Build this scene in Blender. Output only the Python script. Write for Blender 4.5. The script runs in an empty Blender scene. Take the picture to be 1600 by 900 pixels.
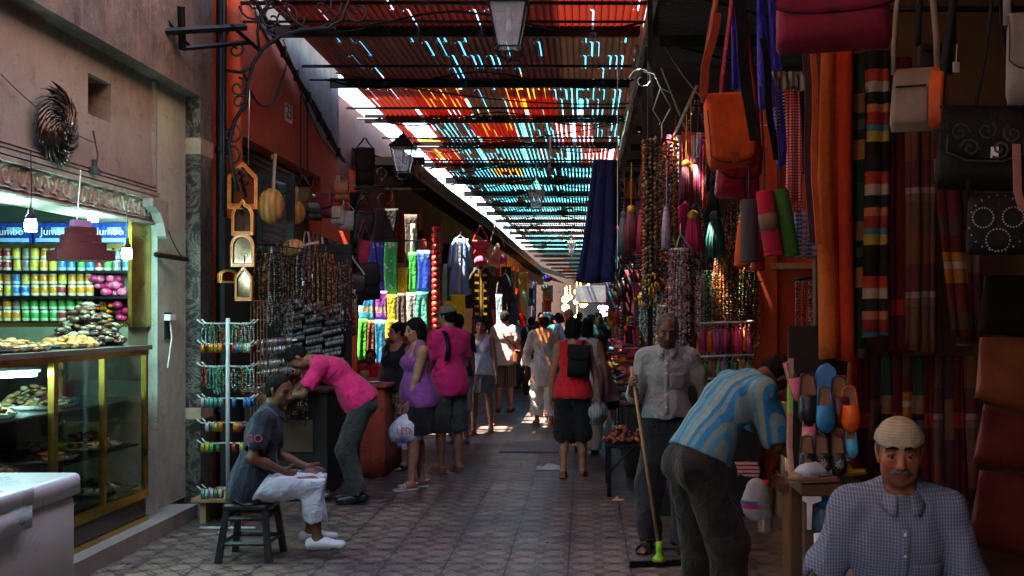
import bpy, math, random
import numpy as np
from mathutils import Vector, Matrix
random.seed(7); PEOPLE = True
R = math.radians
scn = bpy.context.scene
COL = scn.collection
# ------------------------------------------------------------------ camera, sky, sun, exposure
EYE = 1.7
cam_d = bpy.data.cameras.new('camera'); cam = bpy.data.objects.new('camera', cam_d); COL.objects.link(cam)
cam.location = (0, 0, EYE); cam.rotation_euler = (R(90), 0, 0)
cam_d.sensor_width = 36; cam_d.lens = 36; cam_d.shift_x = -0.07; cam_d.shift_y = 0.0275
cam_d.clip_start = 0.05; cam_d.clip_end = 600
scn.camera = cam
SUN_EL, SUN_AZ = 68, 260          # azimuth: compass direction the sun stands in (0 = +Y, 90 = +X)
w = bpy.data.worlds.new('World'); scn.world = w; w.use_nodes = True
nt = w.node_tree; nt.nodes.clear()
sky = nt.nodes.new('ShaderNodeTexSky'); sky.sky_type = 'NISHITA'; sky.sun_disc = False
sky.sun_elevation = R(SUN_EL); sky.sun_rotation = R(SUN_AZ); sky.air_density = 1.0; sky.dust_density = .2; sky.ozone_density = 1.5
bg = nt.nodes.new('ShaderNodeBackground'); bg.inputs[1].default_value = 0.15
wo = nt.nodes.new('ShaderNodeOutputWorld')
nt.links.new(sky.outputs[0], bg.inputs[0]); nt.links.new(bg.outputs[0], wo.inputs[0])
sd = bpy.data.lights.new('sun', 'SUN'); sd.energy = 5.0; sd.angle = R(.6); sd.color = (1, .93, .82)
so = bpy.data.objects.new('sun', sd); COL.objects.link(so)
_d = Vector((math.sin(R(SUN_AZ)) * math.cos(R(SUN_EL)), math.cos(R(SUN_AZ)) * math.cos(R(SUN_EL)), math.sin(R(SUN_EL))))
so.rotation_euler = (-_d).to_track_quat('-Z', 'Y').to_euler(); so.location = (0, 0, 30)
vs = scn.view_settings; vs.view_transform = 'Standard'; vs.look = 'None'; vs.gamma = 1; vs.exposure = 3.5
vs.use_white_balance = True; vs.white_balance_temperature = 7500; vs.white_balance_tint = 10
scn.render.film_transparent = False
cy = scn.cycles
cy.use_denoising = True; cy.max_bounces = 7; cy.diffuse_bounces = 4; cy.glossy_bounces = 3; cy.transmission_bounces = 6
cy.transparent_max_bounces = 8; cy.sample_clamp_indirect = 6; cy.caustics_reflective = False; cy.caustics_refractive = False

# ------------------------------------------------------------------ helpers
def P(px, py, Y): return Vector(((px - 912) / 1600 * Y, Y, EYE - (py - 494) / 1600 * Y))
def PX(px, Y): return (px - 912) / 1600 * Y
def PZ(py, Y): return EYE - (py - 494) / 1600 * Y
def GY(py, z=0): return (EYE - z) * 1600 / (py - 494)

class NT:
    def __init__(s, name):
        s.m = bpy.data.materials.new(name); s.m.use_nodes = True; s.t = s.m.node_tree; s.t.nodes.clear()
        s.out = s.n('OutputMaterial'); s.b = s.n('BsdfPrincipled'); s.l(s.b.outputs[0], s.out.inputs[0])
    def n(s, k, **kw):
        x = s.t.nodes.new('ShaderNode' + k)
        for a, v in kw.items(): setattr(x, a, v)
        return x
    def l(s, a, b): s.t.links.new(a, b)
    def set(s, i, v):
        if hasattr(v, 'is_output') or isinstance(v, bpy.types.NodeSocket): s.l(v, i)
        else: i.default_value = v
    def math(s, op, a, b=0.0, c=0.0):
        x = s.n('Math', operation=op); s.set(x.inputs[0], a); s.set(x.inputs[1], b)
        if op in ('MULTIPLY_ADD', 'SMOOTH_MIN', 'COMPARE'): s.set(x.inputs[2], c)
        return x.outputs[0]
    def mix(s, f, a, b, mode='MIX'):
        x = s.n('Mix', data_type='RGBA', blend_type=mode); s.set(x.inputs[0], f)
        for i, v in ((6, a), (7, b)): s.set(x.inputs[i], v if isinstance(v, bpy.types.NodeSocket) else (*v[:3], 1))
        return x.outputs[2]
    def co(s, k='Object'): return s.n('TexCoord').outputs[k]
    def noise(s, scale, detail=4, vec=None, rough=.6, dist=0):
        x = s.n('TexNoise'); x.inputs['Scale'].default_value = scale; x.inputs['Detail'].default_value = detail
        x.inputs['Roughness'].default_value = rough; x.inputs['Distortion'].default_value = dist
        s.l(vec if vec is not None else s.co(), x.inputs['Vector']); return x.outputs[0]
    def ramp(s, f, stops, interp='LINEAR'):
        x = s.n('ValToRGB'); cr = x.color_ramp; cr.interpolation = interp
        while len(cr.elements) < len(stops): cr.elements.new(.5)
        for e, (p, c) in zip(cr.elements, stops): e.position = p; e.color = (*c[:3], 1) if not isinstance(c, (int, float)) else (c, c, c, 1)
        s.set(x.inputs[0], f); return x.outputs[0]
    def bump(s, h, st=.3, dist=.01):
        x = s.n('Bump'); x.inputs['Strength'].default_value = st; x.inputs['Distance'].default_value = dist
        s.l(h, x.inputs['Height']); s.l(x.outputs[0], s.b.inputs['Normal']); return x
    def sep(s, vec):
        x = s.n('SeparateXYZ'); s.l(vec, x.inputs[0]); return x.outputs
    def fin(s, col, rough=.7, metal=0.0, **kw):
        s.set(s.b.inputs['Base Color'], col if isinstance(col, bpy.types.NodeSocket) else (*col[:3], 1))
        s.set(s.b.inputs['Roughness'], rough); s.b.inputs['Metallic'].default_value = metal
        for k, v in kw.items(): s.set(s.b.inputs[k], v)
        return s.m

_M = {}
def mat(name, c, rough=.7, metal=0.0, var=.22, scale=6, bump=.25, bd=.004, bscale=None, coat=0, spec=None):
    if name in _M: return _M[name]
    t = NT(name); nf = t.noise(scale)
    col = t.mix(t.ramp(nf, [(.3, 0), (.7, 1)]), [x * (1 - var) for x in c], [min(1, x * (1 + var)) for x in c])
    if bump: t.bump(t.noise(bscale or scale * 6, 3), bump, bd)
    rr = t.math('MULTIPLY_ADD', nf, .25, rough - .12)
    kw = {}
    if coat: kw['Coat Weight'] = coat
    if spec is not None: kw['Specular IOR Level'] = spec
    _M[name] = t.fin(col, rr, metal, **kw); return _M[name]
def emat(name, c, st):
    if name in _M: return _M[name]
    t = NT(name); _M[name] = t.fin((0, 0, 0), .5, 0, **{'Emission Color': (*c, 1), 'Emission Strength': st}); return _M[name]
def cloth(name, c, rough=.85, fold=.5):
    if name in _M: return _M[name]
    t = NT(name); co = t.co(); nf = t.noise(5, 4, co)
    col = t.mix(t.ramp(nf, [(.3, 0), (.7, 1)]), [x * .72 for x in c], [min(1, x * 1.12) for x in c])
    f = t.math('ADD', t.math('MULTIPLY', t.noise(9, 3, co, dist=1.2), 1.0), t.math('MULTIPLY', t.noise(260, 2, co), .06))
    t.bump(f, min(1, fold * 1.6), .035)
    _M[name] = t.fin(col, rough, 0, **{'Specular IOR Level': .25, 'Sheen Weight': .15}); return _M[name]
def stripes(name, stops, period, axis=2, coord='Object', rough=.85, attr=None, bump=.3):
    """woven stripes: stops [(pos, colour)] repeat every period metres along one axis"""
    if name in _M: return _M[name]
    t = NT(name)
    if attr:
        a = t.n('Attribute'); a.attribute_name = attr; v = a.outputs['Vector']
    else: v = t.co(coord)
    s = t.sep(v)[axis]
    wob = t.math('MULTIPLY', t.noise(4, 2, v), period * .04)
    f = t.math('FRACT', t.math('DIVIDE', t.math('ADD', s, wob), period))
    col = t.ramp(f, stops, 'CONSTANT')
    col = t.mix(t.noise(40, 3, v), col, t.mix(1, col, (.55, .55, .55), 'MULTIPLY'))
    t.bump(t.math('ADD', t.noise(9, 3, v, dist=1), t.math('MULTIPLY', t.noise(220, 2, v), .08)), bump, .02)
    _M[name] = t.fin(col, rough, 0, **{'Specular IOR Level': .2}); return _M[name]
def vcol(name='bead_glass', rough=.25, metal=0.0):
    if name in _M: return _M[name]
    t = NT(name); a = t.n('Attribute'); a.attribute_name = 'Col'
    c = t.mix(t.noise(60, 2), a.outputs['Color'], t.mix(1, a.outputs['Color'], (.6, .6, .6), 'MULTIPLY'))
    _M[name] = t.fin(c, rough, metal); return _M[name]

class MB:
    """mesh collector in world (or prototype) coordinates"""
    def __init__(s): s.v = []; s.f = []; s.c = []; s.mi = []; s.cur = (1, 1, 1); s.m = 0
    def add(s, vs, fs):
        n = len(s.v); s.v += [tuple(x) for x in vs]; s.f += [tuple(i + n for i in f) for f in fs]
        s.c += [s.cur] * len(vs); s.mi += [s.m] * len(fs)
    def box(s, c, d, rot=None, taper=1.0):
        h = [x / 2 for x in d]; vs = []
        for z in (-1, 1):
            k = taper if z > 0 else 1
            for x, y in ((-1, -1), (1, -1), (1, 1), (-1, 1)): vs.append(Vector((x * h[0] * k, y * h[1] * k, z * h[2])))
        if rot is not None:
            if isinstance(rot, (int, float)): rot = Matrix.Rotation(rot, 3, 'Z')
            vs = [rot @ v for v in vs]
        c = Vector(c); s.add([v + c for v in vs], [(3, 2, 1, 0), (4, 5, 6, 7), (0, 1, 5, 4), (1, 2, 6, 5), (2, 3, 7, 6), (3, 0, 4, 7)])
    def bb(s, x0, x1, y0, y1, z0, z1): s.box(((x0 + x1) / 2, (y0 + y1) / 2, (z0 + z1) / 2), (abs(x1 - x0), abs(y1 - y0), abs(z1 - z0)))
    def tube(s, pts, r, n=6, cap=True, flat=None):
        """round (or flat = (u,v half sizes)) tube through points; r number or list"""
        pts = [Vector(p) for p in pts]; rs = r if isinstance(r, (list, tuple)) else [r] * len(pts)
        vs = []; prev = None
        for i, p in enumerate(pts):
            t = (pts[min(i + 1, len(pts) - 1)] - pts[max(i - 1, 0)])
            t = t.normalized() if t.length > 1e-9 else Vector((0, 0, 1))
            if prev is None:
                u = t.cross(Vector((0, 0, 1)));
                if u.length < .05: u = t.cross(Vector((0, 1, 0)))
            else: u = prev - t * prev.dot(t)
            u.normalize(); prev = u; v = t.cross(u)
            for k in range(n):
                a = 2 * math.pi * k / n
                if flat: vs.append(p + u * math.cos(a) * flat[0] * rs[i] + v * math.sin(a) * flat[1] * rs[i])
                else: vs.append(p + (u * math.cos(a) + v * math.sin(a)) * rs[i])
        fs = []
        for i in range(len(pts) - 1):
            for k in range(n): fs.append((i * n + k, i * n + (k + 1) % n, (i + 1) * n + (k + 1) % n, (i + 1) * n + k))
        if cap: fs += [tuple(range(n))[::-1], tuple(range((len(pts) - 1) * n, len(pts) * n))]
        s.add(vs, fs)
    def lathe(s, c, prof, n=14, rot=None, sx=1, sy=1):
        """prof [(r,z)] about z through c"""
        c = Vector(c); vs = []
        for r, z in prof:
            for k in range(n):
                a = 2 * math.pi * k / n; q = Vector((r * math.cos(a) * sx, r * math.sin(a) * sy, z))
                if rot is not None: q = rot @ q
                vs.append(c + q)
        fs = []
        for i in range(len(prof) - 1):
            for k in range(n): fs.append((i * n + k, i * n + (k + 1) % n, (i + 1) * n + (k + 1) % n, (i + 1) * n + k))
        fs += [tuple(range(n))[::-1], tuple(range((len(prof) - 1) * n, len(prof) * n))]
        s.add(vs, fs)
    def ball(s, c, r, n=8, m=6, sc=(1, 1, 1), rot=None):
        c = Vector(c); vs = []
        for i in range(m + 1):
            t = math.pi * i / m; rr = math.sin(t) if 0 < i < m else .02
            for k in range(n):
                a = 2 * math.pi * k / n; q = Vector((rr * math.cos(a) * r * sc[0], rr * math.sin(a) * r * sc[1], -math.cos(t) * r * sc[2]))
                if rot is not None: q = rot @ q
                vs.append(c + q)
        fs = []
        for i in range(m):
            for k in range(n): fs.append((i * n + k, i * n + (k + 1) % n, (i + 1) * n + (k + 1) % n, (i + 1) * n + k))
        fs += [tuple(range(n))[::-1], tuple(range(m * n, (m + 1) * n))]
        s.add(vs, fs)
    def octa(s, c, r, rz=None):
        x, y, z = c; rz = rz or r
        s.add([(x + r, y, z), (x, y + r, z), (x - r, y, z), (x, y - r, z), (x, y, z + rz), (x, y, z - rz)],
              [(0, 1, 4), (1, 2, 4), (2, 3, 4), (3, 0, 4), (1, 0, 5), (2, 1, 5), (3, 2, 5), (0, 3, 5)])
    def prism(s, poly, o, ux, uy, depth):
        """extrude 2-D polygon (in frame o,ux,uy) by depth along ux x uy"""
        o, ux, uy = Vector(o), Vector(ux), Vector(uy); nn = ux.cross(uy).normalized() * depth; n = len(poly)
        a = [o + ux * x + uy * y for x, y in poly]
        s.add(a + [p + nn for p in a], [tuple(range(n))[::-1], tuple(range(n, 2 * n))] + [(i, (i + 1) % n, n + (i + 1) % n, n + i) for i in range(n)])
    def slab(s, fn, nu, nv, th=.006):
        """closed sheet: fn(u,v)->point, thickness th along local normal"""
        g = [[Vector(fn(i / nu, j / nv)) for j in range(nv + 1)] for i in range(nu + 1)]
        vs = []; off = []
        for i in range(nu + 1):
            for j in range(nv + 1):
                du = g[min(i + 1, nu)][j] - g[max(i - 1, 0)][j]; dv = g[i][min(j + 1, nv)] - g[i][max(j - 1, 0)]
                n = du.cross(dv); n = n.normalized() if n.length > 1e-9 else Vector((0, -1, 0))
                vs.append(g[i][j] + n * th / 2); off.append(g[i][j] - n * th / 2)
        N = len(vs); W = nv + 1; fs = []
        for i in range(nu):
            for j in range(nv):
                a, b, c, d = i * W + j, (i + 1) * W + j, (i + 1) * W + j + 1, i * W + j + 1
                fs.append((a, b, c, d)); fs.append((N + d, N + c, N + b, N + a))
        for i in range(nu):
            for j, fl in ((0, 0), (nv, 1)):
                a, b = i * W + j, (i + 1) * W + j; q = (a, N + a, N + b, b); fs.append(q[::-1] if fl else q)
        for j in range(nv):
            for i, fl in ((0, 1), (nu, 0)):
                a, b = i * W + j, i * W + j + 1; q = (a, N + a, N + b, b); fs.append(q[::-1] if fl else q)
        s.add(vs + off, fs)

def inv_of(root):
    while root.parent: root = root.parent
    return (Matrix.Translation(root.location) @ root.rotation_euler.to_matrix().to_4x4()).inverted()
def build(name, mb, mats, parent=None, smooth=False, org=None, label=None):
    me = bpy.data.meshes.new(name); vs = mb.v
    if parent is not None: I = inv_of(parent)
    elif org is not None: I = Matrix.Translation(-Vector(org))
    else: I = None
    if I is not None: vs = [tuple(I @ Vector(v)) for v in vs]
    me.from_pydata(vs, [], mb.f)
    for m in (mats if isinstance(mats, (list, tuple)) else [mats]): me.materials.append(m)
    if any(mb.mi): me.polygons.foreach_set('material_index', mb.mi)
    if any(c != (1, 1, 1) for c in mb.c):
        a = me.color_attributes.new('Col', 'FLOAT_COLOR', 'POINT')
        a.data.foreach_set('color', [x for c in mb.c for x in (*c, 1)])
    if smooth: me.polygons.foreach_set('use_smooth', [True] * len(mb.f))
    me.update()
    o = bpy.data.objects.new(name, me); COL.objects.link(o)
    if parent is not None: o.parent = parent
    elif org is not None: o.location = org
    if label: o['label'] = label
    return o
def tag(o, label, cat, group=None, kind=None):
    if label: o['label'] = label
    if cat: o['category'] = cat
    if group: o['group'] = group
    if kind: o['kind'] = kind
    return o
def thing(name, label, cat, loc, rz=0, group=None):
    o = bpy.data.objects.new(name, None); COL.objects.link(o); o.empty_display_size = .1
    o.location = loc; o.rotation_euler = (0, 0, rz); return tag(o, label, cat, group)
def single(name, label, cat, mb, mats, org, group=None, smooth=False):
    return tag(build(name, mb, mats, None, smooth, org), label, cat, group)
def struct(name, mb, mats, smooth=False): 
    o = build(name, mb, mats, None, smooth); o['kind'] = 'structure'; return o
def copy_tree(o, parent=None):
    c = o.copy(); COL.objects.link(c)
    if parent is not None: c.parent = parent
    for ch in list(o.children): copy_tree(ch, c)
    return c
def dup(o, loc, rz=None, label=None, group=None, sc=None):
    c = copy_tree(o); c.location = loc
    if rz is not None: c.rotation_euler = (0, 0, rz)
    if sc: c.scale = (sc,) * 3 if isinstance(sc, (int, float)) else sc
    if label: c['label'] = label
    if group: c['group'] = group
    return c
def text_mb(s, size, ext=.002):
    """letters as real mesh, returned as (verts, faces) in xy plane centred on 0"""
    cu = bpy.data.curves.new('lettering', 'FONT'); cu.body = s; cu.size = size; cu.extrude = ext; cu.align_x = 'CENTER'; cu.align_y = 'CENTER'; cu.resolution_u = 3
    o = bpy.data.objects.new('lettering', cu); COL.objects.link(o)
    dg = bpy.context.evaluated_depsgraph_get(); me = bpy.data.meshes.new_from_object(o.evaluated_get(dg))
    vs = [v.co.copy() for v in me.vertices]; fs = [tuple(p.vertices) for p in me.polygons]
    bpy.data.objects.remove(o); bpy.data.curves.remove(cu); bpy.data.meshes.remove(me); return vs, fs
def put_text(mb, s, size, o, ux, uy, ext=.002):
    vs, fs = text_mb(s, size, ext); o, ux, uy = Vector(o), Vector(ux).normalized(), Vector(uy).normalized(); n = ux.cross(uy)
    mb.add([o + ux * v.x + uy * v.y + n * v.z for v in vs], fs)

# ------------------------------------------------------------------ common materials
M_iron = mat('black_iron', (.012, .012, .014), .45, .6, scale=20)
M_brass = mat('brass', (.55, .33, .07), .3, 1)
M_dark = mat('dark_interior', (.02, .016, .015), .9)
M_wood = mat('dark_wood', (.10, .05, .025), .6, scale=3)
M_lwood = mat('pale_wood', (.38, .22, .10), .55, scale=3)
M_steel = mat('dull_steel', (.5, .5, .5), .35, 1)
M_white = mat('white_paint', (.72, .74, .74), .4)
M_card = mat('cardboard', (.30, .19, .11), .85)
M_rope = mat('cord', (.03, .028, .025), .8)
def glass(name='glass', c=(.85, .95, .92)):
    if name in _M: return _M[name]
    t = NT(name); g = t.n('BsdfGlossy'); g.inputs['Roughness'].default_value = .03; tr = t.n('BsdfTransparent'); tr.inputs[0].default_value = (*c, 1)
    fr = t.n('LayerWeight'); fr.inputs[0].default_value = .5; mx = t.n('MixShader')
    f = t.math('MULTIPLY_ADD', t.math('POWER', fr.outputs['Facing'], 5.0), .6, .05)
    t.l(f, mx.inputs[0]); t.l(tr.outputs[0], mx.inputs[1]); t.l(g.outputs[0], mx.inputs[2]); t.l(mx.outputs[0], t.out.inputs[0])
    _M[name] = t.m; return t.m
M_glass = glass()
def plaster(name, c, c2, cs=(.12, .10, .09), sc=1.2, dirt=.5):
    t = NT(name); co = t.co(); n1 = t.noise(sc, 6, co, .7); n2 = t.noise(sc * 4, 5, co, .7, 1.5)
    col = t.mix(t.ramp(n1, [(.35, 0), (.65, 1)]), c, c2)
    col = t.mix(t.math('MULTIPLY', t.ramp(n2, [(.56, 0), (.7, 1)]), dirt), col, cs)
    mp = t.n('Mapping'); t.l(co, mp.inputs[0]); mp.inputs['Scale'].default_value = (5, 5, .5)
    col = t.mix(t.math('MULTIPLY', t.ramp(t.noise(1.5, 5, mp.outputs[0], .7), [(.55, 0), (.75, 1)]), dirt * .8), col, cs)
    vo = t.n('TexVoronoi', feature='DISTANCE_TO_EDGE'); vo.inputs['Scale'].default_value = 1.1
    vm = t.n('VectorMath', operation='ADD'); nn = t.n('TexNoise'); nn.inputs['Scale'].default_value = 3; t.l(co, nn.inputs[0]); t.l(co, vm.inputs[0]); t.l(nn.outputs[1], vm.inputs[1]); t.l(vm.outputs[0], vo.inputs['Vector'])
    ck = t.ramp(vo.outputs[0], [(0, 1), (.006, 0)])
    col = t.mix(t.math('MULTIPLY', ck, .5), col, [x * .3 for x in c])
    t.bump(t.math('ADD', n2, t.math('MULTIPLY', t.noise(60, 3, co), .3)), .35, .01)
    return t.fin(col, .85)
M_orange = plaster('orange_plaster', (.78, .12, .035), (.64, .08, .028), (.10, .06, .05), 1.0, .35)
M_beige = plaster('beige_plaster', (.33, .29, .265), (.22, .185, .17), (.12, .075, .055), 1.3, .65)
M_grime = plaster('grey_grimy_plaster', (.16, .12, .10), (.05, .038, .033), (.30, .15, .09), 3.2, .9)
M_white_pl = plaster('pale_green_plaster', (.40, .44, .38), (.30, .32, .28), (.12, .10, .08), 2, .5)
M_brownpl = plaster('brown_plaster', (.30, .11, .05), (.16, .06, .03), (.05, .03, .02), 1.2, .6)
def marble(name):
    t = NT(name); co = t.co(); n = t.noise(3, 8, co, .75, 2.5)
    v = t.ramp(n, [(.46, 0), (.5, 1), (.54, 0)])
    col = t.mix(t.math('MULTIPLY', v, .55), (.022, .022, .021), (.30, .28, .24))
    t.bump(n, .1, .004); return t.fin(col, .3)
M_marble = marble('dark_veined_marble')

# ------------------------------------------------------------------ ground
def tiles():
    t = NT('relief_paving'); co = t.co(); s = t.sep(co)
    def f(a, p, o=0): return t.math('ABSOLUTE', t.math('SUBTRACT', t.math('FRACT', t.math('ADD', t.math('DIVIDE', a, p), o)), .5))
    u, v = f(s[0], .21), f(s[1], .21)
    d = t.math('ADD', u, v); mxx = t.math('MAXIMUM', u, v); dd = t.math('SUBTRACT', t.math('MINIMUM', u, v), 0)
    def line(a, at, wd): return t.math('LESS_THAN', t.math('ABSOLUTE', t.math('SUBTRACT', a, at)), wd)
    g = t.math('MAXIMUM', line(d, .5, .04), line(d, .28, .036))
    g = t.math('MAXIMUM', g, t.math('MULTIPLY', line(dd, .12, .02), t.math('GREATER_THAN', d, .5)))
    g = t.math('MAXIMUM', g, t.math('MULTIPLY', line(mxx, .36, .018), t.math('LESS_THAN', d, .5)))
    joint = t.math('GREATER_THAN', t.math('MAXIMUM', f(s[0], .42, .25), f(s[1], .42, .25)), .484)
    g = t.math('MAXIMUM', g, joint)
    fl = t.n('VectorMath', operation='SNAP'); t.l(co, fl.inputs[0]); fl.inputs[1].default_value = (.42, .42, 10)
    wn = t.n('TexWhiteNoise'); t.l(fl.outputs[0], wn.inputs[0])
    base = t.mix(wn.outputs[0], (.33, .205, .16), (.19, .125, .105))
    base = t.mix(t.ramp(t.noise(.8, 6, co, .7), [(.35, 0), (.7, 1)]), base, (.085, .07, .075))
    base = t.mix(t.math('MULTIPLY', t.ramp(t.noise(4, 7, co, .8), [(.5, 0), (.68, 1)]), .75), base, (.045, .038, .036)); base = t.mix(t.math('MULTIPLY', t.ramp(t.noise(1.7, 6, co, .8, 1), [(.58, 0), (.66, 1)]), .5), base, (.36, .30, .26))
    col = t.mix(t.math('MULTIPLY', g, .9), base, (.018, .015, .015))
    h = t.math('SUBTRACT', t.math('MULTIPLY', t.noise(30, 4, co), .5), t.math('MULTIPLY', g, 1.0))
    t.bump(h, .8, .010)
    return t.fin(col, t.math('MULTIPLY_ADD', t.noise(2.5, 5, co), .45, .14))
mb = MB(); mb.add([(-60, -40, 0), (60, -40, 0), (60, 160, 0), (-60, 160, 0)], [(0, 1, 2, 3)])
struct('ground', mb, tiles())
mb = MB(); mb.bb(-6.2, -3.25, -3, 8.62, .001, .12)
struct('pavement_step', mb, mat('worn_step_stone', (.22, .19, .17), .6, scale=3))

# ------------------------------------------------------------------ slatted street roof
ROOF_Z = 4.8
def roof_left(Y): return np.interp(Y, [0, 12.2, 12.8, 20, 27, 50, 60, 80], [-3.1, -3.12, -3.1, -3.03, -2.66, -2.2, -1.4, .5])
def roof_right(Y): return np.interp(Y, [0, 10, 40, 60, 80], [.58, .60, .66, 1.6, 3.4])
def slat_mat():
    t = NT('red_corrugated_sheet'); co = t.co()
    mp = t.n('Mapping'); t.l(co, mp.inputs[0]); mp.inputs['Scale'].default_value = (14, .7, 1)
    n = t.noise(1.0, 4, mp.outputs[0]); col = t.mix(t.ramp(n, [(.35, 0), (.65, 1)]), (.46, .03, .022), (.22, .022, .018))
    t.bump(t.noise(20, 3, co), .3, .004); t.fin(col, .55)
    tr = t.n('BsdfTranslucent'); tr.inputs[0].default_value = (.75, .07, .04, 1); mx = t.n('MixShader'); mx.inputs[0].default_value = .03
    t.l(t.b.outputs[0], mx.inputs[1]); t.l(tr.outputs[0], mx.inputs[2]); t.l(mx.outputs[0], t.out.inputs[0]); return t.m
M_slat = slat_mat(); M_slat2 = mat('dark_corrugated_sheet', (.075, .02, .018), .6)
def tintp(name, c):
    t = NT(name); x = t.n('BsdfTransparent'); t.l(t.mix(t.ramp(t.noise(2.5, 3), [(.35, 0), (.65, 1)]), c, [q ** .6 for q in c]), x.inputs[0]); t.l(x.outputs[0], t.out.inputs[0]); return t.m
M_cyan = tintp('aqua_roof_plastic', (.20, .74, .80)); M_amber = tintp('amber_roof_plastic', (.85, .36, .06))
roof = thing('slatted_roof', 'long red corrugated street roof pierced by rows of bright slits', 'roof', (-1.2, 10, 0))
BAY = 2.45; y0 = 8.6; rnd = random.Random(3); bays = []
b = 0; y = y0
while y < 66:
    y1 = y + BAY; ym = y + BAY / 2; zz = ROOF_Z - max(0, ym - 48) * .035
    xl, xr = float(roof_left(ym)), float(roof_right(ym)); mb = MB(); x = xl; pitch = .075; k = 0
    dens = float(np.interp(ym, [9, 12, 14, 17, 20, 30, 60], [.05, .15, .35, .62, .85, .95, 1]))
    while x < xr:
        if 14 < ym < 19 and -2.95 < x < (-2.55 if b % 2 else -2.95): x += pitch; k += 1; continue
        cl = .5 + .5 * math.sin(k * .37 + b * 1.3) * math.cos(k * .11 - b * .7)
        side = np.interp(x, [xl, xl + .5, xr], [.5, 1.0, 1.25])
        n_seg = 4
        for sgi in range(n_seg):
            ya, yb = y + BAY * sgi / n_seg, y + BAY * (sgi + 1) / n_seg
            p = dens * side * (.35 + 1.1 * cl)
            gap = rnd.uniform(.007, .020) * (1.8 if 35 < ym < 58 else 1) if rnd.random() < p else 0
            if gap and 12.5 < ym < 22 and (k * 7 + b * 3) % 11 == 0: gap = .058
            wd = pitch - gap; hgt = .028; pr = []
            for i in range(5):
                a = math.pi * i / 4; pr.append((x + wd / 2 - math.cos(a) * (wd / 2 + (.004 if gap == 0 else 0)), zz + math.sin(a) * hgt))
            vs = [(px_, ya, pz_) for px_, pz_ in pr] + [(px_, yb, pz_) for px_, pz_ in pr]
            mb.add(vs, [(i, i + 1, 6 + i, 5 + i) for i in range(4)])
        x += pitch; k += 1
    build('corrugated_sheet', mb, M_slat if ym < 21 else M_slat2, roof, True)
    x = xl + .05 if not 14 < ym < 19 else -2.5
    while x < xr - .1 and ym > 11 and not 33 < ym < 41:  # added tint sheets above the slats, colouring the sky seen through slits
        w_ = min(rnd.uniform(.5, .95), xr - x); q_ = rnd.random(); pm = MB(); pm.bb(x, x + w_ - .01, y + .02, y1 - .02, zz + .10, zz + .103)
        if q_ < .82: build('plastic_panel', pm, M_cyan if q_ < .70 else M_amber, roof)
        x += w_
    pm = MB(); pm.bb(xl - .35, xr + .05, y - .03, y + .03, zz - .09, zz + .034)
    build('purlin', pm, M_iron, roof)
    if ym < 40:
        tm = MB(); zc = zz - .12; yy = y + 1.1
        tm.bb(xl - .3, xr, yy - .015, yy + .015, zc - .03, zc)
        pts = [(xl + (xr - xl) * i / 12, yy + .25, zc - .12 - .10 * math.sin(math.pi * i / 12 * 3)) for i in range(13)]
        tm.tube(pts, .012, 5); tm.tube([(xl - .2, yy + .25, zc - .12), (xr, yy + .25, zc - .12)], .014, 5)
        build('truss', tm, M_iron, roof)
    y = y1; b += 1
# a couple of patched, sunlit-through loose boards
mb = MB(); mb.bb(.27, .285, 20, 20.02, 4.0, 4.75); mb.tube([(.0, 19, 4.75), (.0, 19, 3.4)], .01, 5)
# right gutter beam
def ribbon(xf, ya, yb, z0, z1, th, n=24):
    m = MB()
    def fn(u, v):
        yy = ya + (yb - ya) * u; return (xf(yy), yy, z0 + (z1 - z0) * v)
    m.slab(fn, n, 2, th); return m
gt = thing('gutter_beam', 'pale peeling gutter beam with frayed foam along the red roof', 'beam', (.66, 12, 0))
build('channel', ribbon(lambda q: roof_right(q) + .03, 5, 66, 4.48, 4.88, .05), mat('pale_peeling_paint', (.42, .36, .33), .7, scale=9, var=.5), gt)
mb = MB(); rr = random.Random(5)
for i in range(26):
    yy = 11 + i * .16 + rr.uniform(0, .05); mb.ball((float(roof_right(yy)) - .01 + rr.uniform(-.02, .03), yy, 4.6 + rr.uniform(-.05, .1)), rr.uniform(.015, .04), 5, 3, (.7, 2.4, rr.uniform(.8, 2.2)))
build('foam_seal', mb, mat('foam', (.5, .30, .2), .95), gt, True)

# left awning behind shop row: corrugated dark canopy + fascia
def fas(Y): return np.interp(Y, [15, 17, 20, 26, 51, 60, 80], [-2.66, -2.66, -2.62, -2.42, -2.1, -1.1, .9])
def wallL(Y): return np.interp(Y, [14, 26, 51, 60, 80], [-3.45, -3.3, -2.9, -2.2, -.2])
aw = thing('shop_canopy', 'dark corrugated canopy over the cloth shops with pierced metal fascia', 'canopy', (-2.9, 16, 0))
mb = MB(); ya = 15.6
while ya < 60:
    yb = ya + .16; z0 = 4.0 - max(0, ya - 48) * .03
    xa, xb = float(wallL(ya)), float(fas(ya))
    vs = [(xa - .2, ya, z0 + .30), (xb, ya, z0), (xa - .2, ya + .08, z0 + .26), (xb, ya + .08, z0 - .04), (xa - .2, yb, z0 + .30), (xb, yb, z0)]
    mb.add(vs, [(0, 1, 3, 2), (2, 3, 5, 4)]); ya = yb
build('corrugated_sheet', mb, mat('dark_sheet_metal', (.02, .017, .017), .8, spec=.2), aw, True)
build('fascia', ribbon(fas, 15.6, 60, 3.92, 4.16, .04, 60), mat('fascia_paint', (.07, .055, .05), .6, scale=10, var=.5), aw)
mb = MB(); yy = 15.8
while yy < 45:
    x = float(fas(yy)) + .03; mb.box((x, yy, 4.04), (.015, .02, .2)); mb.tube([(x, yy, 3.96), (x + .01, yy + .09, 4.1), (x, yy + .18, 3.96)], .006, 4); yy += .19
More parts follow.
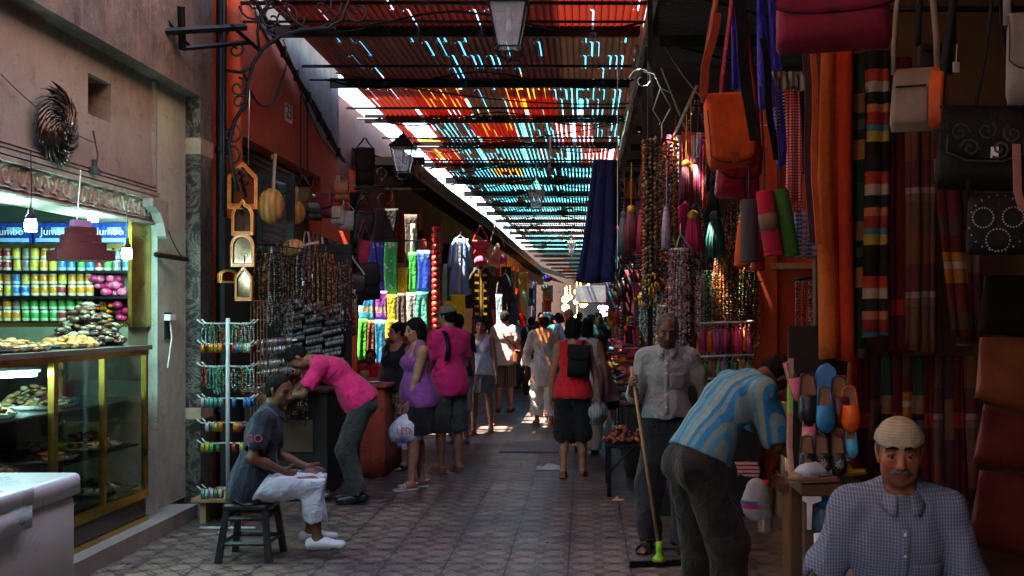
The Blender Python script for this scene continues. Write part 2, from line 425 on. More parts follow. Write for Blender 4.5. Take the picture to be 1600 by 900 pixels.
build('pierced_trim', mb, mat('rusty_trim', (.16, .09, .05), .5, .4), aw)
mb = MB(); mb.bb(-3.6, -2.42, 15.55, 15.62, 4.0, 4.12); mb.bb(-3.6, -2.42, 15.56, 15.6, 3.62, 3.65)
for i in range(6):
    c = Vector((-3.4 + i * .19, 15.58, 3.82)); mb.tube([c + Vector((math.cos(a * .5) * (.09 - a * .006), 0, math.sin(a * .5) * (.09 - a * .006))) for a in range(13)], .008, 4)
build('front_lattice', mb, M_iron, aw)

# right dark canopy with beams
cr = thing('stall_canopy', 'dark sagging fabric canopy on thin beams over the bead stalls', 'canopy', (2.2, 14, 0))
mb = MB()
def fn(u, v):
    yy = 3.4 + 46 * u; xa, xb = float(roof_right(yy)) + .035, float(roof_right(yy)) + 4.2
    return (xa + (xb - xa) * v, yy, 4.55 - .10 * v + .03 * math.sin(yy * 5.1) - .05 * abs(math.sin(yy * 1.3)))
mb.slab(fn, 160, 6, .02)
build('canopy_sheet', mb, cloth('maroon_black_tarp', (.05, .022, .026)), cr, True)
for i in range(22):
    yy = 5 + i * 1.5; mb = MB(); mb.bb(float(roof_right(yy)) + .1, 4.6, yy - .025, yy + .025, 4.2, 4.3)
    mb.tube([(float(roof_right(yy)) + .1, yy, 4.25), (2.0, yy + .5, 4.05), (4.3, yy + .1, 4.2)], .012, 4)
    build('beam', mb, M_iron, cr)
# cover above the camera end of the street: beyond the picture's top edge, keeps the foreground in shade
mb = MB(); mb.bb(-3.2, 5.2, -8, -4.5, 5.2, 5.3); mb.bb(-.45, 5.2, -4.5, 6.1, 5.2, 5.3); mb.bb(-.1, 5.2, 6.1, 8.5, 5.2, 5.3)
single('street_awning', 'flat reed awning over the near end of the street', 'awning', mb, M_wood, (-1, -2, 5.2))

# ================================================================== LEFT BUILDINGS
def wallbox(name, root, m, *boxes):
    mb = MB()
    for b in boxes: mb.bb(*b)
    return build(name, mb, m, root)
shop = thing('pastry_shop', 'pastry shop front of cracked beige plaster under a grimy beam, marble pier at its end', 'shop', (-4.6, 6, 0))
X0 = -3.5
wallbox('wall', shop, M_beige, (X0 - .3, X0, -2, 7.23, 2.67, 3.64), (X0 - .3, X0, 7.58, 8.40, 2.67, 3.64), (X0 - .3, X0, 7.23, 7.58, 2.67, 3.13), (X0 - .3, X0, 7.23, 7.58, 3.42, 3.64))
wallbox('upper_storey', shop, plaster('ochre_upper_plaster', (.66, .46, .36), (.56, .38, .28), (.3, .2, .14), 1.2, .3), (-6.3, -3.4, -6, 9.25, 5.15, 13.3))  # unseen storey raised to block sun from the foreground, pale for bounce
wallbox('beam', shop, M_grime, (-3.75, -3.35, -2, 9.25, 3.62, 5.15))
wallbox('pier', shop, M_marble, (-3.72, -3.35, 8.95, 9.25, 0, .80), (-3.72, -3.35, 8.95, 9.25, .90, 3.12), (-3.72, -3.35, 8.95, 9.25, 3.26, 3.62))
for z_, z2 in ((.80, .90), (3.12, 3.26)): wallbox('band', shop, mat('beige_marble', (.36, .28, .20), .4), (-3.723, -3.347, 8.947, 9.253, z_, z2))
wallbox('pillar', shop, M_white_pl, (X0 - .45, X0 + .02, 8.36, 8.95, .12, 3.62))
wallbox('interior_wall', shop, M_white_pl, (-6.3, -6.2, -2, 8.5, .12, 2.8), (-6.2, X0 - .46, 8.40, 8.5, .12, 2.8), (-6.3, -3.35, -2.1, -2, 0, 5.15))
wallbox('ceiling', shop, M_white_pl, (-6.2, X0 - .31, -2, 8.4, 2.72, 2.8))
wallbox('window', shop, M_dark, (X0 - .22, X0 - .2, 7.2, 7.6, 3.1, 3.45))
mb = MB(); mb.bb(X0 - .2, X0 - .19, 7.385, 7.42, 3.13, 3.42); build('mullion', mb, M_wood, shop)
mb = MB()
for z0, z1, d in ((2.67, 2.70, .05), (2.715, 2.73, .035), (2.745, 2.755, .025)): mb.bb(X0, X0 + d, -2, 8.34, z0, z1)
mb.bb(X0, X0 + .03, 8.30, 8.33, 2.76, 3.6)
build('moulding', mb, M_beige, shop)
mb = MB(); mb.bb(X0 - .3, X0 + .02, -2, 8.36, 2.44, 2.665)
yy = 3.0
while yy < 8.3:
    for s in (1, -1):
        c = Vector((X0 + .02, yy + (0 if s > 0 else .09), 2.555))
        mb.tube([c + Vector((0, math.cos(a * .62) * (.055 - a * .005), s * math.sin(a * .62) * (.07 - a * .006))) for a in range(11)], .009, 4)
        mb.ball(c + Vector((0, .045, s * .05)), .018, 6, 4, (1, 1.8, .8))
    mb.tube([(X0 + .02, yy, 2.47), (X0 + .03, yy + .09, 2.48), (X0 + .02, yy + .18, 2.47)], .008, 4)
    yy += .18
mb.bb(X0, X0 + .05, -2, 8.36, 2.63, 2.66); mb.bb(X0, X0 + .04, -2, 8.36, 2.44, 2.455)
build('frieze', mb, mat('dusty_stucco', (.30, .24, .21), .85, var=.35, scale=12), shop, False)
mb = MB()  # curved corner bracket of the frieze
mb.prism([(0, 0), (.0, -.30), (.05, -.28), (.09, -.18), (.16, -.1), (.30, -.06), (.30, 0)], (X0 + .03, 8.36, 2.63), (0, -1, 0), (0, 0, 1), -.08)
build('corner_bracket', mb, M_beige, shop)

# shop two
s2 = thing('red_shop', 'orange red shop front with a rolled steel shutter and black downpipe', 'shop', (-4.2, 11.6, 0))
X1 = -3.35
wallbox('wall', s2, M_orange, (X1 - .25, X1, 9.62, 14.0, 3.47, 5.35))
wallbox('upper_storey', s2, M_orange, (-6.3, X1 - .02, 9.26, 14.0, 5.36, 12.6))  # unseen storey made tall to keep direct sun off the street
wallbox('jamb', s2, M_orange, (X1 - .25, X1, 13.05, 14.0, 0, 3.47)); wallbox('jamb', s2, M_orange, (X1 - .25, X1 - .02, 9.62, 9.82, 0, 3.47))
mb = MB(); pts = [(10.2, 5.36), (10.35, 4.9), (10.5, 4.72), (10.95, 4.62), (11.4, 4.78), (12.2, 4.3), (13.0, 3.98), (13.96, 3.85), (13.96, 5.36)]
mb.prism(pts, (X1 + .0, 0, 0), (0, 1, 0), (0, 0, 1), .012)
build('bare_patch', mb, M_grime, s2)
mb = MB(); z = 2.3
while z < 3.46:
    mb.tube([(X1 - .18, 9.84, z), (X1 - .18, 13.04, z)], .036, 6); z += .062
mb.bb(X1 - .2, X1 - .05, 9.83, 13.05, 2.24, 2.31)
build('shutter', mb, mat('shutter_steel', (.10, .07, .06), .45, .5), s2, True)
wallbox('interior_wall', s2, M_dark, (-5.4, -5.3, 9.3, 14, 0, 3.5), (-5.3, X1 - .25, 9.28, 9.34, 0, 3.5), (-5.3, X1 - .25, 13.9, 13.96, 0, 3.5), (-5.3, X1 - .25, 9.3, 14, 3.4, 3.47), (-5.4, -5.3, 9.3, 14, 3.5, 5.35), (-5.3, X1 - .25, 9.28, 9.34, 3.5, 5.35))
mb = MB(); mb.tube([(X1 + .02, 9.42, 0), (X1 + .02, 9.42, 5.2)], .05, 10)
for z in (.8, 2, 3.2, 4.3): mb.tube([(X1 + .02, 9.42, z), (X1 + .02, 9.42, z + .05)], .062, 10)
build('downpipe', mb, M_iron, s2, True)
mb = MB(); mb.tube([(X1 + .04, 9.72, 3.0), (X1 + .04, 9.72, 5.3)], .07, 12); build('column', mb, M_orange, s2, True)
# house number plate
pl = thing('number_plate', 'small white enamel house number 23 on the orange red wall', 'sign', (X1 + .01, 11.6, 4.0))
mb = MB(); mb.bb(X1 + .001, X1 + .012, 11.47, 11.73, 3.90, 4.10); build('plate', mb, mat('cream_enamel', (.55, .45, .42), .4), pl)
mb = MB(); put_text(mb, '23', .22, (X1 + .014, 11.6, 4.0), (0, 1, 0), (0, 0, 1)); build('numeral', mb, M_rope, pl)
# wires along the red wall
def cable(name, label, pts, r=.012, m=None):
    mb = MB(); mb.tube(pts, r, 5); return single(name, label, 'cable', mb, m or M_rope, Vector(pts[0]), smooth=True)
def sag(a, b, d, n=10):
    a, b = Vector(a), Vector(b); return [a.lerp(b, i / n) - Vector((0, 0, d * 4 * (i / n) * (1 - i / n))) for i in range(n + 1)]
mb = MB()
for k in range(5):
    r0 = random.Random(k); mb.tube([Vector((X1 + .05 + .01 * k, 9.9 + i * .41, 4.95 - i * .115 + r0.uniform(-.03, .03))) for i in range(11)], .014, 5)
for i in range(8): mb.box((X1 + .07, 10.2 + i * .5, 4.87 - i * .14), (.06, .05, .12), None)
single('cable_bundle', 'thick black cable bundle sagging across the orange red wall', 'cable', mb, M_rope, (X1, 10, 4.9))
cable('wire_loop', 'thin loose black wire looping below the cable bundle', sag((X1 + .02, 10.0, 4.1), (X1 + .02, 11.5, 4.55), .42))
cable('wire', 'thin vertical black wire right of the house number', [(X1 + .02, 12.05, 4.3), (X1 + .02, 12.05, 3.0)], .009)
cable('wire', 'second vertical wire hanging a hand farther along the red wall', [(X1 + .02, 12.35, 4.3), (X1 + .02, 12.33, 2.9)], .009)
cable('white_wire', 'pale wire clipped above the black cable bundle', [(X1 + .03, 9.9 + i * .4, 5.1 - i * .12 + .05 * math.sin(i * 2)) for i in range(10)], .006, M_white)

# building three and the rest of the left row
b3 = thing('brown_building', 'long brown and orange stained building behind the cloth shop canopy', 'building', (-3.9, 25, 0))
mb = MB()
def wl(u, v):
    yy = 14.72 + u * 45; return (float(wallL(yy)) - .25, yy, 3.5 + v * 1.4)
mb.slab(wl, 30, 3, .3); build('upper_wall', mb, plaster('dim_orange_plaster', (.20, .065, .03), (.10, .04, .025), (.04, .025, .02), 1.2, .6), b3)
mb = MB()
def wl(u, v):
    yy = 14.72 + u * 45; return (float(wallL(yy)) - .9 + .6 * max(0, v - .8), yy, v * 4.2)
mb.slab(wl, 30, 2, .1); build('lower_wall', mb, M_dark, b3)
for i in range(12):
    yy = 15.4 + i * 2.9; x = float(wallL(yy)); mb = MB(); mb.bb(x - .5, x - .05, yy, yy + .35, 0, 3.9)
    build('pier', mb, M_orange, b3)
# narrow corner slab lit in the gap
# end of the street
eb = thing('end_building', 'dim ochre building closing the far bend of the street', 'building', (0, 66, 0))
wallbox('wall', eb, plaster('dim_brown_plaster', (.10, .045, .025), (.06, .03, .02), (.03, .02, .015), 1.2, .6), (-9, 12, 66, 67, 0, 6))
wallbox('shop_opening', eb, M_dark, (-1.5, 1.6, 65.9, 65.99, 0, 3), (2.4, 5, 65.9, 65.99, 0, 3))

# ================================================================== RIGHT BUILDINGS
rb = thing('stall_row_building', 'dark building behind the bead and scarf stalls', 'building', (3.4, 20, 0))
mb = MB()
def wl(u, v):
    yy = 5.6 + u * 55; return (float(roof_right(yy)) + 2.9, yy, v * 4.6)
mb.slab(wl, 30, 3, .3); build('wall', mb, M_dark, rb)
for yy, xa in ((13.2, 1.25), (19, 1.4), (27, 1.5), (36, 1.6)):
    wallbox('partition', rb, M_dark, (xa, 3.6, yy, yy + .12, 0, 4.3))
ow = thing('orange_wall', 'orange red plastered wall with a recessed panel behind the stacked boxes', 'wall', (2.2, 9.3, 0))
wallbox('wall', ow, M_orange, (1.52, 1.72, 9.1, 9.5, 0, 3.6), (1.72, 3.4, 9.2, 9.5, 0, 3.6))
wallbox('panel_trim', ow, M_orange, (1.70, 2.6, 9.15, 9.2, 2.02, 2.12))
wallbox('ledge', ow, mat('sunlit_ledge', (.50, .30, .14), .8), (1.66, 2.7, 9.05, 9.2, 2.12, 2.17))  # tan ledge, its colour differs from the orange wall
nb = thing('near_stall', 'dark timber stall frame behind the hanging rugs', 'stall', (2.3, 4, 0))
wallbox('back_panel', nb, M_wood, (1.28, 3.3, 5.55, 5.6, 0, 3.9))
wallbox('side_wall', nb, M_wood, (3.0, 3.1, -2, 5.55, 0, 4.3))
wallbox('roof', nb, M_wood, (.95, 3.3, 1.6, 5.6, 3.92, 4.0))
for x, y in ((1.2, 5.3),): wallbox('post', nb, M_wood, (x, x + .07, y, y + .07, 0, 3.9))
mb = MB(); mb.tube([(.95, 5.0, 3.2), (3, 5.0, 3.2)], .015, 6); mb.tube([(.6, 3.7, 3.55), (3, 3.7, 3.55)], .015, 6); mb.tube([(.6, 5.0, 3.6), (3, 5.0, 3.6)], .015, 6); mb.tube([(.62, 3.7, 3.55), (.62, 5.2, 3.62)], .015, 6)
mb.tube([(.62, 5.0, 3.6), (.62, 5.0, 3.95), (1.2, 5.0, 3.95)], .015, 6)
build('rail', mb, M_iron, nb, True)

# ================================================================== PASTRY SHOP GOODS
cab = thing('display_cabinet', 'brass framed glass pastry cabinet glowing inside the pastry shop', 'display case', (-3.75, 6.5, .12))
XC = -3.38; XB = -4.05; YE = 7.93; YS = 3.0
mb = MB()
for y in (3.8, 5.0, 6.56, 7.24, YE):
    wd = .05 if y == 6.56 else .035
    mb.bb(XC - .04, XC, y - wd / 2, y + wd / 2, .34, 1.40)
mb.bb(XC - .045, XC + .004, YS, YE + .02, 1.40, 1.44); mb.bb(XC - .045, XC + .004, YS, YE + .02, .30, .36); mb.bb(XC - .045, XC + .004, YS, YE + .02, .12, .16)
mb.bb(XB, XC - .046, YE - .03, YE, 1.40, 1.44); mb.bb(XB, XB + .03, YE - .03, YE, .16, 1.40)
build('frame', mb, M_brass, cab)
mb = MB(); mb.bb(XC - .022, XC - .016, YS, YE, .36, 1.40); build('glass_pane', mb, M_glass, cab)
mb = MB(); mb.bb(XC - .03, XC - .01, YS, YE, .16, .30); mb.bb(XB, XC - .03, YE - .025, YE - .01, .16, .36); mb.bb(XB - .02, XB, YS, YE, .16, 1.40); build('base_panel', mb, mat('smoked_panel', (.04, .03, .025), .3), cab)
for z in (.40, .72, 1.08): 
    mb = MB(); mb.bb(XB, XC - .05, YS, YE - .04, z - .012, z); build('shelf', mb, M_steel if z > 1 else M_iron, cab)
mb = MB(); mb.bb(XB - .05, XC + .02, YS, YE + .05, 1.442, 1.475); build('counter_top', mb, mat('stone_counter', (.12, .11, .10), .35), cab)
ft = thing('tube_lamp', 'lit blue white fluorescent tube inside the pastry cabinet', 'lamp', (-3.95, 5.8, 1.36))
mb = MB(); mb.tube([(-3.98, 5.62, 1.335), (-3.45, 6.45, 1.335)], .014, 8); build('tube', mb, emat('tube_light', (.45, .9, 1.0), 14), ft, True)
mb = MB(); mb.tube([(-3.99, 5.60, 1.365), (-3.44, 6.47, 1.365)], .02, 6); build('batten', mb, M_white, ft)
def pile(name, label, c, sx, sy, h, m, n=140, s=.028, flat=.45, seed=0, group=None, tray=None, cat='pastries', org=None):
    r = random.Random(seed); t = thing(name, label, cat, (c[0], c[1], c[2]), 0, group)
    mb = MB()
    for i in range(n):
        a = r.uniform(0, 6.28); q = math.sqrt(r.random()); x, y = math.cos(a) * q * sx, math.sin(a) * q * sy
        z = h * (1 - q ** 1.6) * r.uniform(.35, 1) + s * .4; rot = Matrix.Rotation(r.uniform(0, 3), 3, 'Z') @ Matrix.Rotation(r.uniform(-.7, .7), 3, 'X')
        mb.m = r.randrange(len(m)) if isinstance(m, list) else 0
        mb.ball((c[0] + x, c[1] + y, c[2] + z), s * r.uniform(.7, 1.2), 6, 4, (1.2, .8, flat), rot)
    mb.m = 0; mb.lathe((c[0], c[1], c[2]), [(.5, .012), (.95, .012)], 16, None, sx, sy) if False else None
    build('heap', mb, m, t, True)
    if tray:
        mb = MB(); mb.lathe((c[0], c[1], c[2]), [(.85, .003), (1.0, .006), (1.12, .035), (1.10, .035), (.98, .014)], 20, None, sx, sy); build('tray', mb, tray, t, True)
    return t
bis = [mat('biscuit', (.48, .26, .10), .7), mat('biscuit_dark', (.34, .16, .06), .7), mat('biscuit_pale', (.62, .42, .22), .7)]
gr = [mat('sugared_pastry', (.50, .38, .24), .6), mat('nutty_pastry', (.30, .20, .09), .7), bis[0]]
names = ['honey brown biscuit heap', 'pale sugared biscuit heap', 'dark caramel pastry heap']
yl = [3.6, 4.6, 5.55, 6.15, 6.9, 7.55]
for j, z in enumerate((1.08, .72, .40)):
    for i, y in enumerate(yl):
        if j == 0 and i == 5: continue
        pile('pastry_tray', f"{['honey brown','sugar dusted','caramel dark'][(i+j)%3]} pastry heap on the {['top','middle','bottom'][j]} cabinet shelf, {['first','second','third','fourth','fifth','last'][i]} from the freezer end",
             (-3.7, y, z), .24, .27, .15 - .02 * j, [bis, gr, bis[:2]][(i + j) % 3], 120, .026, seed=i * 7 + j, tray=M_steel, group='pastry trays in the cabinet')
# counter top goods
def glassy(name, c, r=.15):
    return mat(name, c, r, 0, scale=20, var=.5, bump=.8, bd=.02, bscale=25)
t = pile('biscuit_platter', 'long platter of flat golden biscuits on the cabinet top', (-3.62, 6.35, 1.476), .16, .50, .07, [bis[2], bis[0]], 190, .036, .35, 11, tray=M_steel)
t = pile('roll_platter', 'platter of round orange pastries beside the flat biscuits', (-3.62, 7.2, 1.476), .15, .28, .07, [bis[0], mat('orange_glaze', (.65, .28, .06), .35)], 70, .038, .7, 12, tray=M_steel)
t = pile('date_pile', 'tall glossy heap of dark wrapped date packs at the counter end', (-3.72, 7.68, 1.476), .22, .34, .34, [glassy('date_pack', (.10, .045, .025), .2), glassy('clear_wrap', (.30, .25, .2), .1), glassy('dark_wrap', (.035, .02, .018), .2)], 230, .045, .4, 13)
mb = MB(); rr = random.Random(2)
def bagfn(name, label, c, r, m, sc=(1, 1, .8), seed=1, cat='bag'):
    rr = random.Random(seed); mb = MB(); n, mm = 18, 12; vs = []
    for i in range(mm + 1):
        t = math.pi * i / mm
        for k in range(n):
            a = 6.283 * k / n; q = 1 + .12 * math.sin(a * 3 + i) + rr.uniform(-.08, .08)
            vs.append((c[0] + math.sin(t) * math.cos(a) * r * q * sc[0], c[1] + math.sin(t) * math.sin(a) * r * q * sc[1], c[2] + (1 - math.cos(t)) * r * sc[2] * (1 if i < 9 else 1.06)))
    mb.add(vs, [(i * n + k, i * n + (k + 1) % n, (i + 1) * n + (k + 1) % n, (i + 1) * n + k) for i in range(mm) for k in range(n)])
    return single(name, label, cat, mb, m, c, smooth=True)
M_plastic = mat('thin_plastic', (.55, .58, .6), .18, 0, scale=18, bump=.9, bd=.02, bscale=20)
bagfn('plastic_bag', 'crumpled white plastic bag on the counter left of the biscuits', (-3.68, 5.72, 1.476), .14, M_plastic)

# shelf unit facing the street side, against the end wall
sh = thing('shelf_unit', 'brass edged wall shelves full of cans in the pastry shop', 'shelves', (-4.6, 8.2, 1.6))
mb = MB()
for z in (1.655, 1.855, 2.055, 2.262): mb.bb(-6.15, -3.56, 8.02, 8.36, z - .018, z)
build('shelf', mb, M_iron, sh)
mb = MB()
for z in (1.645, 2.262): mb.bb(-6.15, -3.54, 8.0, 8.019, z - .03, z + .004)
mb.bb(-3.56, -3.53, 8.0, 8.36, 1.615, 2.5)
build('brass_edge', mb, M_brass, sh)
mb = MB(); mb.bb(-6.15, -3.56, 8.362, 8.39, 1.5, 2.6); build('back_board', mb, mat('green_board', (.05, .07, .06), .7), sh)
mb = MB(); mb.bb(-6.15, -3.56, 8.0, 8.36, 1.20, 1.62); build('cupboard', mb, mat('green_grey_wall', (.16, .19, .14), .6), sh)
def can_mat(name, c1, c2):
    t = NT(name); s = t.sep(t.co()); nz = t.noise(25, 3)
    f = t.math('GREATER_THAN', t.math('ADD', t.math('SINE', t.math('MULTIPLY', s[2], 95)), t.math('MULTIPLY', nz, 1.2)), 1.1)
    return t.fin(t.mix(f, c1, c2), .3, 0, **{'Coat Weight': .3})
CM = [can_mat('orange_can', (.70, .25, .01), (.75, .65, .5)), can_mat('red_can', (.35, .02, .03), (.6, .5, .5)), can_mat('green_can', (.04, .32, .06), (.5, .65, .5)),
      can_mat('yellow_can', (.70, .48, .02), (.6, .55, .3)), can_mat('blue_can', (.01, .16, .55), (.4, .6, .8)), can_mat('grey_can', (.16, .16, .18), (.4, .35, .35))]
CN = ['orange', 'red', 'green', 'yellow', 'blue', 'grey']
protos = []
def can_proto(m, nm):
    t = thing('drink_can', '', 'can', (0, 0, 0)); mb = MB(); mb.lathe((0, 0, 0), [(.027, .001), (.031, .008), (.031, .078), (.027, .088)], 14); build('body', mb, m, t, True)
    mb = MB(); mb.lathe((0, 0, 0), [(.026, .0882), (.024, .091), (.02, .0895)], 14); build('lid', mb, M_steel, t, True); return t
used = {}
layout = {0: 'rrrraaraoorroyaayyyy', 1: 'aooooooobboooaooyyyy', 2: 'oogrraooooggagggggg'}
rr = random.Random(4)
rows = [(2.057, [1, 1, 1, 5, 1, 1, 3, 5, 3, 0, 0, 4, 4, 2, 4, 1, 2, 5, 4], 'upper shelf'), (1.857, [1, 0, 1, 0, 0, 0, 4, 4, 0, 0, 0, 0, 0, 0, 0], 'middle shelf'), (1.657, [5, 0, 0, 5, 0, 0, 5, 2, 2, 2, 2, 2, 2, 2, 2], 'bottom shelf')]
for z, seq, nm in rows:
    for lvl in (0, 1):
        x = -4.93
        for i, k in enumerate(seq):
            if nm == 'upper shelf' and i in (8, 9, 10, 11, 12) and lvl: pass
            k2 = k if rr.random() < .9 else rr.choice([0, 1, 3])
            lab = f'{CN[k2]} drink can in the {"top" if lvl else "lower"} layer of the {nm}'
            g = f'{CN[k2]} cans, {"top" if lvl else "lower"} layer, {nm}'
            loc = (x + rr.uniform(-.003, .003), 8.12 + rr.uniform(-.012, .012), z + .001 + .092 * lvl)
            if k2 not in used:
                o = used[k2] = can_proto(CM[k2], ''); o.location = loc; o['label'] = lab; o['group'] = g
            else: dup(used[k2], loc, rr.uniform(0, 6), lab, g)
            x += .0725
# tissue packs on top
def pack(x, w, nm, c1, txt, lab):
    t = thing('tissue_pack', lab, 'pack', (x, 8.12, 2.264)); mb = MB(); mb.box((x, 8.16, 2.264 + .085), (w, .18, .17)); build('wrapper', mb, mat(nm, c1, .25, scale=14, var=.6, bump=.6, bd=.01, bscale=30), t)
    mb = MB(); mb.box((x, 8.068, 2.30), (w * .9, .004, .03)); mb.box((x + w * .1, 8.067, 2.375), (w * .35, .004, .05)); build('print_band', mb, mat('pale_blue_print', (.25, .5, .8), .4), t)
    if txt: mb = MB(); put_text(mb, txt, .085, (x, 8.064, 2.365), (1, 0, .0), (0, 0, 1)); build('lettering', mb, mat('white_print', (.8, .85, .9), .4), t)
for i, (x, w, txt, lab) in enumerate([(-4.86, .26, '', 'dark blue pack of white cartons at the hidden end of the top shelf'), (-4.52, .33, 'Jumbo', 'blue Jumbo tissue pack left of the red hanging boxes'), (-4.17, .33, 'Jumbo', 'blue Jumbo tissue pack behind the hanging bulb cord'),
                                     (-3.99 + .02, .05, '', 'narrow blue pack squeezed between two Jumbo packs'), (-3.73, .31, 'Jumbo', 'blue Jumbo tissue pack at the brass post end')]):
    pack(x, w, 'blue_wrapper', (.008, .04, .28), txt, lab)
# netted onions, peppers
red_on = glassy('red_onion', (.42, .02, .10), .25)
def heap(nm, label, x0, x1, z, n, r, ms, seed, cat, layers=2):
    q = random.Random(seed); t = thing(nm, label, cat, ((x0 + x1) / 2, 8.14, z)); mb = MB()
    for i in range(n):
        l = i % layers; mb.m = q.randrange(len(ms)) if len(ms) > 1 else 0
        mb.ball((q.uniform(x0 + r, x1 - r), 8.12 + q.uniform(-.04, .05), z + r * .9 + l * r * 1.4), r * q.uniform(.8, 1.1), 9, 6, (1, 1, .85))
    build('contents', mb, ms, t, True)
    mb = MB(); mb.ball(((x0 + x1) / 2 - .01, 8.14, z + .07), .02, 6, 4); 
heap('onion_net', 'netted purple red onions on the middle shelf', -3.92, -3.60, 1.857, 22, .038, [red_on, glassy('pink_onion', (.6, .12, .25))], 1, 'onions', 3)
heap('pepper_net', 'bag of orange and green chilli peppers on the bottom shelf', -3.88, -3.72, 1.657, 40, .016, [mat('orange_pepper', (.75, .2, .01), .3), mat('green_pepper', (.1, .35, .03), .3), mat('red_pepper', (.6, .03, .01), .3)], 2, 'peppers', 7)
heap('onion_net', 'netted onions behind the date heap on the bottom shelf', -3.74, -3.58, 1.657, 10, .036, [red_on], 3, 'onions', 3)

# bulbs
M_bulb = emat('bulb_light', (.35, .95, 1.0), 30)
def bulb(c, top, label):
    t = thing('hanging_bulb', label, 'lamp', (c[0], c[1], c[2]), 0, 'lit bulbs in the pastry shop'); x, y, z = c
    mb = MB()
    for k in range(4):
        a = k * math.pi / 2; u = Vector((math.cos(a) * .02, math.sin(a) * .02, 0))
        mb.tube([Vector(c) + u + Vector((0, 0, -.03)), Vector(c) + u + Vector((0, 0, .035))], .014, 6)
    mb.tube([Vector(c) + Vector((0, 0, -.038)), Vector(c) + Vector((0, 0, -.03))], .034, 10)
    mb.ball(Vector(c) + Vector((0, 0, .0)), .036, 10, 8, (1, 1, 1.15)); build('bulb', mb, M_bulb, t, True)
    mb = MB(); mb.lathe((x, y, z), [(.03, .036), (.028, .055), (.015, .075), (.013, .11)], 12); build('socket', mb, M_iron, t, True)
    mb = MB(); mb.tube([(x, y, z + .1), (x + .005, y, (z + top) / 2), (x, y, top)], .004, 5); build('cord', mb, M_rope, t)
    ld = bpy.data.lights.new('bulb_glow', 'POINT'); ld.energy = 1.8; ld.color = (.42, .95, .9); ld.shadow_soft_size = .04
    lo = bpy.data.objects.new('bulb_glow', ld); COL.objects.link(lo); lo.parent = t; lo.location = (.0, .0, -.08)
bulb(P(10, 305, 6.6), 2.72, 'lit spiral bulb nearest the freezer, high under the ceiling')
bulb(P(48, 352, 6.35), 2.72, 'largest lit spiral bulb, left of the red hanging boxes')
bulb(P(145, 338, 7.4), 2.72, 'small lit bulb just above the red hanging boxes')
bulb(P(198, 396, 7.45), 2.5, 'lowest lit spiral bulb beside the white pillar')
# stepped red gift box lantern
c = P(126, 408, 7.0); t = thing('hanging_gift_boxes', 'stepped stack of dark red gift boxes hanging by white ribbons', 'gift boxes', c)
for i, (w, h) in enumerate(((.36, .07), (.27, .055), (.22, .055), (.17, .05), (.115, .05))):
    z = c.z + sum(q for _, q in ((.36, .07), (.27, .055), (.22, .055), (.17, .05), (.115, .05))[:i]); mb = MB(); mb.box((c.x, c.y, z + h / 2), (w, w, h - .003), R(38))
    build('box', mb, mat('crimson_card', (.05, .002, .005), .4) if i < 4 else mat('mauve_card', (.18, .05, .13), .5), t)
mb = MB(); mb.tube([(c.x - .02, c.y - .19, c.z), (c.x - .015, c.y - .12, c.z + .1), (c.x, c.y - .05, c.z + .28), (c.x, c.y, 2.7)], .004, 4); mb.tube([(c.x + .17, c.y - .03, c.z), (c.x + .1, c.y - .05, c.z + .15), (c.x + .03, c.y, c.z + .28)], .004, 4)
build('ribbon', mb, M_white, t)
# wall socket
c = Vector((X0 + .022, 8.56, 1.62)); t = thing('wall_socket', 'black wall socket with a plugged white adaptor on the pale pillar', 'socket', c)
mb = MB(); mb.box(c, (.02, .13, .22)); build('plate', mb, M_iron, t); mb = MB(); mb.box(c + Vector((.03, -.02, .07)), (.05, .12, .05)); mb.tube([c + Vector((.03, -.02, .05)), c + Vector((.03, .01, -.1)), c + Vector((.02, -.05, -.35))], .006, 5); build('adaptor', mb, M_white, t)
mb = MB(); cc = Vector((X0 + .03, 8.3, 2.2)); mb.tube([cc, cc + Vector((.12, .35, -.02))], .022, 7); mb.tube(sag(cc + Vector((0, .1, .4)), cc + Vector((.1, .3, 0)), .06), .006, 4)
single('lamp_bracket', 'short dark lamp arm with a loose cable on the pale pillar', 'bracket', mb, M_iron, cc)
# cable drop next to the mirror
mb = MB(); cc = Vector((X0 + .06, 7.2, 2.72)); mb.tube([cc + Vector((0, -.02, .28)), cc + Vector((0, .05, .12)), cc + Vector((.01, .0, .0))], .006, 4); mb.lathe(cc + Vector((0, 0, -.02)), [(.045, 0), (.04, .03), (.02, .06), (.018, .1)], 10); mb.tube(sag(cc + Vector((0, 0, .2)), cc + Vector((-.03, -1.1, .42)), .05), .004, 4)
single('cable_outlet', 'black cable outlet with loose wires below the sun mirror', 'cable', mb, M_rope, cc)

# sun mirror: spiral of leaf blades
c = Vector((X0 + .05, 6.69, 2.95)); t = thing('sun_mirror', 'dark metal sunburst wall ornament of swirling leaf blades', 'ornament', c)
mb = MB(); rr = random.Random(8)
for ring, (r0, r1, n) in enumerate(((.16, .265, 34), (.12, .22, 30), (.07, .17, 26), (.02, .11, 18))):
    for k in range(n):
        a = 6.283 * k / n + ring * .1 + rr.uniform(-.05, .05); L = r1 + rr.uniform(-.02, .025)
        pts = [c + Vector((.01 + ring * .007 + .02 * math.sin(q * 3.14), math.cos(a + q * .75) * (r0 + (L - r0) * q), math.sin(a + q * .75) * (r0 + (L - r0) * q))) for q in (0, .35, .7, 1)]
        mb.tube(pts, [.008, .018, .014, .002], 5, True, (1, .35))
build('blades', mb, mat('tarnished_bronze', (.085, .055, .04), .32, .85, scale=15, var=.5), t, True)
mb = MB()
for k in range(16):
    a = k * 2.4; q = .018 * math.sqrt(k) * 1.3; mb.box(c + Vector((.075, math.cos(a) * q, math.sin(a) * q)), (.004, .018, .022), Matrix.Rotation(rr.uniform(-.5, .5), 3, 'Z'))
